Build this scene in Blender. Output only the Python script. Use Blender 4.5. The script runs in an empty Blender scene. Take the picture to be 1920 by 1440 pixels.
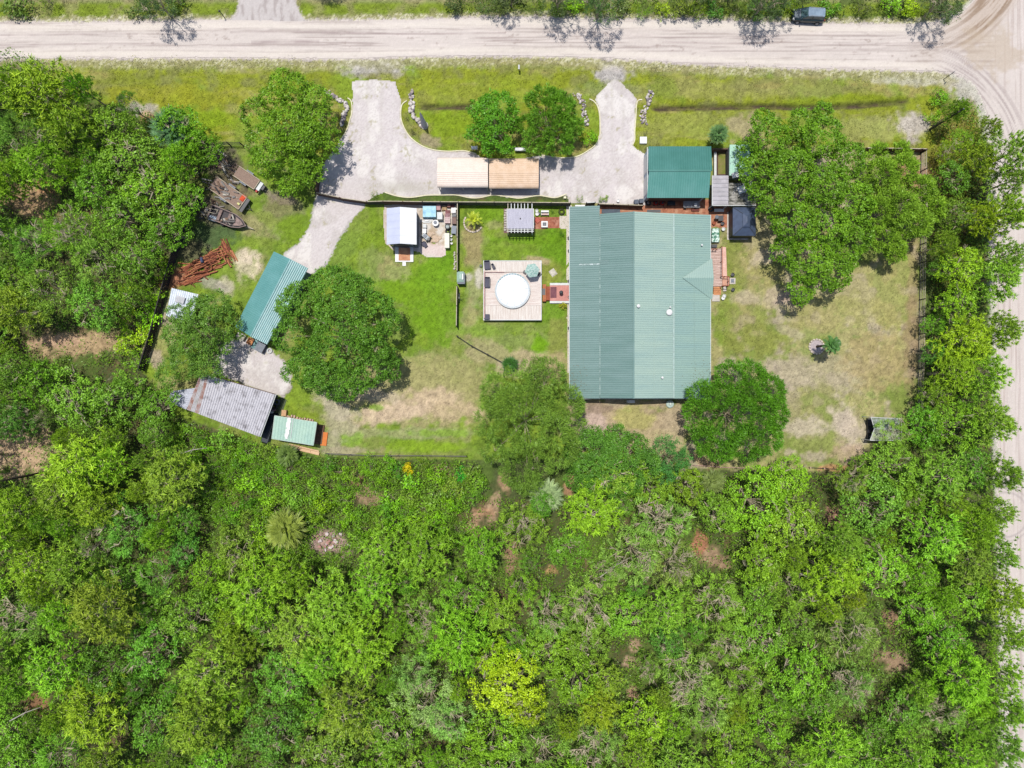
import bpy, math, random
import numpy as np
from mathutils import Vector

H = 96.0          # height of the drone's camera above the ground, metres
S = 0.075         # metres on the ground per photo pixel (1920 wide)
scene = bpy.context.scene
col = scene.collection

# ------------------------------------------------------------------ camera, sky, sun, exposure
cam = bpy.data.cameras.new("camera")
cam.sensor_width = 36.0
cam.lens = 24.0
cam.clip_start = 0.5
cam.clip_end = 3000.0
cam_ob = bpy.data.objects.new("camera", cam)
cam_ob.location = (0, 0, H)
col.objects.link(cam_ob)
scene.camera = cam_ob

SUN_DIR = Vector((0.11, -0.23, -1.0)).normalized()      # the way the light travels
world = bpy.data.worlds.new("World")
scene.world = world
world.use_nodes = True
nt = world.node_tree
bg = nt.nodes["Background"]
sky = nt.nodes.new("ShaderNodeTexSky")
sky.sky_type = 'NISHITA'
sky.sun_disc = False
sky.sun_elevation = math.radians(75.7)
sky.sun_rotation = math.radians(-25.5)
sky.air_density = 1.0
sky.dust_density = 1.5
nt.links.new(sky.outputs[0], bg.inputs[0])
bg.inputs[1].default_value = 0.135
sun = bpy.data.lights.new("sun", 'SUN')
sun.energy = 4.6
sun.angle = math.radians(0.5)
sun.color = (1.0, 0.96, 0.90)
sun_ob = bpy.data.objects.new("sun", sun)
sun_ob.rotation_euler = SUN_DIR.to_track_quat('-Z', 'Y').to_euler()
sun_ob.location = (-20, 60, 90)
col.objects.link(sun_ob)
vs = scene.view_settings
vs.view_transform = 'Standard'
vs.look = 'None'
vs.gamma = 1.0
vs.use_curve_mapping = False
vs.exposure = 0.17
try:
    scene.cycles.max_bounces = 6
    scene.cycles.diffuse_bounces = 3
    scene.cycles.glossy_bounces = 2
    scene.cycles.transmission_bounces = 3
    scene.cycles.transparent_max_bounces = 4
except Exception:
    pass

# ------------------------------------------------------------------ small helpers
def W(px, py, h=0.0):
    """world x, y of something seen at photo pixel (px, py) whose height is h"""
    k = S * (H - h) / H
    return ((px - 960) * k, (720 - py) * k)

def W3(px, py, h=0.0):
    x, y = W(px, py, h)
    return (x, y, h)

GAIN = 1.75
def lin(c):
    c = c / 255.0
    return c / 12.92 if c <= 0.04045 else ((c + 0.055) / 1.055) ** 2.4

def C(r, g, b, k=1.0):
    """colour as it shows sunlit in the photo -> base colour"""
    return (min(lin(r) / GAIN * k, .86), min(lin(g) / GAIN * k, .86), min(lin(b) / GAIN * k, .86))

# ------------------------------------------------------------------ materials
def nodes_of(m):
    m.use_nodes = True
    n = m.node_tree.nodes
    return n, m.node_tree.links, n["Principled BSDF"]

_mats = {}
def M(name, c1, c2=None, rough=0.75, scale=2.0, spec=0.3, metal=0.0, bump=0.0, detail=5.0, stretch=(1, 1, 1), amount=None, grain=0.12):
    """plain painted / wood / stone / metal surface with uneven colour"""
    if name in _mats:
        return _mats[name]
    m = bpy.data.materials.new(name)
    n, l, p = nodes_of(m)
    p.inputs["Roughness"].default_value = rough
    p.inputs["Specular IOR Level"].default_value = spec
    p.inputs["Metallic"].default_value = metal
    if c2 is None:
        c2 = tuple(v * 0.72 for v in c1)
    tc = n.new("ShaderNodeTexCoord")
    mp = n.new("ShaderNodeMapping")
    mp.inputs["Scale"].default_value = stretch
    l.new(tc.outputs["Object"], mp.inputs["Vector"])
    no = n.new("ShaderNodeTexNoise")
    no.inputs["Scale"].default_value = scale
    no.inputs["Detail"].default_value = detail
    no.inputs["Roughness"].default_value = 0.62
    l.new(mp.outputs[0], no.inputs["Vector"])
    cr = n.new("ShaderNodeValToRGB")
    a = amount if amount else (0.36, 0.68)
    cr.color_ramp.elements[0].position = a[0]
    cr.color_ramp.elements[1].position = a[1]
    cr.color_ramp.elements[0].color = (*c1, 1)
    cr.color_ramp.elements[1].color = (*c2, 1)
    l.new(no.outputs["Fac"], cr.inputs[0])
    n2 = n.new("ShaderNodeTexNoise")
    n2.inputs["Scale"].default_value = 9.0
    n2.inputs["Detail"].default_value = 3.0
    l.new(tc.outputs["Object"], n2.inputs["Vector"])
    mr = n.new("ShaderNodeMapRange")
    mr.inputs[1].default_value = 0.3
    mr.inputs[2].default_value = 0.7
    mr.inputs[3].default_value = 1.0 - grain
    mr.inputs[4].default_value = 1.0 + grain
    l.new(n2.outputs["Fac"], mr.inputs[0])
    mx = n.new("ShaderNodeMix")
    mx.data_type = 'RGBA'
    mx.blend_type = 'MULTIPLY'
    mx.inputs[0].default_value = 1.0
    l.new(cr.outputs[0], mx.inputs[6])
    l.new(mr.outputs[0], mx.inputs[7])
    l.new(mx.outputs[2], p.inputs["Base Color"])
    if bump:
        b = n.new("ShaderNodeBump")
        b.inputs["Strength"].default_value = bump
        b.inputs["Distance"].default_value = 0.05
        l.new(n2.outputs["Fac"], b.inputs["Height"])
        l.new(b.outputs[0], p.inputs["Normal"])
    _mats[name] = m
    return m

def M_vcol(name, rough=0.95, bump=0.4, bscale=7.0, grain=0.16, gscale=5.0):
    """earth, grass, gravel: colour laid out over the sheet, finer grain added here"""
    m = bpy.data.materials.new(name)
    n, l, p = nodes_of(m)
    p.inputs["Roughness"].default_value = rough
    p.inputs["Specular IOR Level"].default_value = 0.12
    at = n.new("ShaderNodeAttribute")
    at.attribute_name = "Col"
    tc = n.new("ShaderNodeTexCoord")
    n2 = n.new("ShaderNodeTexNoise")
    n2.inputs["Scale"].default_value = gscale
    n2.inputs["Detail"].default_value = 4.0
    n2.inputs["Roughness"].default_value = 0.7
    l.new(tc.outputs["Object"], n2.inputs["Vector"])
    mr = n.new("ShaderNodeMapRange")
    mr.inputs[1].default_value = 0.3
    mr.inputs[2].default_value = 0.7
    mr.inputs[3].default_value = 1.0 - grain
    mr.inputs[4].default_value = 1.0 + grain
    l.new(n2.outputs["Fac"], mr.inputs[0])
    mx = n.new("ShaderNodeMix")
    mx.data_type = 'RGBA'
    mx.blend_type = 'MULTIPLY'
    mx.inputs[0].default_value = 1.0
    l.new(at.outputs["Color"], mx.inputs[6])
    l.new(mr.outputs[0], mx.inputs[7])
    l.new(mx.outputs[2], p.inputs["Base Color"])
    b = n.new("ShaderNodeBump")
    b.inputs["Strength"].default_value = bump
    b.inputs["Distance"].default_value = 0.08
    n3 = n.new("ShaderNodeTexNoise")
    n3.inputs["Scale"].default_value = bscale
    n3.inputs["Detail"].default_value = 3.0
    l.new(tc.outputs["Object"], n3.inputs["Vector"])
    l.new(n3.outputs["Fac"], b.inputs["Height"])
    l.new(b.outputs[0], p.inputs["Normal"])
    return m

def M_leaf(name, rough=0.5, trans=0.25, lo=0.55, hi=1.5, spec=0.3):
    """leaves: the tree's own colour, uneven from clump to clump and leaf to leaf"""
    m = bpy.data.materials.new(name)
    n, l, p = nodes_of(m)
    p.inputs["Roughness"].default_value = rough
    p.inputs["Specular IOR Level"].default_value = spec
    oi = n.new("ShaderNodeObjectInfo")
    at = n.new("ShaderNodeAttribute")
    at.attribute_name = "lv"
    mr = n.new("ShaderNodeMapRange")
    mr.inputs[3].default_value = lo
    mr.inputs[4].default_value = hi
    l.new(at.outputs["Fac"], mr.inputs[0])
    mx = n.new("ShaderNodeMix")
    mx.data_type = 'RGBA'
    mx.blend_type = 'MULTIPLY'
    mx.inputs[0].default_value = 1.0
    l.new(oi.outputs["Color"], mx.inputs[6])
    l.new(mr.outputs[0], mx.inputs[7])
    # brighter leaves are also yellower
    yl = n.new("ShaderNodeMix")
    yl.data_type = 'RGBA'
    yl.blend_type = 'MULTIPLY'
    mr2 = n.new("ShaderNodeMapRange")
    mr2.inputs[1].default_value = 0.5
    mr2.inputs[2].default_value = 1.0
    l.new(at.outputs["Fac"], mr2.inputs[0])
    l.new(mr2.outputs[0], yl.inputs[0])
    yl.inputs[7].default_value = (1.12, 1.0, 0.85, 1)
    l.new(mx.outputs[2], yl.inputs[6])
    l.new(yl.outputs[2], p.inputs["Base Color"])
    if trans > 0:
        tr = n.new("ShaderNodeBsdfTranslucent")
        l.new(yl.outputs[2], tr.inputs[0])
        ms = n.new("ShaderNodeMixShader")
        ms.inputs[0].default_value = trans
        l.new(p.outputs[0], ms.inputs[1])
        l.new(tr.outputs[0], ms.inputs[2])
        out = [x for x in n if x.type == 'OUTPUT_MATERIAL'][0]
        l.new(ms.outputs[0], out.inputs[0])
    return m

# ------------------------------------------------------------------ tagging
def tag(o, label=None, cat=None, group=None, kind=None):
    if label: o["label"] = label
    if cat: o["category"] = cat
    if group: o["group"] = group
    if kind: o["kind"] = kind
    return o

def thing(name, label, cat, loc, group=None):
    o = bpy.data.objects.new(name, None)
    o.empty_display_size = 0.3
    col.objects.link(o)
    o.location = loc if len(loc) == 3 else (loc[0], loc[1], 0)
    return tag(o, label, cat, group)

def copy_tree(o, parent=None):
    c = o.copy()
    col.objects.link(c)
    if parent is not None:
        c.parent = parent
    for ch in list(o.children):
        copy_tree(ch, c)
    return c

# ------------------------------------------------------------------ mesh collector
class MB:
    def __init__(self, rot=0.0, org=(0, 0, 0)):
        self.v = []
        self.f = []
        self.c, self.s = math.cos(rot), math.sin(rot)
        self.o = org
    def P(self, p):
        x, y, z = p
        return (self.o[0] + x * self.c - y * self.s, self.o[1] + x * self.s + y * self.c, self.o[2] + z)
    def add(self, vs, fs):
        b = len(self.v)
        self.v += [self.P(p) for p in vs]
        self.f += [tuple(b + i for i in f) for f in fs]
        return self
    def box(self, x0, x1, y0, y1, z0, z1, t=0.0):
        """box; t pulls the top in"""
        self.add([(x0, y0, z0), (x1, y0, z0), (x1, y1, z0), (x0, y1, z0),
                  (x0 + t, y0 + t, z1), (x1 - t, y0 + t, z1), (x1 - t, y1 - t, z1), (x0 + t, y1 - t, z1)],
                 [(3, 2, 1, 0), (4, 5, 6, 7), (0, 1, 5, 4), (1, 2, 6, 5), (2, 3, 7, 6), (3, 0, 4, 7)])
        return self
    def cbox(self, cx, cy, z0, sx, sy, sz, a=0.0, t=0.0):
        ca, sa = math.cos(a), math.sin(a)
        vs = []
        for z, k in ((z0, 0), (z0 + sz, t)):
            for dx, dy in ((-1, -1), (1, -1), (1, 1), (-1, 1)):
                X, Y = dx * (sx / 2 - k), dy * (sy / 2 - k)
                vs.append((cx + X * ca - Y * sa, cy + X * sa + Y * ca, z))
        self.add(vs, [(3, 2, 1, 0), (4, 5, 6, 7), (0, 1, 5, 4), (1, 2, 6, 5), (2, 3, 7, 6), (3, 0, 4, 7)])
        return self
    def tube(self, p0, p1, r0, r1=None, n=8, cap=True):
        r1 = r0 if r1 is None else r1
        a, b = Vector(p0), Vector(p1)
        d = (b - a)
        if d.length < 1e-6:
            return self
        d.normalize()
        u = d.orthogonal().normalized()
        w = d.cross(u)
        vs = []
        for q, r in ((a, r0), (b, r1)):
            for i in range(n):
                t = 2 * math.pi * i / n
                vs.append(tuple(q + (u * math.cos(t) + w * math.sin(t)) * r))
        fs = [(i, (i + 1) % n, n + (i + 1) % n, n + i) for i in range(n)]
        if cap:
            fs += [tuple(range(n))[::-1], tuple(range(n, 2 * n))]
        return self.add(vs, fs)
    def poly(self, pts, z0, z1):
        n = len(pts)
        vs = [(x, y, z0) for x, y in pts] + [(x, y, z1) for x, y in pts]
        ar = sum(pts[i][0] * pts[(i + 1) % n][1] - pts[(i + 1) % n][0] * pts[i][1] for i in range(n))
        fs = [(i, (i + 1) % n, n + (i + 1) % n, n + i) for i in range(n)] + [tuple(range(n, 2 * n)), tuple(range(n))[::-1]]
        if ar < 0:
            fs = [f[::-1] for f in fs]
        return self.add(vs, fs)
    def lathe(self, prof, cx=0, cy=0, n=20, z=0):
        vs = []
        for r, zz in prof:
            for i in range(n):
                t = 2 * math.pi * i / n
                vs.append((cx + r * math.cos(t), cy + r * math.sin(t), z + zz))
        k = len(prof)
        fs = [(j * n + i, j * n + (i + 1) % n, (j + 1) * n + (i + 1) % n, (j + 1) * n + i) for j in range(k - 1) for i in range(n)]
        fs += [tuple(range(n))[::-1], tuple((k - 1) * n + i for i in range(n))]
        return self.add(vs, fs)
    def torus(self, c, R, r, axis='z', n=16, m=7):
        vs = []
        for i in range(n):
            t = 2 * math.pi * i / n
            for j in range(m):
                q = 2 * math.pi * j / m
                a, b, z = (R + r * math.cos(q)) * math.cos(t), (R + r * math.cos(q)) * math.sin(t), r * math.sin(q)
                if axis == 'z': vs.append((c[0] + a, c[1] + b, c[2] + z))
                elif axis == 'y': vs.append((c[0] + a, c[1] + z, c[2] + b))
                else: vs.append((c[0] + z, c[1] + a, c[2] + b))
        fs = [(i * m + j, ((i + 1) % n) * m + j, ((i + 1) % n) * m + (j + 1) % m, i * m + (j + 1) % m) for i in range(n) for j in range(m)]
        return self.add(vs, fs)
    def rock(self, c, sx, sy, sz, rng, a=0.0, n=7):
        rings = [(0.55, -0.5), (1.0, -0.1), (0.85, 0.35), (0.35, 0.5)]
        vs = []
        ca, sa = math.cos(a), math.sin(a)
        for r, z in rings:
            for i in range(n):
                t = 2 * math.pi * i / n
                k = r * rng.uniform(0.78, 1.15)
                X, Y = math.cos(t) * k * sx / 2, math.sin(t) * k * sy / 2
                vs.append((c[0] + X * ca - Y * sa, c[1] + X * sa + Y * ca, c[2] + (z + rng.uniform(-.08, .08)) * sz))
        fs = [(j * n + i, j * n + (i + 1) % n, (j + 1) * n + (i + 1) % n, (j + 1) * n + i) for j in range(3) for i in range(n)]
        fs += [tuple(range(n))[::-1], tuple(3 * n + i for i in range(n))]
        return self.add(vs, fs)
    def build(self, name, mat, parent=None, smooth=False, label=None):
        me = bpy.data.meshes.new(name)
        vs = self.v
        if parent is not None:
            p = parent
            ox = oy = oz = 0.0
            while p is not None:
                ox += p.location[0]; oy += p.location[1]; oz += p.location[2]
                p = p.parent
            vs = [(x - ox, y - oy, z - oz) for x, y, z in vs]
            loc = (0, 0, 0)
        else:
            xs = [p[0] for p in vs]; ys = [p[1] for p in vs]; zs = [p[2] for p in vs]
            loc = ((min(xs) + max(xs)) / 2, (min(ys) + max(ys)) / 2, min(zs))
            vs = [(x - loc[0], y - loc[1], z - loc[2]) for x, y, z in vs]
        me.from_pydata(vs, [], self.f)
        me.materials.append(mat)
        if smooth:
            me.polygons.foreach_set("use_smooth", [True] * len(me.polygons))
        me.update()
        o = bpy.data.objects.new(name, me)
        o.location = loc
        col.objects.link(o)
        if parent is not None:
            o.parent = parent
        if label:
            o["label"] = label
        return o

def V3(a): return np.array(a, dtype=float)

def corr(mb, A, B, Cc, D, pitch=0.3, amp=0.04, thick=0.05, wave=False):
    """ribbed metal sheet: eave A->B, upper edge D->C, ribs run from A to D"""
    A, B, Cc, D = map(V3, (A, B, Cc, D))
    Lw = max(np.linalg.norm(B - A), np.linalg.norm(Cc - D))
    n = max(1, int(round(Lw / pitch)))
    prof = [(0.0, 0), (0.56, 0), (0.66, 1), (0.84, 1), (0.94, 0)] if not wave else [(0, 0), (.17, .25), (.33, .8), (.5, 1), (.67, .8), (.83, .25)]
    us, hs = [], []
    for i in range(n):
        for a, h in prof:
            us.append((i + a) / n); hs.append(h * amp)
    us.append(1.0); hs.append(0)
    nrm = np.cross(B - A, D - A) + np.cross(Cc - B, D - A) * 0.01
    if np.linalg.norm(nrm) < 1e-6: nrm = np.cross(B - A, Cc - A)
    nrm /= np.linalg.norm(nrm)
    if nrm[2] < 0: nrm = -nrm
    vs, fs = [], []
    for u, h in zip(us, hs):
        p, q = A + (B - A) * u, D + (Cc - D) * u
        vs += [tuple(p + nrm * h), tuple(q + nrm * h), tuple(p - nrm * thick), tuple(q - nrm * thick)]
    m = len(us)
    for i in range(m - 1):
        a, b = i * 4, i * 4 + 4
        fs += [(a, b, b + 1, a + 1), (a + 2, a + 3, b + 3, b + 2), (a, a + 2, b + 2, b), (a + 1, b + 1, b + 3, a + 3)]
    fs += [(0, 1, 3, 2), ((m - 1) * 4, (m - 1) * 4 + 2, (m - 1) * 4 + 3, (m - 1) * 4 + 1)]
    mb.add(vs, fs)
    return mb

def spline(pts, n=6, closed=False):
    out = []
    N = len(pts)
    rg = range(N if closed else N - 1)
    for i in rg:
        p0 = pts[(i - 1) % N] if closed or i > 0 else pts[0]
        p1 = pts[i]; p2 = pts[(i + 1) % N]
        p3 = pts[(i + 2) % N] if closed or i + 2 < N else pts[-1]
        for k in range(n):
            t = k / n
            out.append(tuple(0.5 * ((2 * p1[j]) + (-p0[j] + p2[j]) * t + (2 * p0[j] - 5 * p1[j] + 4 * p2[j] - p3[j]) * t * t + (-p0[j] + 3 * p1[j] - 3 * p2[j] + p3[j]) * t ** 3) for j in range(2)))
    if not closed: out.append(tuple(pts[-1]))
    return out

# ------------------------------------------------------------------ numpy noise and distance
def vnoise(x, y, seed=0):
    tb = np.random.RandomState(seed).rand(256, 256)
    xi, yi = np.floor(x).astype(int), np.floor(y).astype(int)
    fx, fy = x - xi, y - yi
    fx, fy = fx * fx * (3 - 2 * fx), fy * fy * (3 - 2 * fy)
    a = tb[xi & 255, yi & 255]; b = tb[(xi + 1) & 255, yi & 255]
    c = tb[xi & 255, (yi + 1) & 255]; d = tb[(xi + 1) & 255, (yi + 1) & 255]
    return (a * (1 - fx) + b * fx) * (1 - fy) + (c * (1 - fx) + d * fx) * fy

def fbm(x, y, seed=0, oct=4):
    s = 0; a = 0.5; t = 0
    for i in range(oct):
        s = s + a * vnoise(x * 2 ** i + 17.3 * i, y * 2 ** i - 9.1 * i, seed + i)
        t += a; a *= 0.55
    return s / t

def sdf(poly, x, y):
    """signed distance to a polygon, negative inside (same units as the points)"""
    d = np.full(x.shape, 1e18)
    ins = np.zeros(x.shape, bool)
    n = len(poly)
    for i in range(n):
        x0, y0 = poly[i]; x1, y1 = poly[(i + 1) % n]
        ex, ey = x1 - x0, y1 - y0
        L = ex * ex + ey * ey + 1e-9
        t = np.clip(((x - x0) * ex + (y - y0) * ey) / L, 0, 1)
        d = np.minimum(d, (x - x0 - t * ex) ** 2 + (y - y0 - t * ey) ** 2)
        cnd = ((y0 > y) != (y1 > y)) & (x < ex * (y - y0) / (ey if abs(ey) > 1e-9 else 1e-9) + x0)
        ins ^= cnd
    d = np.sqrt(d)
    return np.where(ins, -d, d)

def smooth01(v, a, b):
    t = np.clip((v - a) / (b - a), 0, 1)
    return t * t * (3 - 2 * t)

def mesh_np(name, V, F, mat, colr=None, lv=None, smooth=False):
    """V (n,3), F (m,k)"""
    me = bpy.data.meshes.new(name)
    n, (m, k) = len(V), F.shape
    me.vertices.add(n)
    me.vertices.foreach_set("co", np.ascontiguousarray(V, dtype=np.float32).ravel())
    me.loops.add(m * k)
    me.loops.foreach_set("vertex_index", np.ascontiguousarray(F, dtype=np.int32).ravel())
    me.polygons.add(m)
    me.polygons.foreach_set("loop_start", np.arange(0, m * k, k, dtype=np.int32))
    try:
        me.polygons.foreach_set("loop_total", np.full(m, k, dtype=np.int32))
    except Exception:
        pass
    if colr is not None:
        at = me.color_attributes.new("Col", 'FLOAT_COLOR', 'POINT')
        at.data.foreach_set("color", np.ascontiguousarray(np.concatenate([colr, np.ones((n, 1))], 1), dtype=np.float32).ravel())
    if lv is not None:
        at = me.attributes.new("lv", 'FLOAT', 'POINT')
        at.data.foreach_set("value", np.ascontiguousarray(lv, dtype=np.float32))
    me.materials.append(mat)
    me.update(calc_edges=True)
    if smooth:
        me.polygons.foreach_set("use_smooth", np.ones(m, bool))
    return me
# ------------------------------------------------------------------ layout in photo pixels (at ground level)
ROAD_TOP = [(-120, 43), (200, 42), (430, 38), (575, 40), (760, 38), (960, 33), (1160, 37), (1300, 38), (1470, 44), (1640, 46), (1740, 44), (1785, 34), (1815, 14), (1838, -20), (1848, -120)]
ROAD_BOT = [(-120, 108), (200, 109), (430, 108), (640, 110), (760, 106), (960, 104), (1150, 109), (1300, 119), (1450, 125), (1600, 129), (1720, 132), (1790, 137), (1826, 158), (1846, 195), (1856, 245), (1862, 330), (1862, 500), (1868, 700), (1872, 900), (1880, 1200), (1884, 1600)]
ROAD = spline(ROAD_TOP, 5) + [(2010, -120), (2010, 1600)] + spline(ROAD_BOT, 5)[::-1]
NDRIVE = [(449, -120), (449, 5), (444, 26), (428, 44), (578, 46), (562, 26), (553, 4), (552, -120)]
DRIVE_L = [(660, 152), (702, 149), (741, 153), (746, 172), (753, 189), (751, 205), (751, 222), (757, 240), (770, 258), (790, 273), (812, 282), (840, 284), (870, 283), (893, 289),
           (905, 297), (960, 300), (1010, 292), (1050, 296), (1076, 296), (1100, 286), (1117, 274), (1124, 252), (1125, 225), (1122, 200), (1116, 186), (1120, 178), (1130, 168), (1141, 156), (1152, 149), (1163, 153), (1172, 163), (1186, 176), (1194, 186), (1191, 205), (1192, 225), (1190, 245), (1190, 262), (1186, 272), (1196, 281), (1209, 288),
           (1216, 300), (1216, 385), (1122, 382), (1066, 381), (1064, 366), (1040, 371), (1010, 367), (975, 372), (950, 370), (925, 366), (900, 371), (880, 371), (855, 366), (830, 366), (800, 367), (770, 371), (745, 368), (722, 361), (706, 366), (686, 379), (640, 374), (594, 368), (594, 330), (612, 300), (636, 268), (652, 240), (658, 215), (661, 195), (661, 175)]
DRIVE_W = [(594, 366), (640, 372), (687, 380), (672, 398), (655, 417), (642, 436), (630, 455), (622, 476), (612, 493), (594, 508), (570, 520), (520, 500), (535, 476), (556, 462), (570, 445), (582, 425), (586, 404), (590, 388)]
PAD_W = [(425, 640), (470, 636), (505, 655), (530, 678), (545, 705), (543, 722), (532, 742), (500, 735), (440, 712), (405, 700), (405, 670)]
SLAB_SHED = [(721, 385), (742, 383), (838, 384), (858, 386), (858, 420), (838, 430), (836, 478), (826, 483), (800, 482), (784, 472), (738, 470), (722, 455), (720, 430), (719, 405)]
BRICK_PATIO = [(1122, 384), (1214, 384), (1214, 374), (1334, 374), (1338, 386), (1372, 388), (1370, 425), (1357, 428), (1352, 426), (1333, 426), (1333, 404), (1122, 404)]
RED_PATIO = [(1001, 407), (1049, 407), (1049, 428), (1001, 429)]

def sheet(name, poly, z, colfn, mat, res=0.15, rough_edge=2.0, edge_scale=9.0, seed=3, hfn=None):
    """irregular sheet of ground cover; poly in photo pixels"""
    xs = [p[0] for p in poly]; ys = [p[1] for p in poly]
    r = res / S
    gx = np.arange(min(xs) - 8, max(xs) + 8 + r, r)
    gy = np.arange(min(ys) - 8, max(ys) + 8 + r, r)
    PX, PY = np.meshgrid(gx, gy, indexing='ij')
    d = sdf(poly, PX, PY)
    d = d + (fbm(PX / edge_scale, PY / edge_scale, seed) - 0.5) * 2 * rough_edge
    dc = (d[:-1, :-1] + d[1:, :-1] + d[:-1, 1:] + d[1:, 1:]) / 4
    keep = dc < 0
    idx = np.arange(PX.size).reshape(PX.shape)
    q = np.stack([idx[:-1, :-1], idx[:-1, 1:], idx[1:, 1:], idx[1:, :-1]], -1)[keep]
    used, inv = np.unique(q.ravel(), return_inverse=True)
    px, py = PX.ravel()[used], PY.ravel()[used]
    z0 = np.full(px.shape, z)
    if hfn is not None: z0 = z0 + hfn(px, py)
    X, Y = (px - 960) * S, (720 - py) * S
    colr = colfn(px, py, d.ravel()[used])
    cx, cy = (X.min() + X.max()) / 2, (Y.min() + Y.max()) / 2
    V = np.stack([X - cx, Y - cy, z0], 1)
    me = mesh_np(name, V, inv.reshape(-1, 4)[:, ::-1], mat, colr=colr)
    o = bpy.data.objects.new(name, me)
    o.location = (cx, cy, 0)
    col.objects.link(o)
    return o

def mixc(c, c2, k):
    return c * (1 - k[:, None]) + np.array(c2)[None, :] * k[:, None]

def blob(px, py, cx, cy, rx, ry, ang=0.0, soft=0.4, seed=5, wob=0.75):
    a = math.radians(ang)
    dx, dy = px - cx, py - cy
    u = (dx * math.cos(a) + dy * math.sin(a)) / rx
    v = (-dx * math.sin(a) + dy * math.cos(a)) / ry
    r = np.sqrt(u * u + v * v) + (fbm(px / 14, py / 14, seed, 5) - 0.5) * wob * 2
    return 1 - smooth01(r, 1 - soft, 1 + soft * 0.6)

mat_ground = M_vcol("grass_and_soil", grain=0.22, gscale=6.5, bump=0.6)
mat_road = M_vcol("graded_sand", grain=0.05, gscale=6.0, bump=0.15)
mat_gravel = M_vcol("white_gravel", grain=0.05, gscale=14.0, bump=0.25, bscale=16.0)

# colours of the yard as they read in the sun
G1 = C(138, 160, 46); G2 = C(122, 146, 46); G3 = C(146, 150, 78); T1 = C(190, 174, 130); T2 = C(174, 160, 118)
P1 = C(216, 196, 172); PK = C(200, 178, 160); W1 = C(226, 218, 204); BR = C(150, 118, 92); RM = C(168, 112, 84); DK = C(98, 88, 72); GY = C(176, 168, 154)
YG = C(150, 156, 40); OL = C(142, 142, 72)

FOREST = [(-100, 60), (40, 100), (120, 130), (180, 190), (260, 210), (330, 225), (395, 250), (412, 285), (400, 330), (370, 350), (355, 440), (310, 490), (282, 600), (262, 690), (300, 720), (330, 780), (480, 830), (600, 856), (870, 862), (885, 930), (1060, 930), (1085, 850), (1150, 830), (1230, 870), (1300, 880), (1400, 884), (1560, 884), (1620, 845), (1690, 800), (1728, 750), (1738, 600), (1742, 300), (1755, 245), (1770, 200), (1800, 180), (1835, 215), (1850, 300), (1856, 600), (1870, 1000), (1880, 1600), (-120, 1600)]
BRUSH = [(300, 775), (480, 832), (600, 858), (870, 864), (885, 930), (900, 1000), (850, 1040), (720, 1000), (620, 1060), (520, 1060), (430, 1020), (360, 930), (300, 850)]
PROPERTY_S = [(600, 290), (590, 370), (690, 378), (860, 378), (1070, 378), (1070, 760), (1090, 860), (870, 862), (600, 856), (480, 830), (330, 780), (262, 690), (282, 600), (310, 490), (370, 350), (412, 270), (450, 262)]
YARD_E = [(1070, 372), (1380, 270), (1738, 280), (1735, 700), (1690, 800), (1560, 884), (1300, 880), (1090, 850), (1060, 740)]
VERGE = [(-100, 104), (640, 108), (960, 102), (1300, 117), (1600, 127), (1790, 134), (1830, 165), (1850, 215), (1840, 260), (1745, 282), (1380, 276), (1210, 280), (1210, 330), (600, 330), (450, 268), (400, 268), (330, 225), (180, 190), (60, 110), (-100, 100)]
NORTH = [(-120, -120), (1850, -120), (1838, -10), (1790, 36), (1740, 46), (1470, 46), (960, 36), (575, 42), (-120, 46)]

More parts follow.
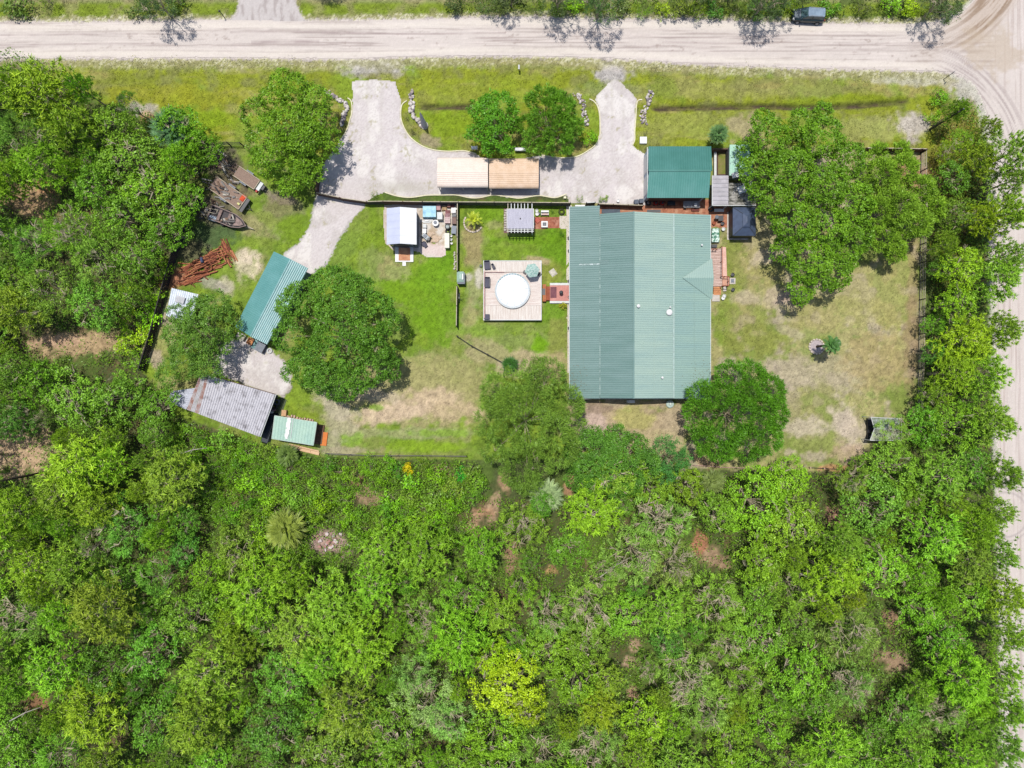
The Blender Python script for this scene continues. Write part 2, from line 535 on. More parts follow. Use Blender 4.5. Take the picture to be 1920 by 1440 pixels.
def ground_colour(px, py):
    n1 = fbm(px / 60, py / 60, 11)
    n2 = fbm(px / 22, py / 22, 21)
    n3 = fbm(px / 7, py / 7, 31, 3)
    rnd = np.random.RandomState(5).rand(*px.shape)
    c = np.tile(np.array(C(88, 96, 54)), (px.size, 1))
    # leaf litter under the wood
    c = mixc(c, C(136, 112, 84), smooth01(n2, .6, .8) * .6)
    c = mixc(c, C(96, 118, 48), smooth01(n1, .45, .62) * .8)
    def zone(poly, soft=6.0, wob=6.0):
        d = sdf(poly, px, py) + (n3 - .5) * wob * 2
        return 1 - smooth01(d, -soft, soft)
    # verge south of the road
    z = zone(VERGE, 4)
    v = mixc(np.tile(np.array(YG), (px.size, 1)), OL, smooth01(n2, .45, .7))
    v = mixc(v, C(168, 160, 90), smooth01(fbm(px / 90, py / 16, 41), .52, .68) * .8)
    v = mixc(v, G1, smooth01(n1, .5, .66) * .8)
    c = c * (1 - z[:, None]) + v * z[:, None]
    # verge north of the road
    z = zone(NORTH, 3)
    v = mixc(np.tile(np.array(C(134, 150, 42)), (px.size, 1)), C(150, 150, 84), smooth01(n2, .42, .66))
    v = mixc(v, C(160, 150, 120), (1 - smooth01(py, -2, 10)) * .7)
    v = mixc(v, C(84, 104, 40), smooth01(px, 840, 940) * smooth01(n2, .38, .6) * .8)
    c = c * (1 - z[:, None]) + v * z[:, None]
    # lawn on the west side and round the pool
    z = zone(PROPERTY_S, 3)
    v = mixc(np.tile(np.array(G1), (px.size, 1)), G2, smooth01(n2, .38, .62))
    v = mixc(v, G3, smooth01(n1, .5, .66) * .75)
    v = mixc(v, T2, smooth01(fbm(px / 30, py / 30, 51), .6, .75) * .5)
    c = c * (1 - z[:, None]) + v * z[:, None]
    # dry yard east of the house
    z = zone(YARD_E, 3)
    v = mixc(np.tile(np.array(C(172, 166, 110)), (px.size, 1)), C(140, 150, 72), smooth01(n1, .38, .6))
    v = mixc(v, C(130, 146, 62), smooth01(fbm(px / 12, py / 12, 62), .52, .66) * .5)
    v = mixc(v, C(186, 172, 148), smooth01(fbm(px / 26, py / 26, 61), .55, .72) * .8)
    c = c * (1 - z[:, None]) + v * z[:, None]
    B = [
        # verge patches
        (60, 145, 60, 10, 0, YG, .6), (330, 180, 130, 22, 2, C(160, 158, 36), .7), (380, 225, 70, 18, 5, C(142, 166, 24), .9), (240, 150, 60, 12, 0, C(140, 146, 50), .6), (560, 160, 70, 25, 0, C(140, 150, 38), .6),
        (262, 205, 34, 13, 5, C(190, 182, 168), .9), (275, 220, 16, 10, 0, C(200, 160, 110), .6),
        (850, 180, 80, 25, 0, C(156, 158, 62), .7), (840, 230, 50, 30, 0, C(138, 160, 26), .9), (960, 150, 90, 16, 0, C(148, 158, 40), .7), (800, 262, 26, 12, 20, C(170, 156, 126), .8), (920, 170, 120, 12, 0, C(150, 160, 36), .6),
        (1130, 165, 60, 16, 0, C(130, 148, 60), .7), (1330, 170, 160, 18, 2, C(160, 156, 84), .7), (1240, 170, 30, 30, 0, C(126, 144, 40), .6), (1500, 165, 150, 14, 2, C(156, 150, 88), .6),
        (1320, 232, 130, 22, 0, C(158, 160, 74), .8), (1400, 240, 40, 26, 0, C(180, 168, 130), .8), (1600, 190, 130, 12, -2, C(140, 152, 24), .8), (1690, 215, 60, 12, 0, C(146, 150, 30), .7), (1640, 240, 100, 22, 0, C(170, 168, 96), .8),
        (1712, 236, 34, 26, 0, C(200, 190, 180), .9), (1560, 245, 60, 20, 0, C(160, 160, 80), .5), (1780, 150, 60, 14, 5, C(186, 176, 160), .9), (1700, 150, 70, 12, 2, C(196, 192, 172), .8), (1810, 170, 26, 34, 0, C(196, 190, 178), .9),
        (1800, 225, 40, 40, 0, C(150, 140, 70), .7), (1790, 300, 50, 70, 0, C(146, 140, 46), .8), (1848, 200, 14, 60, 0, C(206, 204, 190), .8), (1842, 180, 20, 20, 0, C(206, 200, 186), .8),
        # mouths of the drives across the verge
        (702, 128, 54, 17, 0, C(190, 184, 176), .95), (702, 120, 60, 10, 0, C(200, 194, 184), .8), (705, 142, 44, 8, 0, C(150, 146, 90), .5), (1146, 140, 36, 16, 0, C(188, 182, 178), .95), (1146, 122, 26, 16, 0, C(206, 198, 190), .9), (1150, 168, 60, 16, 0, C(150, 152, 100), .4),
        # west yard
        (540, 390, 46, 18, 0, C(138, 134, 92), .8), (530, 372, 26, 12, 10, C(140, 126, 106), .8), (460, 420, 60, 20, 20, C(170, 160, 120), .6), (545, 430, 34, 26, -40, C(124, 150, 34), .9), (480, 452, 40, 12, 10, C(132, 150, 50), .8),
        (430, 335, 40, 40, 0, C(112, 100, 82), .9), (400, 395, 50, 36, 0, C(110, 104, 86), .9), (400, 440, 50, 24, 0, C(84, 104, 66), .9), (350, 470, 50, 20, 0, C(104, 100, 78), .9), (415, 300, 36, 24, 0, C(100, 92, 80), .9),
        (500, 360, 26, 6, 35, C(150, 136, 120), .8), (462, 495, 25, 26, 10, C(224, 208, 180), 1.0), (427, 537, 18, 16, 20, C(218, 202, 186), .95), (440, 520, 40, 40, 0, C(140, 156, 70), .4), (395, 530, 40, 12, 15, C(178, 172, 156), .7),
        (335, 520, 24, 14, -30, C(170, 124, 98), .9), (325, 525, 34, 20, 0, RM, .8), (318, 600, 22, 46, 15, C(188, 176, 150), .9), (300, 640, 24, 46, 15, C(168, 164, 96), .8), (290, 670, 22, 22, 0, C(190, 172, 150), .8), (470, 545, 20, 14, 0, G1, .6),
        (420, 665, 30, 30, 0, C(150, 132, 118), .9), (545, 740, 18, 34, 10, G1, .9), (580, 790, 40, 20, 30, C(140, 158, 40), .8),
        # lawn between barn and pool
        (700, 430, 40, 60, 0, C(130, 154, 36), .6), (760, 540, 60, 40, 20, C(124, 160, 24), .9), (700, 500, 26, 40, 0, C(150, 160, 90), .6), (735, 505, 30, 20, 30, C(170, 164, 110), .7), (820, 520, 36, 50, 0, C(120, 160, 24), .9), (820, 600, 50, 50, 0, C(118, 156, 22), .9),
        (745, 620, 30, 20, 0, C(150, 164, 80), .5), (735, 590, 22, 14, 0, C(172, 164, 110), .6), (840, 480, 16, 40, 0, C(116, 158, 24), .8), (645, 470, 20, 60, 25, C(140, 160, 70), .5),
        # rubbed and sandy back
        (760, 740, 130, 60, 0, C(176, 164, 118), .85), (800, 700, 110, 40, 0, C(168, 164, 106), .8), (740, 775, 80, 20, -8, C(214, 190, 160), .9), (820, 745, 60, 20, 0, C(208, 184, 152), .8), (700, 740, 60, 14, 10, C(206, 188, 160), .7), (850, 770, 60, 22, 0, C(198, 176, 140), .8), (630, 760, 50, 22, 35, C(196, 184, 160), .8), (640, 800, 40, 20, 20, C(190, 180, 150), .7),
        (770, 812, 110, 10, 0, C(160, 164, 110), .8), (800, 838, 90, 12, 0, C(138, 166, 34), .95), (830, 812, 60, 7, 0, C(140, 170, 50), .8), (660, 825, 26, 14, 0, C(136, 168, 50), .8), (620, 830, 26, 20, 0, C(176, 168, 140), .7), (705, 765, 14, 7, 0, C(130, 160, 40), .8), (880, 700, 30, 60, 0, C(166, 162, 104), .7), (645, 845, 50, 8, 0, C(180, 168, 140), .7),
        # pool yard
        (960, 460, 90, 18, 0, C(130, 158, 40), .6), (1040, 470, 30, 40, 0, C(112, 150, 24), .9), (888, 460, 18, 50, 0, C(166, 152, 104), .9), (920, 400, 40, 16, 0, C(122, 158, 22), .8), (1010, 450, 70, 8, 0, C(112, 150, 16), .7), (890, 540, 16, 50, 0, C(166, 168, 120), .7), (898, 520, 8, 20, 0, C(214, 208, 190), .9), (876, 520, 12, 10, 0, C(206, 200, 186), .8), (1030, 510, 22, 26, 0, C(156, 158, 70), .8), (1010, 488, 26, 8, 10, C(186, 168, 130), .8), (878, 590, 16, 30, 0, C(170, 164, 110), .7),
        (960, 615, 90, 10, 0, C(140, 158, 70), .6), (960, 640, 80, 14, 0, C(150, 158, 90), .6), (1010, 650, 18, 22, 10, C(124, 166, 20), 1.0), (930, 665, 70, 22, 12, C(172, 164, 118), .8), (990, 668, 30, 12, 0, C(188, 172, 134), .8), (1045, 640, 18, 60, 0, C(150, 150, 76), .7), (1040, 690, 30, 30, 0, C(176, 160, 120), .8), (900, 620, 50, 10, 0, C(136, 162, 60), .6), (960, 690, 40, 16, 0, C(184, 168, 140), .7), (1040, 585, 22, 20, 0, C(120, 156, 34), .8),
        # behind the house
        (1180, 800, 120, 50, 0, C(186, 166, 134), .95), (1110, 790, 24, 40, 0, C(204, 180, 166), .9), (1190, 785, 36, 26, 0, C(180, 176, 104), .8), (1270, 790, 30, 30, 0, C(190, 172, 140), .9), (1240, 830, 50, 22, 0, C(188, 174, 130), .8), (1320, 860, 40, 16, 10, C(188, 160, 124), .9), (1120, 765, 40, 12, 0, C(160, 140, 120), .8),
        # east yard
        (1410, 460, 60, 40, 0, C(180, 168, 130), .8), (1370, 500, 30, 50, 0, C(140, 146, 62), .9), (1430, 500, 50, 40, 20, C(168, 160, 96), .6), (1360, 600, 24, 40, 0, C(132, 150, 50), .8), (1440, 480, 40, 16, -20, C(202, 186, 158), .8), (1460, 560, 36, 24, 0, C(200, 180, 156), .7), (1490, 560, 34, 16, 0, C(190, 166, 146), .8), (1400, 600, 50, 40, 0, C(160, 154, 84), .5),
        (1420, 640, 60, 30, 0, C(150, 150, 70), .7), (1520, 600, 60, 30, 0, C(176, 166, 108), .5), (1480, 700, 60, 30, 10, C(188, 174, 150), .8), (1550, 700, 90, 40, 0, C(184, 172, 140), .7), (1600, 560, 80, 60, 0, C(176, 170, 108), .6), (1680, 540, 40, 100, 0, C(174, 168, 100), .6), (1640, 680, 60, 50, 0, C(178, 160, 112), .7), (1540, 760, 60, 40, 0, C(150, 152, 84), .6), (1590, 800, 30, 50, -20, C(206, 190, 170), .85), (1500, 800, 50, 22, 0, C(200, 186, 162), .8), (1540, 830, 60, 20, 0, C(158, 158, 90), .6), (1590, 850, 40, 20, 0, C(190, 164, 140), .7), (1470, 760, 30, 40, 0, C(170, 160, 120), .6),
        (1712, 500, 10, 240, 0, C(166, 146, 110), .5), (1708, 640, 16, 80, 0, C(158, 134, 104), .6), (1700, 330, 40, 36, 0, C(184, 136, 108), .8), (1560, 878, 34, 7, 0, C(190, 140, 100), .8), (1520, 640, 30, 24, 0, C(150, 158, 84), .5), (1400, 560, 30, 14, 0, C(196, 180, 156), .6), (1480, 620, 40, 10, 20, C(194, 180, 152), .5),
        # clearings in the wood
        (60, 370, 60, 36, 10, C(188, 156, 118), .95), (90, 350, 22, 12, 0, C(196, 144, 104), .7), (30, 440, 40, 16, 0, C(204, 190, 170), .7), (150, 645, 110, 24, -3, C(196, 168, 128), .95), (110, 640, 50, 10, 0, C(206, 170, 140), .8), (45, 850, 66, 46, 0, C(206, 176, 140), 1.0), (230, 870, 24, 14, 0, C(176, 130, 96), .8),
        (925, 955, 12, 40, 10, C(184, 156, 124), .9), (905, 960, 24, 10, 0, C(190, 150, 116), .9), (888, 985, 14, 26, 10, C(196, 160, 128), .9), (946, 905, 12, 22, -20, C(182, 150, 116), .85), (1070, 910, 12, 26, 20, C(196, 150, 116), .9), (690, 935, 26, 18, 30, C(176, 148, 116), .8), (670, 900, 14, 16, 0, C(186, 140, 112), .8), (830, 890, 24, 16, 0, C(176, 150, 116), .7), (440, 935, 20, 20, 0, C(176, 144, 116), .7),
        (1335, 1045, 42, 18, 25, C(180, 148, 120), .85), (1312, 1020, 14, 26, 0, C(190, 130, 100), .9), (960, 1040, 16, 30, 0, C(186, 146, 120), .8), (1030, 1070, 14, 10, 0, C(200, 160, 110), .8), (1190, 1212, 12, 14, 0, C(190, 158, 132), .85), (1186, 1242, 16, 12, 0, C(190, 160, 134), .85), (1188, 1298, 12, 16, 0, C(188, 150, 124), .85), (1680, 1240, 34, 22, 20, C(180, 148, 122), .85), (1675, 1160, 22, 14, 0, C(190, 150, 124), .8), (1570, 970, 26, 22, 0, C(170, 130, 110), .8), (70, 1320, 26, 20, 0, C(176, 128, 96), .8), (215, 1390, 26, 16, 0, C(150, 120, 90), .6), (1215, 1160, 14, 10, 0, C(200, 150, 90), .8), (470, 1400, 30, 20, 0, C(176, 160, 120), .6),
        (615, 1018, 40, 24, 10, C(190, 160, 150), .9),
    ]
    for i, (cx, cy, rx, ry, an, cc, k) in enumerate(B):
        m = (np.abs(px - cx) < (rx + ry) * 1.7 + 8) & (np.abs(py - cy) < (rx + ry) * 1.7 + 8)
        if not m.any(): continue
        q = blob(px[m], py[m], cx, cy, rx, ry, an, seed=70 + i % 40) * k
        c[m] = c[m] * (1 - q[:, None]) + np.array(cc)[None, :] * q[:, None]
    # dry speckled strip along the road
    bot = np.interp(px, [p[0] for p in ROAD_BOT[:12]], [p[1] for p in ROAD_BOT[:12]])
    sp = smooth01(py, bot - 4, bot + 2) * (1 - smooth01(py + (n3 - .5) * 18 + (n2 - .5) * 22, bot + 10, bot + 28)) * (px < 1800)
    c = mixc(c, C(172, 168, 120), sp * .8)
    c = mixc(c, C(226, 220, 196), sp * (rnd > .5) * .55 * smooth01(n3, .4, .6))
    top = np.interp(px, [p[0] for p in ROAD_TOP[:12]], [p[1] for p in ROAD_TOP[:12]])
    sp = (1 - smooth01(py, top - 1, top + 4)) * smooth01(py + (n3 - .5) * 8, top - 15, top - 8)
    c = mixc(c, C(170, 166, 118), sp * .8)
    c = mixc(c, C(228, 222, 200), sp * (rnd > .5) * .55 * smooth01(n3, .4, .6))
    dr = sdf(ROAD, px, py)
    sp = (1 - smooth01(dr + (n3 - .5) * 16, 4, 14)) * (px > 1780)
    c = mixc(c, C(210, 206, 190), sp * .9)
    # drainage ditch
    dy = DITCH_Y(px)
    k = np.exp(-((py - dy) / 4.6) ** 2) * DITCH_ON(px)
    c = mixc(c, C(96, 84, 66), np.clip(k * 1.25, 0, 1) * (.6 + .4 * smooth01(fbm(px / 18, py / 4, 81), .35, .6)))
    # everything a little uneven at the scale of tufts
    c = road_fringe(c, px, py, n3, rnd)
    g_ = c @ np.array([.3, .6, .1])
    c = c * .97 + g_[:, None] * .03
    s = 1 + (n3 - .5) * .6 + (rnd - .5) * .2 + (fbm(px / 3.2, py / 3.2, 35, 2) - .5) * .5
    dark = smooth01(n3, .6, .8)
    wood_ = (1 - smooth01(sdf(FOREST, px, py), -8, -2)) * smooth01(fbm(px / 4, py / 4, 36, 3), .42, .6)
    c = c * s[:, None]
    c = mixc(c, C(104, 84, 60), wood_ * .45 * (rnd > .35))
    ex = np.maximum(np.abs((px - 960) * S) / 78, np.abs((720 - py) * S) / 57)
    c = mixc(c, C(92, 112, 52), smooth01(ex, .985, 1.02))
    gm = (c[:, 1] > c[:, 0] * .93) & (c[:, 2] < c[:, 1] * .35)
    c[:, 0] = np.where(gm, c[:, 0] * .94, c[:, 0])
    return np.clip(c, 0.004, .8)

def road_fringe(c, px, py, n3, rnd):
    """sand and gravel spilling over the edges into the grass"""
    for poly, w, cc in ((ROAD, 5.0, C(220, 208, 200)), (NDRIVE, 3.5, C(208, 200, 190)), (DRIVE_W, 3.0, C(210, 204, 200)), (PAD_W, 3.5, C(206, 196, 188))):
        xs = [p[0] for p in poly]; ys = [p[1] for p in poly]
        m = (px > min(xs) - 10) & (px < max(xs) + 10) & (py > min(ys) - 10) & (py < max(ys) + 10)
        if not m.any(): continue
        d = sdf(poly, px[m], py[m]) + (n3[m] - .5) * 11 + (rnd[m] - .5) * 4
        k = (1 - smooth01(d, w * .2, w))
        c[m] = c[m] * (1 - k[:, None]) + np.array(cc)[None, :] * k[:, None]
    return c

def DITCH_Y(px):
    return np.interp(px, [770, 900, 1100, 1220, 1420, 1500, 1600, 1710], [201, 200, 201, 204, 199, 202, 199, 190])
def DITCH_ON(px):
    return smooth01(px, 775, 800) * (1 - smooth01(px, 905, 930)) + smooth01(px, 1215, 1235) * (1 - smooth01(px, 1690, 1715))
def ditch_depth(px, py):
    return -0.5 * np.exp(-((py - DITCH_Y(px)) / 5.0) ** 2) * DITCH_ON(px)

res = 0.2
cxs = np.arange(-80, 80.01, res); cys = np.arange(-60, 60.01, res)
far = [110, 160, 260, 500, 1000, 2000]
gxs = np.concatenate([-np.array(far[::-1]), cxs, far]); gys = np.concatenate([-np.array(far[::-1]), cys, far])
GX, GY = np.meshgrid(gxs, gys, indexing='ij')
px, py = GX.ravel() / S + 960, 720 - GY.ravel() / S
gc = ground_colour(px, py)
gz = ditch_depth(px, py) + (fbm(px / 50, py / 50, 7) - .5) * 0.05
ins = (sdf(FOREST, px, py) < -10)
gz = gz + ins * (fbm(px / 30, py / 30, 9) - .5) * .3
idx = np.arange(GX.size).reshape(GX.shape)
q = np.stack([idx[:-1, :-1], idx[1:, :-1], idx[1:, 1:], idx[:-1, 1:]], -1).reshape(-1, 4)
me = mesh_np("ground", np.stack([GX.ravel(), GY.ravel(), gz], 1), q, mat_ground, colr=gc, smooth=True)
ground = bpy.data.objects.new("ground", me)
col.objects.link(ground)
tag(ground, kind='structure')

def road_colour(px, py, d):
    n = px.size
    rnd = np.random.RandomState(8).rand(n)
    base = np.tile(np.array(C(220, 209, 201)), (n, 1))
    # horizontal wheel tracks
    s1 = fbm(px / 160, py / 3.2, 101, 4)
    s2 = fbm(px / 55, py / 1.7, 102, 3)
    hz = mixc(base, C(178, 164, 158), smooth01(s1, .5, .7) * .8)
    pot = smooth01(fbm(px / 9, py / 5, 131, 3), .64, .74) * smooth01(fbm(px / 80, py / 30, 132), .45, .6)
    hz = mixc(hz, C(170, 154, 146), pot * .6)
    hz = mixc(hz, C(236, 224, 216), smooth01(s2, .55, .75) * .6)
    hz = mixc(hz, C(236, 226, 214), np.exp(-((d + 9) / 7.0) ** 2) * .8)
    for (y0, x0, x1, w, k) in [(65, 0, 260, 1.1, .5), (62, 430, 950, 1.2, .5), (84, -50, 330, 1.6, .5), (80, 470, 600, 3.0, .6), (72, 900, 1700, 1.1, .35), (96, 80, 800, 1.3, .35), (80, 1240, 1420, 2.2, .35), (60, 1000, 1300, 1.0, .3), (92, 1500, 1760, 1.2, .4), (82, 1560, 1740, 1.2, .4), (62, 1540, 1760, 1.2, .4)]:
        yy = y0 + np.sin(px / 90 + y0) * 1.6
        hz = mixc(hz, C(166, 148, 146), np.exp(-((py - yy) / w) ** 2) * k * (px > x0) * (px < x1) * (.5 + vnoise(px / 16, py * 0, 6)))
    # vertical tracks
    s1 = fbm(px / 3.0, py / 160, 103, 4)
    vt = mixc(base, C(196, 180, 172), smooth01(s1, .5, .7) * .8)
    vt = mixc(vt, C(234, 222, 216), smooth01(fbm(px / 2, py / 60, 104), .55, .75) * .5)
    c = hz
    k = smooth01(px, 1850, 1880)
    c = c * (1 - k[:, None]) + vt * k[:, None]
    # curves at the junction
    rA = np.sqrt((px - 1690) ** 2 + (py + 125) ** 2)
    sA = fbm(rA / 3.4, np.arctan2(py + 125, px - 1690) * 2, 105, 4)
    cA = mixc(np.tile(np.array(C(206, 190, 176)), (n, 1)), C(166, 144, 124), smooth01(sA, .42, .62))
    kA = smooth01(rA, 165, 190) * (1 - smooth01(rA, 235, 262)) * smooth01(px, 1690, 1790) * (py < 150)
    kA = kA * (0.5 + .5 * smooth01(px, 1780, 1840))
    c = c * (1 - kA[:, None]) + cA * kA[:, None]
    rB = np.sqrt((px - 1688) ** 2 + (py - 318) ** 2)
    sB = fbm(rB / 3.2, np.arctan2(py - 318, px - 1688) * 2, 106, 4)
    cB = mixc(base, C(178, 164, 160), smooth01(sB, .5, .68) * .8)
    kB = smooth01(rB, 168, 182) * (1 - smooth01(rB, 232, 260)) * smooth01(px, 1730, 1790) * (1 - smooth01(py, 300, 360)) * (py > 90)
    c = c * (1 - kB[:, None]) + cB * kB[:, None]
    # a brown apron where the tracks meet
    c = mixc(c, C(196, 178, 156), blob(px, py, 1860, 95, 50, 45, 30, seed=7) * .6)
    # tyre circles on the side road
    rr = np.sqrt((px - 1885) ** 2 + (py - 965) ** 2)
    c = mixc(c, C(160, 150, 150), (np.exp(-((rr - 42) / 2.0) ** 2) + np.exp(-((rr - 50) / 1.5) ** 2)) * .5 * (px > 1870))
    c = c * (1 + (rnd - .5) * .07 + (fbm(px / 5, py / 5, 107) - .5) * .08)[:, None]
    return np.clip(c, 0, .8)

road = sheet("road", ROAD, 0.03, road_colour, mat_road, res=0.15, rough_edge=2.4, edge_scale=8, seed=201)
tag(road, kind='structure')
nd = sheet("road_spur", NDRIVE, 0.024, lambda px, py, d: np.clip(mixc(np.tile(np.array(C(208, 200, 196)), (px.size, 1)), C(184, 174, 170), smooth01(fbm(px / 6, py / 20, 33), .45, .7)) * (1 + (np.random.RandomState(1).rand(px.size) - .5) * .1)[:, None], 0, .8), mat_road, rough_edge=2.0)
tag(nd, kind='structure')

def gravel_colour(px, py, d):
    n = px.size
    rnd = np.random.RandomState(9).rand(n)
    c = np.tile(np.array(C(222, 213, 211)), (n, 1))
    c = mixc(c, C(198, 190, 182), smooth01(fbm(px / 34, py / 34, 111), .45, .66) * .45)
    c = mixc(c, C(240, 234, 228), smooth01(fbm(px / 26, py / 40, 112), .55, .72) * .8)
    c = mixc(c, C(176, 166, 164), (rnd > .8) * .28)
    c = mixc(c, C(246, 242, 236), (rnd < .16) * .3)
    tr = np.exp(-((np.minimum(np.abs(px - 689), np.abs(px - 716))) / 4.0) ** 2) * (py < 260) + np.exp(-((py - 312 - 4 * np.sin(px / 70)) / 4.0) ** 2) * (px > 700) * (px < 1120) * .0 + np.exp(-((np.minimum(np.abs(px - 1147), np.abs(px - 1168))) / 3.5) ** 2) * (py < 280)
    c = mixc(c, C(196, 188, 178), np.clip(tr, 0, 1) * .35 * smooth01(fbm(px / 12, py / 30, 117), .35, .6))
    c = mixc(c, C(170, 164, 120), smooth01(fbm(px / 20, py / 20, 118), .62, .76) * smooth01(fbm(px / 4, py / 4, 119), .5, .6) * .6)
    c = mixc(c, C(196, 190, 176), (1 - smooth01(-d, 0, 4)) * .4)
    c = mixc(c, C(176, 172, 150), (np.exp(-((px - 760) / 60) ** 2 - ((py - 352) / 12) ** 2)) * .5)
    return np.clip(c, 0, .8)

for nm, pl, z, re in (("driveway", DRIVE_L, 0.022, .8), ("driveway_lane", DRIVE_W, 0.026, 1.6), ("gravel_yard", PAD_W, 0.018, 2.2)):
    tag(sheet(nm, pl, z, gravel_colour, mat_gravel, res=0.15, rough_edge=re, seed=301), kind='structure')

def slab_colour(px, py, d):
    n = px.size
    rnd = np.random.RandomState(19).rand(n)
    c = np.tile(np.array(C(226, 218, 206)), (n, 1))
    c = mixc(c, C(196, 176, 150), smooth01(fbm(px / 9, py / 9, 121), .5, .7) * .8)
    c = mixc(c, C(232, 212, 206), blob(px, py, 815, 470, 30, 12, seed=4) * .8)
    c = mixc(c, C(188, 164, 132), blob(px, py, 812, 442, 9, 14, seed=4) * .8)
    c = mixc(c, C(206, 188, 176), (px < 786) * .5)
    return np.clip(c * (1 + (rnd - .5) * .18)[:, None], 0, .8)
tag(sheet("shell_sand_pad", SLAB_SHED, 0.014, slab_colour, mat_gravel, res=0.12, rough_edge=1.2, edge_scale=5, seed=401), kind='structure')

def brick_colour(px, py, d):
    n = px.size
    rnd = np.random.RandomState(29).rand(n)
    c = np.tile(np.array(C(186, 128, 100)), (n, 1))
    c = mixc(c, C(150, 92, 72), smooth01(fbm(px / 5, py / 5, 131), .5, .7) * .8)
    c = mixc(c, C(212, 170, 140), smooth01(fbm(px / 9, py / 6, 132), .55, .75) * .7)
    return np.clip(c * (1 + (rnd - .5) * .3)[:, None], 0, .8)
tag(sheet("brick_paving", BRICK_PATIO, 0.016, brick_colour, mat_gravel, res=0.12, rough_edge=.5, seed=501), kind='structure')
tag(sheet("brick_terrace", RED_PATIO, 0.02, lambda px, py, d: brick_colour(px, py, d) * np.array([.92, .8, .84]), mat_gravel, res=0.12, rough_edge=.3, seed=502), kind='structure')
tag(sheet("concrete_walk", [(1049, 405), (1070, 405), (1070, 429), (1050, 428)], 0.018, lambda px, py, d: np.tile(np.array(C(222, 212, 198)), (px.size, 1)) * (1 + (np.random.RandomState(2).rand(px.size) - .5) * .15)[:, None], mat_gravel, rough_edge=.4), kind='structure')
tag(sheet("gravel_strip", [(1062, 385), (1072, 385), (1074, 700), (1064, 700)], 0.012, lambda px, py, d: np.tile(np.array(C(226, 216, 202)), (px.size, 1)) * (1 + (np.random.RandomState(3).rand(px.size) - .5) * .25)[:, None], mat_gravel, rough_edge=1.2, edge_scale=4), kind='structure')

# low kerbs that edge the gravel
mat_kerb = M("kerb_concrete", C(246, 240, 204), C(226, 218, 186), rough=.9)
def kerb(pts, w=0.17, h=0.12):
    sp = spline(pts, 5)
    mb = MB()
    P = [W(*p) for p in sp]
    vs, fs = [], []
    for i, (x, y) in enumerate(P):
        a = P[max(i - 1, 0)]; b = P[min(i + 1, len(P) - 1)]
        dx, dy = b[0] - a[0], b[1] - a[1]
        L = math.hypot(dx, dy) or 1
        nx, ny = -dy / L * w / 2, dx / L * w / 2
        vs += [(x + nx, y + ny, -0.02), (x + nx * .8, y + ny * .8, h), (x - nx * .8, y - ny * .8, h), (x - nx, y - ny, -0.02)]
    for i in range(len(P) - 1):
        a, b = i * 4, i * 4 + 4
        for j in range(3):
            fs.append((a + j, a + j + 1, b + j + 1, b + j))
    fs += [(0, 3, 2, 1), (len(vs) - 4, len(vs) - 3, len(vs) - 2, len(vs) - 1)]
    mb.add(vs, fs)
    return tag(mb.build("kerb", mat_kerb), kind='structure')
kerb([(652, 184), (658, 189), (660, 198), (660, 212), (656, 226), (652, 240), (646, 252), (636, 266)])
kerb([(763, 189), (755, 195), (752, 205), (752, 222), (758, 240), (770, 258), (790, 273), (812, 281), (840, 284), (870, 283), (893, 289)])
kerb([(1105, 186), (1113, 190), (1120, 199), (1124, 215), (1125, 240), (1124, 256), (1117, 271), (1102, 283), (1080, 294), (1050, 296), (1014, 291)])
kerb([(1204, 187), (1196, 189), (1193, 200), (1192, 220), (1190, 245), (1190, 262), (1186, 272)])
kerb([(722, 361), (745, 368), (770, 370.5), (800, 366.5), (830, 366), (855, 366), (880, 371), (900, 371), (925, 366), (950, 369), (975, 372), (1010, 367), (1040, 371), (1062, 364)])

# short grass standing on the verges and lawns, coloured like the turf under it
rng = np.random.RandomState(91)
gn = 230000
gpx = np.concatenate([rng.uniform(-60, 1850, gn // 2), rng.uniform(260, 1745, gn // 2 * 2 - gn // 2)]); gpy = np.concatenate([rng.uniform(-20, 285, gn // 2), rng.uniform(270, 880, gn // 2 * 2 - gn // 2)])
kp = (np.minimum(np.minimum(sdf(VERGE, gpx, gpy), sdf(NORTH, gpx, gpy)), np.minimum(sdf(PROPERTY_S, gpx, gpy), sdf(YARD_E, gpx, gpy))) < 0)
for pl_ in (ROAD, NDRIVE, DRIVE_L, DRIVE_W, PAD_W, SLAB_SHED, BRICK_PATIO, RED_PATIO):
    kp &= sdf(pl_, gpx, gpy) > 1.2
kp &= fbm(gpx / 9, gpy / 9, 93) > .4
gpx, gpy = gpx[kp], gpy[kp]; gn = len(gpx)
gcol = ground_colour(gpx, gpy) * (0.6 + 0.9 * rng.rand(gn) ** 1.3)[:, None]
ga = rng.uniform(0, 6.28, gn); gl = rng.uniform(.05, .12, gn); gw = gl * .45; gt = rng.uniform(0, 6.28, gn)
gx_, gy_ = (gpx - 960) * S, (720 - gpy) * S
gz_ = ditch_depth(gpx, gpy)
tx, ty = np.cos(gt) * gl * .9, np.sin(gt) * gl * .9
wx, wy = np.cos(ga) * gw, np.sin(ga) * gw
GV = np.stack([np.stack([gx_ - wx, gy_ - wy, gz_], 1), np.stack([gx_ + wx, gy_ + wy, gz_], 1), np.stack([gx_ + wx * .5 + tx, gy_ + wy * .5 + ty, gz_ + gl * .7], 1), np.stack([gx_ - wx * .5 + tx, gy_ - wy * .5 + ty, gz_ + gl * .7], 1)], 1).reshape(-1, 3)
gme = mesh_np("grass", GV, np.arange(4 * gn).reshape(-1, 4), mat_ground, colr=np.repeat(gcol, 4, 0))
grass = bpy.data.objects.new("grass", gme); col.objects.link(grass)
tag(grass, "short tufted grass on the verges, lawns and dry yard", kind='stuff')
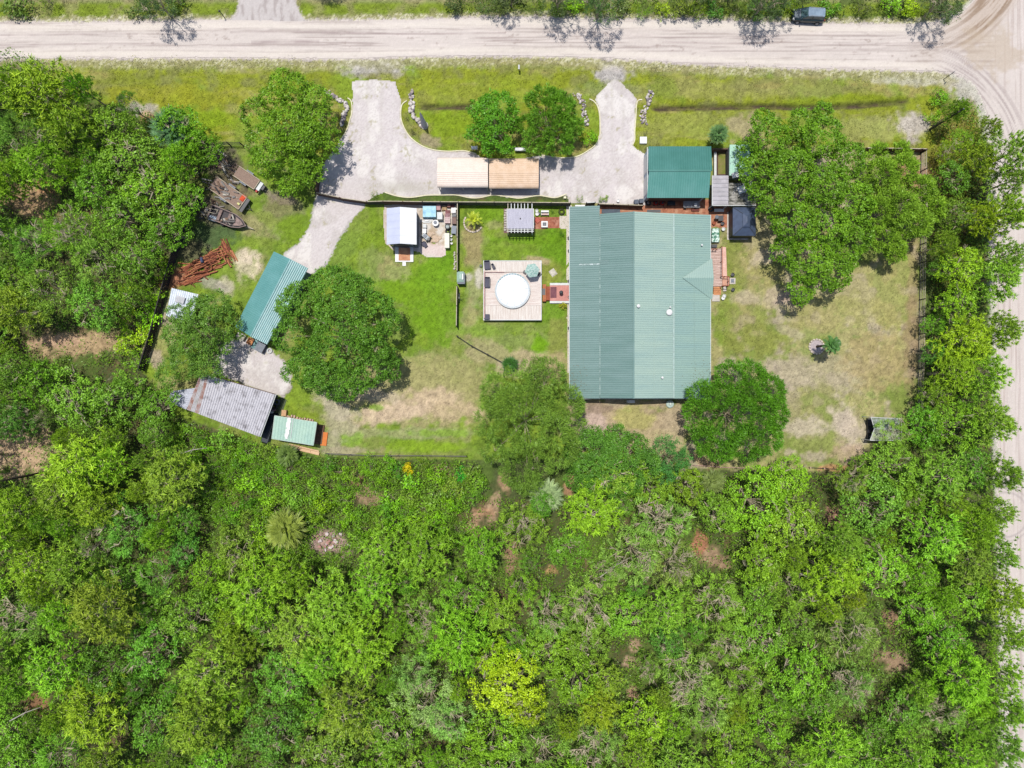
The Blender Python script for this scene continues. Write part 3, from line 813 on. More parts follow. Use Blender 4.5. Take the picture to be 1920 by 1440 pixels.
# ------------------------------------------------------------------ buildings
def wood(name, c, c2=None, **k): return M(name, c, c2, rough=.85, scale=3.0, stretch=k.pop('stretch', (1, 6, 1)), **k)
m_roof_w = M("roof_metal_green_dim", C(104, 140, 134), C(120, 152, 148), rough=.55, scale=.33, spec=.3, grain=.09, stretch=(.5, 3, 1))  # house west slopes: dull side of the sky sheen put into the colour
m_roof_e = M("roof_metal_green_sheen", C(172, 197, 184), C(160, 188, 180), rough=.5, scale=.3, spec=.3, grain=.07, stretch=(.5, 3, 1))  # house east slopes: cloud reflection put into the paler colour
m_roof_g = M("roof_metal_teal", C(66, 130, 120), C(82, 144, 136), rough=.6, scale=.4, spec=.3, grain=.05)
m_roof_b = M("roof_metal_sea_green", C(96, 158, 154), C(112, 170, 168), rough=.4, scale=.5, spec=.5, grain=.05)
m_trim = M("white_trim", C(232, 234, 232), C(214, 218, 214), rough=.6)
m_wall = M("cream_siding", C(206, 200, 186), C(186, 180, 166), rough=.8, stretch=(1, 1, 8))
m_glass = M("dark_window_glass", (0.03, 0.04, 0.05), (0.05, 0.06, 0.07), rough=.1, spec=.6)
m_door = M("painted_door", C(150, 110, 84), rough=.6)
m_black = M("black_metal", (0.02, 0.021, 0.024), (0.035, 0.035, 0.04), rough=.5, spec=.4)
m_rubber = M("tyre_rubber", (0.022, 0.022, 0.024), (0.04, 0.04, 0.04), rough=.85)
m_white = M("white_plastic", C(246, 246, 244), C(232, 232, 230), rough=.5, spec=.3, grain=.04)
m_galv = M("galvanised_metal", C(190, 192, 198), C(160, 162, 170), rough=.45, metal=.1, spec=.5)
m_grey = M("grey_paint", C(140, 146, 156), C(112, 118, 128), rough=.6)
m_red = M("red_paint", C(200, 34, 34), C(150, 26, 30), rough=.5)
m_terra = M("terracotta", C(176, 98, 70), C(140, 78, 58), rough=.9)
m_soil = M("potting_soil", C(90, 70, 54), rough=1)
m_concrete = M("concrete", C(222, 214, 204), C(198, 188, 178), rough=.9)
m_fence = wood("weathered_fence_boards", C(116, 112, 110), C(84, 80, 80), stretch=(9, 9, 1))
m_fence_b = wood("brown_fence_boards", C(128, 100, 86), C(92, 72, 66), stretch=(9, 9, 1))
m_fence_cap = wood("pale_fence_rail", C(214, 204, 180), C(176, 164, 140))
m_lumber = wood("new_lumber", C(226, 184, 142), C(196, 152, 114))
m_pink = wood("pink_deck_boards", C(236, 214, 206), C(206, 176, 166), stretch=(8, 1, 1))
m_orange = M("orange_wood", C(196, 124, 80), C(170, 100, 64), rough=.8)

def roof(mb_list_mat, parent, panels, mat, name="roof", pitch=.33, amp=.036, wave=False, thick=.05):
    mb = MB()
    for p in panels: corr(mb, *p, pitch=pitch, amp=amp, wave=wave, thick=thick)
    return mb.build(name, mat, parent)

# ---- the house
hx, hy = W(1200, 570)
house = thing("house", "long house under a ribbed green roof, sky sheen painted paler east and darker west", "house", (hx, hy))
E0, E1, E2 = 2.7, 3.25, 4.5
xW, _ = W(1068, 0, E0); xS, _ = W(1124.5, 0, E1); xR, _ = W(1189, 0, E2); xT, _ = W(1263, 0, E1 + .15); xE, _ = W(1332, 0, E0)
_, yN1 = W(0, 387.5, E0); _, yN = W(0, 401, E1); _, yS = W(0, 747, E0)
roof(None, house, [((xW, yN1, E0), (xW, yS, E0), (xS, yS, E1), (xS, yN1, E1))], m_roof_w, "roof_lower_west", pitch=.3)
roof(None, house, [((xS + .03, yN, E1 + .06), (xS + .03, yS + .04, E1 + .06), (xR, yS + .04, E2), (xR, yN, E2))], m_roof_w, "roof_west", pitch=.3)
zt = E1 + .2
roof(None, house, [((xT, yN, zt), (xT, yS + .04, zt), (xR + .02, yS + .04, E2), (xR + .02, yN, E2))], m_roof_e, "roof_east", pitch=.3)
m_roof_e2 = M("roof_metal_green_sheen_low", C(156, 186, 174), C(146, 178, 172), rough=.5, scale=.3, spec=.3, grain=.07, stretch=(.5, 3, 1))  # same painted cloud reflection on the lower east slope
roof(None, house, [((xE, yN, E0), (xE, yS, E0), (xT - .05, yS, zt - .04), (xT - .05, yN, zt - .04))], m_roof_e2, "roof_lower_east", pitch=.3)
# cross gable above the side porch
gz = 3.38
A = (W(1280, 521, gz)[0], W(1280, 521, gz)[1], gz); Bp = (xE + .25, A[1], gz + .02)
Cn = (xE + .25, W(0, 484, E0)[1], E0 + .03); Cs = (xE + .25, W(0, 562, E0)[1], E0 + .03)
mb = MB()
corr(mb, A, Bp, Cn, A, pitch=.3, amp=.03); 
mb.build("gable_roof", m_roof_e, house)
mb = MB(); corr(mb, A, Bp, Cs, A, pitch=.3, amp=.03)
mb.build("gable_roof", m_roof_e2, house)
MB().poly([(Cn[0] - .35, Cn[1] - .3), (Cs[0] - .35, Cs[1] + .3), (Cs[0] - .25, Cs[1] + .3), (Cn[0] - .25, Cn[1] - .3)], E0 - .25, E0 + .02).build("gable_fascia", m_trim, house)
mb = MB(); mb.box(xR - .16, xR + .04, yS + .02, yN + .02, E2 + .005, E2 + .055); mb.build("ridge_cap", m_roof_w, house)
# walls, wall openings
mb = MB()
mb.box(xW + .45, xE - .35, yS + .35, yN - .35, 0, E0 - .12)
mb.box(xW + .45, xS - .1, yN - .35, yN1 - .35, 0, E0 - .12)
mb.add([(xS, yN - .36, E0 - .12), (xT, yN - .36, E0 - .12), (xT, yN - .36, zt - .12), (xR, yN - .36, E2 - .15), (xS, yN - .36, E1 - .1)], [(0, 1, 2, 3, 4)])
mb.add([(xS, yS + .36, E0 - .12), (xT, yS + .36, E0 - .12), (xT, yS + .36, zt - .12), (xR, yS + .36, E2 - .15), (xS, yS + .36, E1 - .1)], [(4, 3, 2, 1, 0)])
mb.build("walls", m_wall, house)
MB().box(xW - .07, xW, yS - .02, yN1, E0 - .13, E0 + .02).build("gutter", m_trim, house)
MB().box(xE, xE + .07, yS - .02, yN, E0 - .13, E0 + .03).build("gutter", m_trim, house)
MB().box(xW, xE, yS - .09, yS - .01, E0 - .14, E0 + .015).build("fascia", m_trim, house)
for k in range(5):
    y = yS + 3 + k * 5
    f = MB().box(xW + .40, xW + .45, y, y + 1.2, .9, 2.0).build("window", m_trim, house)
    MB().box(xW + .385, xW + .40, y + .08, y + 1.12, .98, 1.92).build("pane", m_glass, f)
    if k != 3:
        f = MB().box(xE - .35, xE - .30, y, y + 1.2, .9, 2.0).build("window", m_trim, house)
        MB().box(xE - .30, xE - .285, y + .08, y + 1.12, .98, 1.92).build("pane", m_glass, f)
MB().box(xW + .39, xW + .45, W(0, 549)[1] - .45, W(0, 549)[1] + .45, .1, 2.15).build("door", m_door, house)
# things standing up through the roof
def roof_z(x):
    if x < xS: return E0 + (E1 - E0) * (x - xW) / (xS - xW)
    if x < xR: return E1 + (E2 - E1) * (x - xS) / (xR - xS)
    if x < xT: return E2 + (zt - E2) * (x - xR) / (xT - xR)
    return zt + (E0 - zt) * (x - xT) / (xE - xT)
for (px_, py_, r, h_, nm, m_) in ((1195, 575, .17, .35, "vent_pipe", m_white), (1257, 576, .09, .3, "vent_pipe", m_white), (1241.5, 708, .12, .3, "vent_pipe", m_white), (1319, 457.5, .1, .3, "vent_pipe", m_white)):
    x, y = W(px_, py_, 3.9); z = roof_z(x)
    MB().lathe([(r, -.1), (r, h_), (r * 1.35, h_), (r * 1.35, h_ + .06), (r * .3, h_ + .14)], x, y, 12, z).build(nm, m_, house)
x, y = W(1255, 585.5, 3.8); z = roof_z(x)
MB().lathe([(.2, -.1), (.2, .22), (.42, .24), (.42, .3), (.3, .38), (.1, .42), (.02, .43)], x, y, 20, z).build("vent_cap", m_white, house)
# the patched sheets on the west slope
m_shiny = M("bare_metal_patch", C(190, 208, 208), C(120, 150, 146), rough=.5, spec=.4, scale=2.5, amount=(.42, .56))
x0, y0 = W(1086, 496, 3); x1, _ = W(1124, 496, 3)
corr(mb := MB(), (x0, y0 + .1, roof_z(x0) + .055), (x0, y0 - .1, roof_z(x0) + .055), (x1, y0 - .1, roof_z(x1) + .055), (x1, y0 + .1, roof_z(x1) + .055), pitch=.3, amp=.02, thick=.02)
mb.build("roof_patch", m_shiny, house)
x0, y0 = W(1126, 492, 3.4); x1, _ = W(1142, 492, 3.6)
m_dk = M("dark_roof_patch", C(96, 130, 126), C(110, 142, 138), rough=.5, stretch=(.6, 5, 1))
corr(mb := MB(), (x0, y0 + .3, roof_z(x0) + .1), (x0, y0 - .3, roof_z(x0) + .1), (x1, y0 - .3, roof_z(x1) + .06), (x1, y0 + .3, roof_z(x1) + .06), pitch=.3, amp=.02, thick=.02)
mb.build("roof_patch", m_dk, house)
# seam with broken paint along the west break in the pitch
rg = random.Random(4)
mb = MB()
y = yS + .4
mb.box(xS - .02, xS + .05, yS + .4, yN - .4, E1 + .1, E1 + .12)
mb.build("roof_seam", M("seam_sealant", C(190, 210, 204), C(116, 146, 142), rough=.6, scale=1.6, amount=(.4, .55)), house)
xs_, _ = W(1266, 0, zt)
MB().box(xT - .1, xT + .1, yS + .05, yN - .02, zt + .05, zt + .07).build("roof_flashing", M("flashing", C(176, 202, 194), rough=.5), house)

# sheet laps across the long roof slopes, and leaf litter blown under the trees
rg = random.Random(9)
for nm_, xa, xb, m_ in (("sheet_lap", xW + 1.9, xW + 1.93, m_roof_w), ("sheet_lap", (xR + xT) / 2, (xR + xT) / 2 + .04, m_roof_e), ("sheet_lap", xE - 2.3, xE - 2.26, m_roof_e2)):
    MB().box(xa, xb, yS + .1, yN - .05, roof_z(xa) + .03, roof_z(xa) + .065).build(nm_, m_, house)
mb = MB()
for k in range(420):
    if k % 2: x, y = rg.gauss(xE - 1.2, 1.2), rg.gauss(yS + 1.6, 1.7)
    else: x, y = rg.gauss(xW + .6, .8), rg.gauss(yS + 1.6, 1.6)
    if not (xW < x < xE and yS < y < yN): continue
    mb.cbox(x, y, roof_z(x) + .055, rg.uniform(.04, .12), rg.uniform(.03, .06), .01, rg.uniform(0, 3))
mb.build("leaf_litter", M("dry_leaves", C(140, 110, 70), C(100, 90, 50)), house)

# ---- green garage
gx_, gy_ = W(1272, 323)
gar = thing("garage", "two-slope garage with a saturated teal ribbed roof beside the gravel drive", "garage", (gx_, gy_))
mb = MB()
e, rz = 3.0, 3.85
xl0, yt = W(1216, 274.5, e); xr0, _ = W(1333.5, 275, e); xl1, yb = W(1213, 371, e); xr1, _ = W(1329, 371, e)
xlr, yr = W(1214.5, 320, rz); xrr, _ = W(1331.5, 320, rz)
m_roof_g2 = M("roof_metal_teal_haze", C(82, 150, 140), C(102, 162, 154), rough=.55, scale=.4, spec=.3, grain=.05)  # south slope: specular haze put into the lighter colour
roof(None, gar, [((xl0, yt, e), (xr0, yt, e), (xrr + .3, yr, rz), (xlr + .1, yr, rz))], m_roof_g, "roof_north", pitch=.32)
roof(None, gar, [((xl1, yb, e), (xr1, yb, e), (xrr + .1, yr - .01, rz), (xlr + .2, yr - .01, rz))], m_roof_g2, "roof_south", pitch=.32)
MB().box(xlr + .15, xrr + .1, yr - .12, yr + .12, rz + .03, rz + .07).build("ridge_cap", m_roof_g, gar)
m_bluew = M("pale_blue_siding", C(206, 222, 236), C(188, 204, 222), rough=.7)
MB().box(xl1 + .15, xr1 - .3, yb + .35, yt - .3, 0, e - .1).build("walls", m_bluew, gar)
MB().box(xl1 + .02, xl1 + .1, yb + .1, yt - .1, e - .2, e + .02).build("fascia", m_trim, gar)
mb = MB()
for k in range(2):
    y = yb + .8 + k * 3.0
    mb.box(xl1 + .1, xl1 + .15, y, y + 2.5, 0, 2.4)
mb.build("roll_up_door", m_white, gar)
MB().box(xl1 + .6, xr1 - .6, yb + .29, yb + .345, .1, 2.3).build("back_wall_boards", m_fence_b, gar)

# ---- carports
for i, (x0, x1, y0, y1, c1, c2, lab) in enumerate(((820, 915, 294.5, 350, C(246, 226, 210), C(252, 236, 222), "cream ribbed metal carport on the gravel, westerly of the touching pair"),
                                                   (917, 1010, 296, 352, C(242, 212, 184), C(226, 192, 158), "tan orange ribbed metal carport on the gravel, half under the trees"))):
    h = 2.25
    ax, ay = W(x0, y0, h); bx, by = W(x1, y1, h)
    cp = thing("carport", lab, "carport", ((ax + bx) / 2, (ay + by) / 2), "metal carports on the driveway")
    m_ = M("carport_steel_%s" % ("cream" if i == 0 else "tan"), c1, c2, rough=.6, spec=.3, scale=.9, grain=.1)
    mb = MB()
    prof = [(by - .03, h - .32), (by + .12, h - .1), (by + .5, h + .04), ((ay + by) / 2, h + .3), (ay - .5, h + .04), (ay - .12, h - .1), (ay + .03, h - .32)]
    n = 16
    # rolled profile with ribs that run the long way
    ys, zs = [], []
    for k in range(len(prof) - 1):
        L = math.hypot(prof[k + 1][0] - prof[k][0], prof[k + 1][1] - prof[k][1]); q = max(2, int(L / .23) * 2)
        for j in range(q):
            t = j / q
            y = prof[k][0] + (prof[k + 1][0] - prof[k][0]) * t; z = prof[k][1] + (prof[k + 1][1] - prof[k][1]) * t
            ys.append(y); zs.append(z + (.03 if j % 2 else 0))
    ys.append(prof[-1][0]); zs.append(prof[-1][1])
    vs, fs = [], []
    for y, z in zip(ys, zs): vs += [(ax, y, z), (bx, y, z), (ax, y, z - .05), (bx, y, z - .05)]
    for k in range(len(ys) - 1):
        a, b = k * 4, k * 4 + 4
        fs += [(a, a + 1, b + 1, b), (a + 2, b + 2, b + 3, a + 3), (a, b, b + 2, a + 2), (a + 1, a + 3, b + 3, b + 1)]
    mb.add(vs, fs).build("roof", m_, cp)
    for px_ in (ax + .15, (ax + bx) / 2, bx - .15):
        for py_ in (ay - .12, by + .12):
            MB().box(px_ - .05, px_ + .05, py_ - .05, py_ + .05, 0, h - .15).build("post", m_trim, cp)
    MB().box(ax + .1, bx - .1, by + .1, by + .14, h - .75, h - .3).build("shade_strip", M("carport_edge_shade", C(120, 130, 150), rough=.5), cp)  # dark strip added for the shade under the roof edge
    MB().box(ax + .02, ax + .08, by + .1, ay - .1, h - .34, h - .12).build("end_trim", m_trim, cp)
    MB().box(bx - .08, bx - .02, by + .1, ay - .1, h - .34, h - .12).build("end_trim", m_trim, cp)
    MB().box(ax + .3, bx - .3, ay - .25, ay - .2, 0, h - .4).build("back_panel", m_, cp)

# ---- white barn-shaped shed
sx_, sy_ = W(756, 430)
shed = thing("storage_shed", "white roofed shed, shade painted lavender on its west slope, with a small brick coloured stoop", "shed", (sx_, sy_))
e, rz = 3.2, 3.9
xl, yt = W(725, 390.5, e); xr, yb = W(781, 458.5, e); xm, _ = W(749.5, 0, rz)
m_wr = M("roof_metal_white_sheen", C(255, 255, 255), C(244, 246, 250), rough=.45, spec=.4, grain=.02, scale=.8)  # east slope: bright sheen painted into the colour
m_lr = M("roof_metal_white_dim", C(206, 212, 236), C(216, 222, 244), rough=.5, spec=.3, grain=.03, scale=.8)  # west slope: dimmer side of the same roof painted lavender grey
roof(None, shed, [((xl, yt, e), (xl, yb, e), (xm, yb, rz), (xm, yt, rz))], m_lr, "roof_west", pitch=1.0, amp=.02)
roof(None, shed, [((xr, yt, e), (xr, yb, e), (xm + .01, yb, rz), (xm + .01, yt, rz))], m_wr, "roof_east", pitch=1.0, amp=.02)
m_sw = M("grey_shed_siding", C(136, 142, 152), C(112, 116, 126), rough=.7, stretch=(6, 6, 1))
mb = MB().box(xl + .18, xr - .15, yb + .25, yt - .2, 0, e - .06)
mb.add([(xl + .18, yb + .25, e - .06), (xr - .15, yb + .25, e - .06), (xm, yb + .25, rz - .1)], [(0, 1, 2)])
mb.add([(xl + .18, yt - .2, e - .06), (xr - .15, yt - .2, e - .06), (xm, yt - .2, rz - .1)], [(2, 1, 0)])
mb.build("walls", m_sw, shed)
d = MB().box(xm - .75, xm + .75, yb + .19, yb + .25, .1, 2.2).build("door", M("shed_door_paint", C(92, 98, 112), rough=.6), shed)
MB().box(xm - .05, xm - .01, yb + .15, yb + .19, 1.0, 1.15).build("handle", m_black, d)
for s_ in (-1, 1): MB().box(xm + s_ * 1.35 - .3, xm + s_ * 1.35 + .3, yb + .2, yb + .25, 1.2, 2.0).build("window", m_glass, shed)
x0, y0 = W(741, 468.5, .15); x1, y1 = W(775, 491, .15)
MB().box(x0, x1, y1, y0 + .4, -.02, .18).build("stoop", m_white, shed)
x0, y0 = W(747.5, 468.5, .2); x1, y1 = W(769, 488.5, .2)
MB().box(x0, x1, y1, y0 + .3, .18, .22).build("stoop_brick", M("stoop_brick", C(192, 126, 96), C(236, 184, 140), rough=.9, scale=1.2), shed)
x0, y0 = W(754.5, 490, .1); x1, y1 = W(761, 498.5, .1)
MB().box(x0, x1, y1, y0 - .02, -.02, .1).build("step", m_white, shed)

# ---- slanted teal barn in the west
def apx(h, *pts): return [(*W(px_, py_, h), h) for px_, py_ in pts]
bx_, by_ = W(508, 560)
barn = thing("barn", "slanted sea green ribbed metal barn at the end of the gravel lane", "barn", (bx_, by_))
e, rz = 2.9, 3.75
TL, BL, TR, BR = apx(e, (513.5, 471.5), (441, 613), (578, 503), (501, 646))
RT, RB = apx(rz, (545, 486), (470, 631))
m_roof_b2 = M("roof_metal_sea_green_sheen", C(120, 172, 172), C(150, 198, 200), rough=.35, scale=.5, spec=.5, grain=.05)  # brighter sheen of the east slope put into its colour
roof(None, barn, [(TL, BL, RB, RT)], m_roof_b, "roof_west", pitch=.28, amp=.02)
# the east slope is laid with sheets whose deep ribs run the long way
RT2, RB2 = (RT[0], RT[1], RT[2] - .02), (RB[0], RB[1], RB[2] - .02)
mb = MB(); corr(mb, RT2, RB2, BR, TR, pitch=.3, amp=.0); mb = MB()
for k in range(1, 10):
    t = k / 9.5
    P_ = tuple(RT2[i] + (TR[i] - RT2[i]) * t for i in range(3)); Q_ = tuple(RB2[i] + (BR[i] - RB2[i]) * t for i in range(3))
    mb.tube((P_[0], P_[1], P_[2] + .02), (Q_[0], Q_[1], Q_[2] + .02), .085, .085, 6)
mb.build('roof_ribs', M('roof_rib_highlight', C(206, 236, 234), C(180, 220, 220), rough=.4, spec=.5, grain=.04), barn); mb = MB(); corr(mb, RT2, TR, BR, RB2, pitch=.3, amp=.02); mb.build("roof_east", m_roof_b2, barn)  # highlights along the ribs put into their pale colour
dx, dy = (BL[0] - TL[0]), (BL[1] - TL[1]); L = math.hypot(dx, dy); ux, uy = dx / L, dy / L
def lp(a, b, t): return (a[0] + (b[0] - a[0]) * t, a[1] + (b[1] - a[1]) * t)
q = [lp(TL, BR, .05), lp(BL, TR, .05), lp(BR, TL, .05), lp(TR, BL, .05)]
MB().poly(q, 0, e - .1).build("walls", M("barn_siding", C(120, 150, 150), C(96, 128, 126), rough=.7), barn)
mb = MB(); 
mb.tube(RT, RB, .1, .1, 6); mb.build("ridge_cap", M("ridge_flashing", C(170, 216, 216), rough=.4), barn)

# ---- small white tin roof under the olive oak
wr = thing("lean_to", "white tin lean-to roof half hidden under the oak by the log heap", "lean-to", W(338, 570))
a, b, c_, d_ = apx(2.3, (322, 540), (372, 552), (358, 604), (311, 592))
mb = MB(); corr(mb, a, b, c_, d_, pitch=.3, amp=.05); mb.build("roof", M("white_tin", C(232, 240, 250), C(190, 204, 220), rough=.4, spec=.5, scale=1.2), wr)
for p in (a, b, c_, d_): MB().box(p[0] - .06, p[0] + .06, p[1] - .06, p[1] + .06, 0, 2.24).build("post", m_lumber, wr)
MB().cbox(*W(338, 562, 2.5), 2.36, 1.2, .9, .25, -.3).build("roof_box", m_galv, wr)

# ---- grey rusty shed
gs = thing("machine_shed", "wide grey galvanised shed roof with two rust red sheets by the wood's edge", "shed", W(430, 765))
hN, hS = 2.9, 2.5
A1 = (*W(392, 704, hN), hN); B1 = (*W(516, 739.5, hN), hN); C1 = (*W(487, 819, hS), hS); D1 = (*W(372, 776, hS), hS)
m_gal = M("old_galvanised_sheets", C(204, 202, 208), C(134, 130, 134), rough=.5, spec=.3, scale=1.1, stretch=(1, 1, 1), amount=(.5, .74), grain=.2)
mb = MB(); corr(mb, A1, B1, C1, D1, pitch=.34, amp=.08); mb.build("roof", m_gal, gs)
A2 = (*W(376, 699, hN), hN - .03); D2 = (*W(350, 768, hS), hS - .03)
def seg(t0, t1):
    f = lambda P, Q, t: tuple(P[i] + (Q[i] - P[i]) * t for i in range(3))
    A1b, D1b = (A1[0], A1[1], A1[2] - .03), (D1[0], D1[1], D1[2] - .03)
    return f(A2, A1b, t0), f(A2, A1b, t1), f(D2, D1b, t1), f(D2, D1b, t0)
m_rust = M("rusty_sheet", C(160, 116, 104), C(190, 180, 178), rough=.8, scale=1.5, amount=(.42, .64))
m_palemetal = M("pale_sheet", C(200, 198, 204), C(168, 166, 160), rough=.6, scale=1.5)
for (t0, t1, m_, l_) in ((0, .3, m_rust, "rust streaked roof sheet"), (.3, .68, m_palemetal, "pale dirty roof sheet"), (.68, 1, m_rust, "rust red roof sheet")):
    mb = MB(); corr(mb, *seg(t0, t1), pitch=.22, amp=.03); mb.build("roof_sheet", m_, gs, label=l_)
hl = 2.3
a, b, c_, d_ = apx(hl, (322, 733), (371, 727), (349, 768), (313, 752))
mb = MB(); corr(mb, b, c_, d_, a, pitch=.3, amp=.05); mb.build("lower_roof", M("bright_galvanised", C(206, 210, 222), C(170, 174, 188), rough=.4, spec=.5), gs)
q = [lp(A1, C1, .06), lp(D1, B1, .06), lp(C1, A1, .06), lp(B1, D1, .06)]
MB().poly(q, 0, hS - .1).build("walls", M("shed_boards", C(110, 100, 96), C(90, 80, 78), rough=.9), gs)
MB().tube((B1[0], B1[1], hN - .06), (A1[0], A1[1], hN - .06), .07, .07, 6).build("eave_beam", m_fence_b, gs)
MB().tube((C1[0] + .1, C1[1], hS - .08), (B1[0] + .1, B1[1], hN - .08), .06, .06, 6).build("side_beam", m_trim, gs)

# ---- mint green small shed
ms = thing("workshop_shed", "small mint green roofed shed with a torn white tarpaulin strip", "shed", W(552, 805))
h = 2.4
a, b, c_, d_ = apx(h, (515, 779.5), (594, 792), (587.5, 835), (509.5, 822.5))
mb = MB(); corr(mb, a, b, c_, d_, pitch=.42, amp=.03); mb.build("roof", M("mint_roof_metal", C(180, 212, 192), C(160, 196, 182), rough=.5, spec=.3, scale=.7), ms)
q = [lp(a, c_, .08), lp(d_, b, .08), lp(c_, a, .08), lp(b, d_, .08)]
MB().poly(q, 0, h - .08).build("walls", m_lumber, ms)
mb = MB()
for (p, r) in (((a, b)), ((b, c_)), ((c_, d_)), ((d_, a))): mb.tube((p[0], p[1], h), (r[0], r[1], h), .05, .05, 5)
mb.build("roof_trim", M("mint_trim", C(214, 232, 218), rough=.5), ms)
rg = random.Random(3)
mb = MB()
t0, t1 = W(543, 786, h), W(538, 820, h)
for k in range(9):
    x, y = t0[0] + (t1[0] - t0[0]) * k / 8 + rg.uniform(-.08, .08), t0[1] + (t1[1] - t0[1]) * k / 8
    mb.cbox(x, y, h + .06 + .004 * k, rg.uniform(.3, .6), .42, .03, rg.uniform(-.3, .1))
mb.build("tarpaulin_strip", m_white, ms)
mb = MB(); p0, p1 = W3(550, 783, h + .05), W3(545, 822, h + .05); mb.tube(p0, p1, .05, .05, 6); mb.build("roof_seam", m_trim, ms)

# ---- black gazebo
gx0, gy1 = W(1374, 388.5, 2.2); gx1, gy0 = W(1417, 442, 2.2)
gzb = thing("gazebo", "dark slate hip-roofed gazebo beside the house", "gazebo", ((gx0 + gx1) / 2, (gy0 + gy1) / 2))
cx, cy = (gx0 + gx1) / 2, (gy0 + gy1) / 2
rx0, rx1, ry0, ry1 = cx - .12, cx + .12, cy - .55, cy + .55
m_gz = M("slate_roof_metal", C(84, 98, 124), C(70, 82, 106), rough=.4, spec=.5, grain=.05)
def hip(mb, x0, x1, y0, y1, z0, X0, X1, Y0, Y1, z1):
    v = [(x0, y0, z0), (x1, y0, z0), (x1, y1, z0), (x0, y1, z0), (X0, Y0, z1), (X1, Y0, z1), (X1, Y1, z1), (X0, Y1, z1)]
    v += [(p[0], p[1], p[2] - .06) for p in v[:4]]
    mb.add(v, [(0, 1, 5, 4), (1, 2, 6, 5), (2, 3, 7, 6), (3, 0, 4, 7), (4, 5, 6, 7), (8, 9, 1, 0), (9, 10, 2, 1), (10, 11, 3, 2), (11, 8, 0, 3), (11, 10, 9, 8)])
mb = MB(); hip(mb, gx0, gx1, gy0, gy1, 2.2, cx - .4, cx + .4, cy - .85, cy + .85, 2.95); mb.build("roof", m_gz, gzb)
mb = MB(); hip(mb, cx - .48, cx + .48, cy - .93, cy + .93, 3.06, cx - .04, cx + .04, cy - .45, cy + .45, 3.3); mb.build("upper_roof", m_gz, gzb)
mb = MB()
for sx in (-1, 1):
    for sy in (-1, 1):
        mb.tube((gx0 if sx < 0 else gx1, gy0 if sy < 0 else gy1, 2.22), (cx + sx * .4, cy + sy * .85, 2.97), .035, .035, 5)
mb.build("hip_rib", m_black, gzb)
for sx in (gx0 + .15, gx1 - .15):
    for sy in (gy0 + .15, gy1 - .15): MB().box(sx - .06, sx + .06, sy - .06, sy + .06, 0, 2.16).build("post", m_black, gzb)
MB().box(gx0 - .1, gx1 - .3, gy0 - .1, gy1 - .1, 0, .06).build("floor", m_concrete, gzb)
MB().box(gx0 + .05, gx0 + .1, gy0 + .2, gy1 - .2, .3, 2.0).build("curtain", m_black, gzb)
MB().box(gx0 + .2, gx1 - .2, gy0 + .05, gy0 + .1, .3, 2.0).build("curtain", m_black, gzb)

# ---- grey flat roof and pale green strip roof next to the garage
fr = thing("porch_roof", "flat grey corrugated roof between the teal garage and the gazebo, mossy on its east side", "porch roof", W(1372, 362))
h = 2.5
x0, y1 = W(1336, 329, h); x1, y0 = W(1366, 384.5, h); x2, _ = W(1417.5, 0, h); _, y1b = W(0, 343, h)
m_fr = M("grey_corrugated", C(196, 192, 198), C(172, 168, 172), rough=.6, scale=.8)
m_fr2 = M("mossy_corrugated", C(176, 172, 164), C(84, 84, 74), rough=.8, scale=1.2, stretch=(1, 1.6, 1), amount=(.42, .58))
mb = MB(); corr(mb, (x0, y1, h), (x0, y0, h - .08), (x1, y0, h - .08), (x1, y1, h), pitch=.55, amp=.06); mb.build("roof", m_fr, fr)
mb = MB(); corr(mb, (x1 + .02, y1b, h - .01), (x1 + .02, y0, h - .09), (x2, y0, h - .09), (x2, y1b, h - .01), pitch=.45, amp=.06); mb.build("mossy_roof", m_fr2, fr, label="moss stained east part of the roof")
mb = MB().box(x0 - .09, x0 - .01, y0 - .06, y1, h - .12, h + .06).box(x0 - .01, x2, y0 - .09, y0 - .015, h - .2, h + .01); mb.build("gutter", m_trim, fr)
for px_ in (x0 + .1, x1, x2 - .1):
    for py_ in (y0 + .1, y1b - .1): MB().box(px_ - .05, px_ + .05, py_ - .05, py_ + .05, 0, h - .16).build("post", m_trim, fr)
gr_ = thing("greenhouse", "pale mint strip roof of the greenhouse under the big spreading oak", "greenhouse", W(1388, 300))
x0, y1 = W(1367.5, 272, 2.4); x1, y0 = W(1411, 329, 2.4)
mb = MB(); corr(mb, (x0, y0, 2.4), (x1, y0, 2.4), (x1, y1, 2.55), (x0, y1, 2.55), pitch=.26, amp=.05); mb.build("roof", M("mint_plastic_sheet", C(176, 224, 200), C(196, 234, 214), rough=.4, spec=.3), gr_)
MB().box(x0 + .1, x1 - .1, y0 + .1, y1 - .1, 0, 2.35).build("walls", M("cloudy_plastic", C(180, 196, 190), rough=.5), gr_)
x0, y1 = W(1373, 355, 2.0); x1, y0 = W(1398, 364, 2.0)
tag(MB().cbox(*W(1398, 352, 2.62), 2.55, 2.2, 1.0, .12, .4).build("plastic_sheet", m_white), "crumpled white plastic sheet on the mossy roof edge under the oak", "plastic sheet")
tag(MB().cbox(*W(1386, 327, 2.62), 2.6, 2.0, .7, .12, .2).build("plastic_sheet", m_white), "white plastic sheet lying at the mint strip roof's lower end", "plastic sheet")

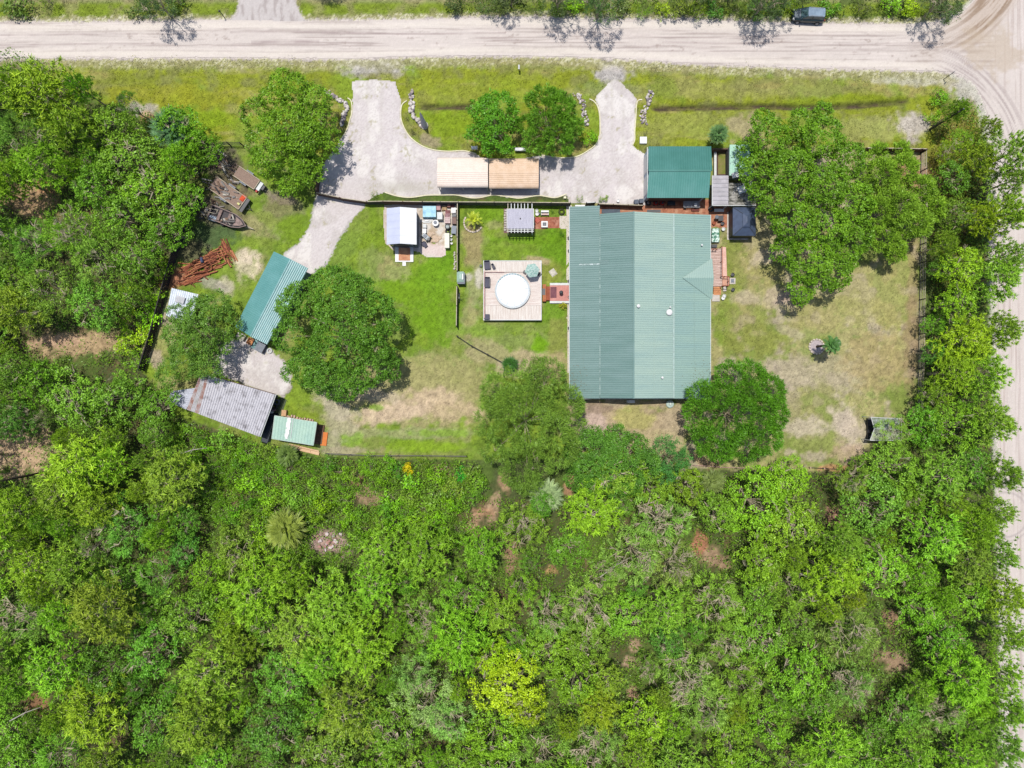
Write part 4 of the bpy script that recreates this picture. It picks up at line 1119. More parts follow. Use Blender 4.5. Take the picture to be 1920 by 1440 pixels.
# ---- planting bed with white boards
pb = thing("raised_bed", "long raised planting bed with a white plank beside the teal garage", "raised bed", W(1352, 306))
x0, y1 = W(1345, 284, .5); x1, y0 = W(1362, 328, .5)
mb = MB().box(x0, x0 + .12, y0, y1, 0, .5).box(x1 - .12, x1, y0, y1, 0, .5).box(x0 + .12, x1 - .12, y1 - .12, y1, 0, .5).box(x0 + .12, x1 - .12, y0, y0 + .12, 0, .5)
mb.build("frame", m_fence_b, pb)
MB().box(x0 + .12, x1 - .12, y0 + .12, y1 - .12, 0, .4).build("soil", M("bed_soil", C(150, 136, 90), C(120, 134, 50), rough=1, scale=2), pb)
tag(MB().box(*[W(1339, 0, .6)[0], W(1343.5, 0, .6)[0]], W(0, 330, .6)[1], W(0, 283, .6)[1], .5, .62).build("plank", m_trim), "long white plank beside the raised bed and the teal garage", "plank")
tag(MB().box(W(1335, 0, 1.6)[0], W(1366, 0, 1.6)[0], W(0, 280, 1.6)[1], W(0, 278, 1.6)[1], 0, 1.6).build("fence", m_fence_b), "short dark board fence at the head of the raised bed", "fence")
tag(MB().box(W(1365, 0, 1.6)[0], W(1366.5, 0, 1.6)[0], W(0, 330, 1.6)[1], W(0, 281, 1.6)[1], 0, 1.6).build("fence", m_fence), "dark board fence between the raised bed and the mint strip roof", "fence")

# ---- pergola
pg = thing("pergola", "white pergola with a grey board roof by the privacy fence", "pergola", W(976, 412))
h = 2.55
x0, y1 = W(951.5, 392, h); x1, y0 = W(999.5, 428.5, h)
m_pgr = wood("greyed_roof_boards", C(206, 204, 216), C(180, 178, 192), stretch=(5, .4, 1))
mb = MB(); corr(mb, (x0, y0, h), (x1, y0, h), (x1, y1, h), (x0, y1, h), pitch=.42, amp=.015, thick=.03); mb.build("roof", m_pgr, pg)
_, yN_ = W(0, 381.5, h); _, yS_ = W(0, 436.5, h)
for k in range(8):
    x = W(952.3 + k * 6.25 + (1.5 if k == 7 else 0), 0, h)[0]
    MB().box(x - .05, x + .05, yS_, yN_, h - .16, h - .035).build("rafter", m_fence_cap if k == 0 else m_trim, pg)
for y in (y0 - .06, y1 + .06, yS_ + .25):
    MB().box(x0 - .1, x1 + .1, y - .05, y + .05, h - .3, h - .165).build("beam", m_trim, pg)
MB().box(x0 - .12, x0 - .02, y0, y1, h - .02, h + .05).build("side_rail", m_trim, pg); MB().box(x1 + .02, x1 + .12, y0, y1, h - .02, h + .05).build("side_rail", m_trim, pg)
for x in (x0 + .05, x1 - .05):
    for y in (yS_ + .3, y1): MB().box(x - .07, x + .07, y - .07, y + .07, 0, h - .3).build("post", m_trim, pg)
MB().lathe([(.09, 0), (.09, .12), (.02, .14)], *W(975.5, 410, h), 10, h + .01).build("roof_knob", m_black, pg)
MB().box(W(944.5, 0)[0], W(1001, 0)[0], W(0, 437)[1], W(0, 391)[1], 0, .05).build("floor", M("pergola_pavers", C(150, 116, 108), C(120, 92, 90), rough=.9, scale=4), pg)
rk = random.Random(12)
for k in range(9):
    x, y = W(947.5 + rk.uniform(-1, 1.2), 395 + k * 4.6)
    tag(MB().rock((x, y, .12), .4, .36, .3, rk).build("stone", M("pale_stone", C(226, 218, 206), C(190, 180, 166), rough=.9, scale=3)), "pale stone in the row edging the pergola's west side", "stone", "stones edging the pergola")

# ---- pool, its deck and what stands on it
dk = thing("pool_deck", "raised pale pink plank deck around the round pool", "deck", W(960, 546))
h = .95
x0, y1 = W(906, 488.5, h); x1, y0 = W(1015.5, 600.5, h)
_, ym1 = W(0, 510, h); _, ym0 = W(0, 573, h); xm, _ = W(909.5, 0, h)
m_d1 = M("deck_boards_upright", C(248, 240, 230), C(222, 206, 194), rough=.8, scale=1.2, stretch=(6, .5, 1), grain=.06)
m_d2 = M("deck_boards_across", C(248, 238, 228), C(224, 204, 194), rough=.8, scale=1.2, stretch=(.5, 6, 1), grain=.06)
def planks(mb, xa, xb, ya, yb, z, alongx, w=.145, gap=.012):
    if alongx:
        n = int((yb - ya) / w)
        for k in range(n): mb.box(xa, xb, ya + k * (yb - ya) / n + gap, ya + (k + 1) * (yb - ya) / n, z - .04, z)
    else:
        n = int((xb - xa) / w)
        for k in range(n): mb.box(xa + k * (xb - xa) / n + gap, xa + (k + 1) * (xb - xa) / n, ya, yb, z - .04, z)
mb = MB(); planks(mb, x0 + .1, x1 - .1, ym1, y1 - .1, h, False, .16); mb.build("deck_boards", m_d1, dk)
mb = MB(); planks(mb, x0 + .1, x1 - .1, y0 + .1, ym0, h, False, .16); mb.build("deck_boards", m_d1, dk)
mb = MB(); planks(mb, x0 + .25, x1 - .1, ym0 + .01, ym1 - .08, h - .002, True, .16); mb.build("deck_boards", m_d2, dk)
mb = MB().box(x0, x1, y0, y0 + .1, h - .1, h + .04).box(x0, x1, y1 - .1, y1, h - .1, h + .04).box(x0, x0 + .1, y0 + .1, y1 - .1, h - .1, h + .04).box(x1 - .1, x1, y0 + .1, y1 - .1, h - .1, h + .04); mb.build("rim_board", m_trim, dk)
MB().box(x0 + .05, x1 - .05, y0 + .05, y1 - .05, 0, h - .12).build("skirt", M("deck_skirt", C(150, 126, 120), C(120, 100, 96), rough=.9), dk)
mb = MB().box(x0 + .1, x0 + .25, y0 + .3, ym1, h, h + .45).box(x0 + .25, x0 + 2.9, ym1 - .08, ym1, h, h + .25); mb.build("bench_rail", M("deck_bench_wood", C(214, 176, 170), rough=.8), dk)
pl = thing("pool", "round above-ground pool with a bright white cover", "pool", (*W(961, 545, 1.3), 0))
cx, cy = W(961, 545, 1.3); R = 33.2 * S * (H - 1.3) / H
MB().lathe([(R, .2), (R, 1.22), (R + .03, 1.26), (R + .03, 1.3), (R - .12, 1.31)], cx, cy, 40).build("wall", M("pool_wall", C(206, 214, 216), C(188, 198, 204), rough=.6), pl)
mb = MB()
for k in range(12):
    t = math.radians(30 * k + 8); mb.tube((cx + .1 * math.cos(t), cy + .1 * math.sin(t), 1.47), (cx + (R - .3) * math.cos(t), cy + (R - .3) * math.sin(t), 1.345), .02, .03, 5)
mb.build('cover_seam', M('cover_seam', C(226, 232, 236), rough=.7), pl)
mb = MB(); mb.torus((cx, cy, 1.3), R - .03, .06, 'z', 40, 6); mb.build("rim", m_trim, pl)
MB().lathe([(R - .14, 1.28), (R - .3, 1.34), (R * .6, 1.42), (R * .3, 1.46), (.05, 1.48)], cx, cy, 40).build("cover", M("pool_cover", C(250, 252, 253), C(236, 242, 246), rough=.6, grain=.02), pl)
mp = M("blue_pool_tiles", C(90, 170, 190), C(60, 120, 110), rough=.5)
mb = MB()
for k in range(11):
    t = math.radians(52 + k * 9.5)
    mb.cbox(cx + (R - .12) * math.cos(t), cy + (R - .12) * math.sin(t), 1.3, .2, .11, .045, t + 1.57)
mb.build("cover_clip", mp, pl)
um = thing("patio_umbrella", "mottled pale green hexagonal umbrella on the pool deck", "umbrella", (*W(998, 506, 3), .95))
ux_, uy_ = W(998, 506.5, 3.0)
mb = MB(); pts = [(ux_ + 1.03 * math.cos(math.radians(60 * k + 8)), uy_ + 1.03 * math.sin(math.radians(60 * k + 8))) for k in range(6)]
v = [(p[0], p[1], 2.72) for p in pts] + [(ux_, uy_, 3.15)] + [(p[0], p[1], 2.68) for p in pts] + [(ux_, uy_, 3.1)]
mb.add(v, [(k, (k + 1) % 6, 6) for k in range(6)] + [(7 + (k + 1) % 6, 7 + k, 13) for k in range(6)] + [(k, 7 + k, 7 + (k + 1) % 6, (k + 1) % 6) for k in range(6)])
mb.build("canopy", M("umbrella_cloth", C(150, 190, 178), C(206, 224, 216), rough=.9, scale=5, amount=(.42, .6)), um)
MB().tube((ux_, uy_, .95), (ux_, uy_, 3.2), .03, .03, 6).build("pole", m_galv, um)
MB().lathe([(.3, .0), (.3, .08), (.06, .12)], ux_, uy_, 12, .952).build("base", m_black, um)
m_cush = M("charcoal_cushion", C(100, 98, 112), C(86, 86, 100), rough=.9)
def lounge(px0, py0, w, l, rot, lab, z=.955):
    x, y = W(px0, py0, z + .35)
    t = thing("deck_chair", lab, "deck chair", (0, 0, 0), "charcoal seats on the pool deck")
    mb = MB(); mb.cbox(0, 0, .28, w, l, .12); mb.build("seat", m_cush, t)
    mb = MB(); mb.cbox(0, l * .5 - .02, .3, w, .1, .45, 0, .01); mb.build("backrest", m_cush, t)
    for sx in (-1, 1):
        for sy in (-1, 1): MB().box(sx * (w / 2 - .05) - .03, sx * (w / 2 - .05) + .03, sy * (l / 2 - .05) - .03, sy * (l / 2 - .05) + .03, 0, .28).build("leg", m_black, t)
        MB().box(sx * w / 2 - .04, sx * w / 2 + .04, -l / 2 + .1, l / 2 - .1, .4, .52).build("armrest", m_black, t)
    t.location = (x, y, z); t.rotation_euler = (0, 0, rot)
lounge(913.5, 497, .78, 1.15, .1, "curved charcoal chair in the deck's north-west corner")
lounge(913.5, 529.5, .72, 1.4, -.02, "long charcoal seat against the deck's west bench rail")
lounge(925, 499.5, .32, .7, .5, "narrow folded dark chair next to the corner chair on the deck")
tag(MB().cbox(*W(913, 594, 1.2), .955, .72, .7, .42, 0).build("storage_box", m_cush), "square charcoal box in the deck's south-west corner", "storage box")
for (px_, py_, a) in ((984, 510, .9), (1011.5, 514, -.7)):
    x, y = W(px_, py_, 1.3)
    tag(MB().cbox(x, y, 1.25, .4, .45, .06, a).cbox(x, y, .96, .36, .4, .28, a).build("patio_chair", m_black), "dark patio chair under the %s side of the green umbrella" % ("west" if px_ < 1000 else "east"), "chair", "dark chairs under the umbrella")
# steps and brick landing between deck and house
st = thing("porch_steps", "terracotta landing and brown steps linking pool deck and house", "steps", W(1042, 549))
def pbox(mb, x0, y0, x1, y1, z0, z1):
    a, b = W(x0, y1, z1), W(x1, y0, z1)
    mb.box(a[0], b[0], a[1], b[1], z0, z1); return mb
pbox(MB(), 1031, 535, 1069, 564, 0, .3).build("landing", M("pink_landing", C(222, 158, 146), C(204, 140, 130), rough=.85), st)
pbox(MB(), 1031, 530.5, 1069, 534.8, 0, .34).build("edge_board", m_trim, st); pbox(MB(), 1031, 564.3, 1069, 568.5, 0, .34).build("edge_board", m_trim, st)
pbox(MB(), 1024, 537, 1031, 563, 0, .5).build("step", m_terra, st); pbox(MB(), 1017.5, 533, 1023.8, 565, 0, .8).build("step", m_orange, st)
pbox(MB(), 1016.5, 541, 1022.5, 553, .8, .83).build("door_mat", m_black, st)
pbox(MB(), 1032, 538, 1043.5, 558.5, .302, .33).build("rug", M("brown_rug", C(140, 92, 100), rough=1), st)
g = thing("barbecue", "rounded black barbecue on the pink landing", "barbecue", (*W(1052.5, 548), .3))
MB().lathe([(.2, .5), (.27, .65), (.27, .8), (.2, .92), (.05, .97)], *W(1052.5, 548, 1.2), 12, .3).build("bowl", m_black, g)
for k in range(3):
    t = k * 2.1; x, y = W(1052.5, 548, 1.2)
    MB().tube((x, y, .8), (x + .3 * math.cos(t), y + .3 * math.sin(t), .3), .02, .02, 5).build("leg", m_black, g)

# ---- side deck with ramp, east of the house
sd = thing("side_deck", "pinkish timber deck with a ramp on the house's east wall", "deck", W(1348, 500))
mb = MB(); a, b = W(1333, 537, .6), W(1354, 466, .6); planks(mb, a[0], b[0], a[1], b[1], .6, True, .2, .025); mb.build("boards", M("side_deck_boards", C(236, 208, 196), C(176, 140, 124), rough=.8, scale=2, stretch=(.5, 4, 1)), sd)
MB().box(a[0] + .05, b[0] - .05, a[1] + .05, b[1] - .05, 0, .55).build("skirt", m_fence_b, sd)
a, b = W(1354.5, 518, .5), W(1363, 462, .5); v = [(a[0], a[1], .55), (b[0], a[1], .55), (b[0], b[1], .08), (a[0], b[1], .08)]
MB().add(v + [(p[0], p[1], 0) for p in v], [(0, 1, 2, 3), (0, 4, 5, 1), (1, 5, 6, 2), (2, 6, 7, 3), (3, 7, 4, 0)]).build("ramp", M("ramp_boards", C(240, 200, 184), C(226, 176, 156), rough=.8), sd)
pbox(MB(), 1354.5, 518.5, 1367, 535, .4, .56).build("landing", M("ramp_landing", C(226, 172, 146), rough=.8), sd)
mb = MB()
for (p, r) in (((1354, 462, 1.2), (1354, 518, 1.5)), ((1354, 518, 1.5), (1367, 518.5, 1.5)), ((1367, 518.5, 1.5), (1367, 535.5, 1.5)), ((1333, 467, 1.5), (1345, 467, 1.5)), ((1354, 536, 1.5), (1367, 535.5, 1.5))):
    P_, Q_ = W3(*p), W3(*r)
    mb.tube(P_, Q_, .05, .05, 5)
    for t in (0, .5, 1):
        X = [P_[i] + (Q_[i] - P_[i]) * t for i in range(3)]
        mb.tube((X[0], X[1], .1), tuple(X), .045, .045, 5)
mb.build("handrail", m_terra, sd)
for k in range(4): pbox(MB(), 1338, 537.5 + k * 4, 1352, 541 + k * 4, 0, .48 - k * .12).build("step", M("tread_lumber", C(226, 158, 108), C(200, 136, 92), rough=.8), sd)
tag(pbox(MB(), 1335, 551.5, 1349.5, 565, 0, .1).build("concrete_pad", m_concrete), "square white concrete pad at the foot of the side steps", "concrete pad")
tag(pbox(MB(), 1368, 521, 1379, 532.5, 0, .1).build("concrete_pad", m_concrete), "small concrete pad with a grey mat at the ramp landing", "concrete pad")
tag(pbox(MB(), 1370.5, 523, 1376.5, 530, .1, .12).build("door_mat", m_grey), "grey mat on the small concrete pad", "mat")
tag(pbox(MB(), 1356, 537, 1362, 546, 0, .14).build("stepping_slab", m_concrete), "white slab between the side steps and the ramp landing", "slab")

# ---- little pump hut with a mint cap on the inner fence
ph = thing("pump_house", "tiny mint capped pump house set into the inner fence", "pump house", W(864, 523))
pbox(MB(), 857.5, 511, 871.5, 532, 0, 1.3).build("walls", m_grey, ph)
a, b = W(856.5, 528.5, 1.5), W(869.5, 509, 1.5)
mb = MB(); hip(mb, a[0], b[0], a[1], b[1], 1.42, (a[0] + b[0]) / 2 - .1, (a[0] + b[0]) / 2 + .1, a[1] + .4, b[1] - .4, 1.65); mb.build("roof", M("mint_cap", C(176, 204, 186), C(160, 190, 176), rough=.5), ph)
pbox(MB(), 866, 513, 868.5, 524, 1.5, 1.66).build("roof_strip", m_white, ph)

# ---- netted frame shelter in the south-east corner of the yard
ns = thing("net_shelter", "pale netted frame shelter half under the trees in the yard's corner", "shelter", W(1660, 800))
h = 2.3
a, b, c_, d_ = apx(h, (1633, 782.5), (1690, 785), (1690, 826), (1631, 825.5))
m1, m2 = (*W(1639, 804, h - .15), h - .15), (*W(1686, 805, h - .15), h - .15)
m_net = M("weathered_netting", C(196, 204, 196), C(120, 132, 110), rough=.9, scale=2.5, amount=(.35, .6))
m_net2 = M("green_netting", C(150, 158, 126), C(190, 194, 172), rough=.9, scale=2.5, amount=(.4, .65))
mb = MB(); corr(mb, a, b, m2, m1, pitch=.5, amp=.02, thick=.03); mb.build("canopy", m_net, ns)
mb = MB(); corr(mb, d_, c_, m2, m1, pitch=.5, amp=.02, thick=.03); mb.build("canopy", m_net2, ns)
mb = MB()
for p, r in ((a, b), (b, c_), (c_, d_), (d_, m1), (m1, a), (m1, m2)): mb.tube((p[0], p[1], p[2] + .05), (r[0], r[1], r[2] + .05), .05, .05, 6)
mb.build("frame", m_trim, ns)
for p in (a, b, c_, d_): MB().tube((p[0], p[1], 0), (p[0], p[1], h), .05, .05, 6).build("post", m_trim, ns)
a, b = W(1624.5, 825, .1), W(1635, 784, .1)
tag(MB().box(a[0], b[0] + .3, a[1], b[1], 0, .5).box(a[0] + .1, a[0] + .5, a[1] + 1, a[1] + 1.4, .5, .8).box(a[0] + .2, a[0] + .4, a[1] + 2, a[1] + 2.5, .5, .7).build("shelter_dark_side", m_black), "black block painted in for the dark open west side of the netted shelter", "dark block")  # black block added where the shelter's open side is dark
# ------------------------------------------------------------------ fences
def fence(name, label, tops, h, mat, capmat=None, step=2.4, kind='board', cat='fence', rails=4, postmat=None, pw=.06):
    """tops: fence line as seen at its top edge, in photo pixels"""
    P = [W(px_, py_, h) for px_, py_ in tops]
    t = thing(name, label, cat, P[0])
    for i in range(len(P) - 1):
        (x0, y0), (x1, y1) = P[i], P[i + 1]
        L = math.hypot(x1 - x0, y1 - y0); a = math.atan2(y1 - y0, x1 - x0)
        n = max(1, int(round(L / step)))
        for k in range(n + (1 if i == len(P) - 2 else 0)):
            x, y = x0 + (x1 - x0) * k / n, y0 + (y1 - y0) * k / n
            mb = MB(); mb.cbox(x, y, -.05, pw * 2, pw * 2, h + .1, a); mb.build("post", postmat or mat, t)
        mb = MB(a, (x0, y0, 0))
        if kind == 'board':
            w = .15; m = int(L / w); rg = random.Random(int(x0 * 7 + y0))
            for k in range(m):
                mb.box(k * L / m + .006, (k + 1) * L / m - .002, -.012 + rg.uniform(-.006, .006), .012, .03, h - .04 + rg.uniform(-.03, .01))
            mb.build("panel", mat, t)
            mb = MB(a, (x0, y0, 0)).box(.0, L, .015, .06, h * .3, h * .3 + .08).box(0, L, .015, .06, h * .8, h * .8 + .08)
            mb.build("rail", mat, t)
            mb = MB(a, (x0, y0, 0)).box(0, L, -.05, .05, h - .005, h + .03); mb.build("cap_rail", capmat or mat, t)
        else:
            for k in range(rails):
                z = h * (k + .75) / rails
                mb = MB(a, (x0, y0, 0)).box(0, L, -.03, .03, z - .035, z + .035); mb.build("rail", capmat or mat, t)
    return t
m_dkf = wood("dark_fence_boards", C(80, 74, 74), C(54, 50, 52), stretch=(9, 9, 1))
fence("privacy_fence", "brown board privacy fence behind the storage shed, along the gravel drive", [(718, 377), (792, 378)], 1.8, m_fence_b, m_fence_cap)
fence("privacy_fence", "grey board privacy fence behind the shed yard clutter and palm lawn", [(792, 378), (960, 379)], 1.8, m_fence, m_fence_cap)
fence("privacy_fence", "grey board privacy fence from the pergola to the house corner", [(960, 379), (1070, 380)], 1.8, m_fence, m_fence_cap)
fence("privacy_fence", "low brown board fence between the house and the teal garage", [(1122, 382), (1206, 385)], 1.4, m_fence_b, m_fence_cap)
fence("garden_gate", "small grey gate where the privacy fence meets the house", [(1100, 380), (1116, 379)], 1.5, m_fence, m_trim, cat='gate')
fence("farm_gate", "double brown gate across the gravel lane", [(592, 361), (636, 370)], 1.5, m_fence_b, m_fence_cap, cat='gate')
fence("farm_gate", "outer brown gate leaf joining the grey privacy fence", [(639, 371), (687, 378)], 1.5, m_fence_b, m_fence_cap, cat='gate')
fence("privacy_fence", "short dark fence from the lane gate to the brown privacy fence", [(688, 378), (718, 377)], 1.6, m_fence, m_fence_cap)
fence("side_fence", "short brown fence post line north of the lane gate", [(595, 318), (592, 361)], 1.5, m_fence_b, m_fence_b)
fence("inner_fence", "dark inner fence between shed yard and pool lawn, upper run", [(857.5, 381), (857, 508)], 1.7, m_dkf, m_fence_cap)
fence("inner_fence", "dark inner fence below the mint capped pump house", [(856.5, 536), (855.5, 611)], 1.7, m_dkf, m_fence_cap)
fence("low_fence", "thin dark diagonal fence across the back lawn", [(857, 630), (884, 648), (914, 664), (945, 681), (944, 704)], .9, m_dkf, m_dkf, kind='rail', rails=2, step=2.6, pw=.08)
fence("paddock_fence", "pale four-rail paddock fence along the wood on the east side", [(1738, 281), (1737, 420), (1735, 560), (1733, 690), (1731, 765)], 1.5, m_dkf, m_fence_cap, kind='rail', step=2.5)
fence("board_fence", "dark brown board fence north of the feathery oak, at the yard corner", [(1626, 277), (1738, 279)], 1.5, m_fence_b, m_fence_cap, step=3)
tb = MB(); tb.tube(W3(1627, 283, .3), W3(1660, 277.5, 1.6), .05, .05, 5); tb.tube(W3(1697, 282, .5), W3(1732, 278, 1.7), .05, .05, 5)
tag(tb.build("brace_poles", m_fence_cap), "pale brace poles leaning on the dark corner fence", "brace poles")
fence("west_fence", "tall black fence curving along the western wood", [(372, 350), (352, 400), (325, 462), (302, 540), (281, 620), (258, 694)], 1.8, m_dkf, m_dkf)
fence("rail_fence", "short black rail fence left of the bright oak by the verge", [(400, 265.5), (449, 267)], 1.5, m_dkf, m_dkf, kind='rail', rails=3)
fence("wire_fence", "thin grey back fence along the brushwood", [(610, 851), (700, 855), (790, 855), (874, 856)], 1.1, m_fence, m_fence, kind='rail', rails=2, step=3, pw=.04)
fence("wire_fence", "low pinkish back fence right of the small blue-green tree", [(1297, 872), (1350, 876), (1400, 878)], .6, M("pink_boards", C(226, 186, 178), C(196, 150, 140)), None, kind='rail', rails=1, step=3)
fence("wire_fence", "low back fence on orange ground by the corner wood", [(1520, 877), (1572, 880)], .6, M("pink_boards", C(1, 1, 1)), m_dkf, kind='rail', rails=1, step=2)

# ------------------------------------------------------------------ vehicle, trailers, boat
def suv(loc, rot):
    t = thing("parked_suv", "dark blue green SUV parked on the north verge of the sand road", "car", (0, 0, 0))
    paint = M("dark_green_car_paint", (0.012, 0.022, 0.024), (0.016, 0.028, 0.03), rough=.22, spec=.6, grain=.03)
    roofm = M("roof_sky_reflection", C(150, 172, 190), C(120, 140, 160), rough=.3, spec=.6, grain=.03)  # pale sky reflection put into the roof colour
    # x forward; stations: x, half width, bottom z, belt z
    ST = [(-2.28, .62, .45, .72), (-2.2, .78, .35, .9), (-1.9, .86, .28, 1.0), (-1.0, .9, .25, 1.03), (0, .91, .25, 1.02), (.9, .9, .25, 1.0), (1.5, .87, .28, .94), (2.0, .8, .32, .84), (2.22, .62, .42, .7)]
    vs, fs = [], []
    for x, w, z0, z1 in ST:
        vs += [(x, -w * .92, z0), (x, -w, z0 + .2), (x, -w, z1 - .15), (x, -w * .9, z1), (x, 0, z1 + .05), (x, w * .9, z1), (x, w, z1 - .15), (x, w, z0 + .2), (x, w * .92, z0)]
    n = 9
    for i in range(len(ST) - 1):
        for j in range(n - 1): fs.append((i * n + j, i * n + j + 1, (i + 1) * n + j + 1, (i + 1) * n + j))
        fs.append((i * n + n - 1, i * n, (i + 1) * n, (i + 1) * n + n - 1))
    fs += [tuple(range(n))[::-1], tuple((len(ST) - 1) * n + j for j in range(n))]
    fs = [f[::-1] for f in fs]
    MB().add(vs, fs).build("body", paint, t, smooth=True)
    # cabin glass
    lo = [(-2.1, .74), (-1.2, .8), (0, .82), (.95, .78)]; 
    g = [(-2.12, .72, 1.0), (1.15, .76, 1.0), (.35, .62, 1.6), (-1.85, .6, 1.6)]
    v = []
    for x, w, z in g: v += [(x, -w, z), (x, w, z)]
    MB().add(v, [(0, 1, 3, 2)[::-1], (2, 3, 5, 4)[::-1], (4, 5, 7, 6)[::-1], (6, 7, 1, 0)[::-1], (0, 2, 4, 6), (1, 7, 5, 3)]).build("windows", M("tinted_glass", (.02, .045, .045), (.06, .11, .11), rough=.08, spec=.8, scale=3), t)
    rp = [(-1.86, -.62), (-1.94, -.4), (-1.94, .4), (-1.86, .62), (.3, .64), (.38, .4), (.38, -.4), (.3, -.64)]
    MB().poly(rp, 1.6, 1.66).build("roof", roofm, t)
    for s in (-1, 1):
        mb = MB(); mb.tube((.34, s * .62, 1.63), (1.14, s * .77, 1.0), .04, .04, 5); mb.tube((-1.85, s * .62, 1.63), (-2.12, s * .73, 1.0), .04, .04, 5); mb.tube((-.4, s * .64, 1.62), (-.4, s * .8, 1.0), .035, .035, 5); mb.build("pillar", paint, t)
        MB().tube((-1.7, s * .56, 1.7), (.1, s * .58, 1.7), .025, .025, 5).build("roof_rail", m_galv, t)
        MB().cbox(1.0, s * .98, .98, .16, .2, .14, 0, .02).build("mirror", paint, t)
        MB().cbox(2.0, s * .62, .7, .3, .3, .14, -s * .5, .03).build("headlight", m_white, t)
        MB().cbox(-2.2, s * .66, .75, .12, .2, .22, 0, .02).build("tail_light", m_red, t)
        for x in (1.35, -1.4):
            w = MB(); w.tube((x, s * .72, .34), (x, s * .95, .34), .34, .34, 18); w = w.build("wheel", m_rubber, t)
            MB().tube((x, s * .94, .34), (x, s * .965, .34), .21, .19, 14).build("rim", m_galv, w)
    MB().box(-.25, -.2, .0, .01, 1.0, 1.01).build("grille", m_black, t) if False else None
    v = [(1.2, -.6, 1.06), (1.2, .6, 1.06), (2.0, .55, .93), (2.0, -.55, .93)]
    MB().add(v + [(p[0], p[1], p[2] - .03) for p in v], [(3, 2, 1, 0), (4, 5, 6, 7), (0, 1, 5, 4), (1, 2, 6, 5), (2, 3, 7, 6), (3, 0, 4, 7)]).build("bonnet", M("bonnet_paint", C(92, 112, 122), C(70, 90, 104), rough=.3, spec=.6, grain=.03), t)
    t.location = loc; t.rotation_euler = (0, 0, rot)
    return t
suv((*W(1511.5, 34), 0.03), math.pi - .06)

def wheel(parent, x, y, r, w=.2, axis='y', name="wheel"):
    mb = MB(); mb.tube((x, y - w / 2, r), (x, y + w / 2, r), r, r, 14)
    o = mb.build(name, m_rubber, parent)
    MB().tube((x, y - w / 2 - .01, r), (x, y + w / 2 + .01, r), r * .55, r * .55, 10).build("rim", m_galv, o)
    return o
m_bed = wood("worn_trailer_boards", C(170, 146, 130), C(130, 108, 96), stretch=(1, 8, 1))
def trailer(c, ang, L, Wd, label, gate=True):
    t = thing("flatbed_trailer", label, "trailer", (0, 0, 0), "flatbed trailers under the trees")
    MB().box(-L / 2, L / 2, -Wd / 2, Wd / 2, .5, .6).build("bed", m_bed, t)
    mb = MB()
    for s in (-1, 1): mb.box(-L / 2, L / 2, s * Wd / 2 - .04, s * Wd / 2 + .04, .45, .78)
    mb.box(L / 2 - .03, L / 2 + .05, -Wd / 2, Wd / 2, .45, .72); mb.build("side_rail", m_fence_cap, t)
    MB().tube((L / 2, -Wd / 2 + .1, .5), (L / 2 + 1.2, 0, .45), .05, .05, 6).tube((L / 2, Wd / 2 - .1, .5), (L / 2 + 1.2, 0, .45), .05, .05, 6).tube((L / 2 + 1.2, 0, .45), (L / 2 + 1.5, 0, .45), .06, .05, 6).tube((L / 2 + 1.2, 0, 0), (L / 2 + 1.2, 0, .8), .04, .04, 6).build("tow_bar", m_black, t)
    for s in (-1, 1):
        for x in ((-.35, .4) if L > 4.5 else (0,)):
            wheel(t, x, s * (Wd / 2 + .17), .33)
        MB().box(-.55, .55, s * (Wd / 2 + .17) - .1, s * (Wd / 2 + .17) + .1, .68, .72).build("mudguard", m_grey, t)
    if gate:
        mb = MB(); z = .62
        for k in range(5): mb.box(-L / 2 - .95, -L / 2, -Wd / 2 + k * Wd / 4 - .03, -Wd / 2 + k * Wd / 4 + .03, z - .35, z - .3)
        for k in range(3): mb.box(-L / 2 - .95 + k * .45, -L / 2 - .9 + k * .45, -Wd / 2, Wd / 2, z - .34, z - .29)
        mb.build("ramp_gate", M("rusty_mesh_frame", C(150, 124, 116), C(110, 90, 84), rough=.8), t)
    t.location = (*c, 0); t.rotation_euler = (0, 0, ang)
    return t
trailer(W(465.5, 336), math.radians(-34), 3.5, 1.55, "smaller flatbed trailer with mesh ramp gate and white toolbox at its front")
trailer(W(430, 364), math.radians(-35.5), 5.2, 2.0, "longer flatbed trailer with an orange sheet on its worn boards", gate=False)
def on(px_, py_, h): return W(px_, py_, h)
def item(name, label, cat, px_, py_, z, sx, sy, sz, mat, ang=0, t=.0, group=None, lid=None):
    x, y = W(px_, py_, z + sz)
    mb = MB(); mb.cbox(x, y, z, sx, sy, sz, ang, t)
    if lid:
        th = thing(name, label, cat, (x, y, z), group)
        mb.build("body", mat, th)
        MB().cbox(x, y, z + sz, sx + .06, sy + .06, .06, ang, .01).build("lid", lid, th)
        return th
    return tag(mb.build(name, mat), label, cat, group)
A34 = math.radians(-34)
item("toolbox", "long white toolbox across the smaller trailer's front", "toolbox", 487, 349.5, .62, .45, 1.2, .35, m_white, A34, lid=m_trim)
item("fuel_can", "red can on the front corner of the smaller trailer", "fuel can", 480.5, 358, .62, .35, .4, .4, m_red, A34, .05)
item("engine_box", "black winch box on the smaller trailer's tow bar", "winch", 493, 352, .5, .5, .8, .35, m_black, A34, .08)
item("orange_sheet", "crumpled orange sheet on the longer trailer's boards", "sheet", 455, 371, .61, .7, .9, .1, M("orange_cloth", C(236, 100, 60), C(190, 66, 46), rough=.9), A34, .1)
item("yellow_can", "yellow and white can on the longer trailer's near corner", "can", 447, 382, .61, .45, .35, .3, M("yellow_paint", C(226, 220, 110), C(210, 210, 190), rough=.6, scale=4), A34, .04)
item("cooler", "white cool box on the ground beside the longer trailer", "cooler", 431, 375.5, 0, .95, .5, .45, m_white, A34, .03, lid=m_trim)
item("front_box", "black box across the front of the longer trailer", "box", 458.5, 385, .45, .45, 2.1, .45, m_black, A34)
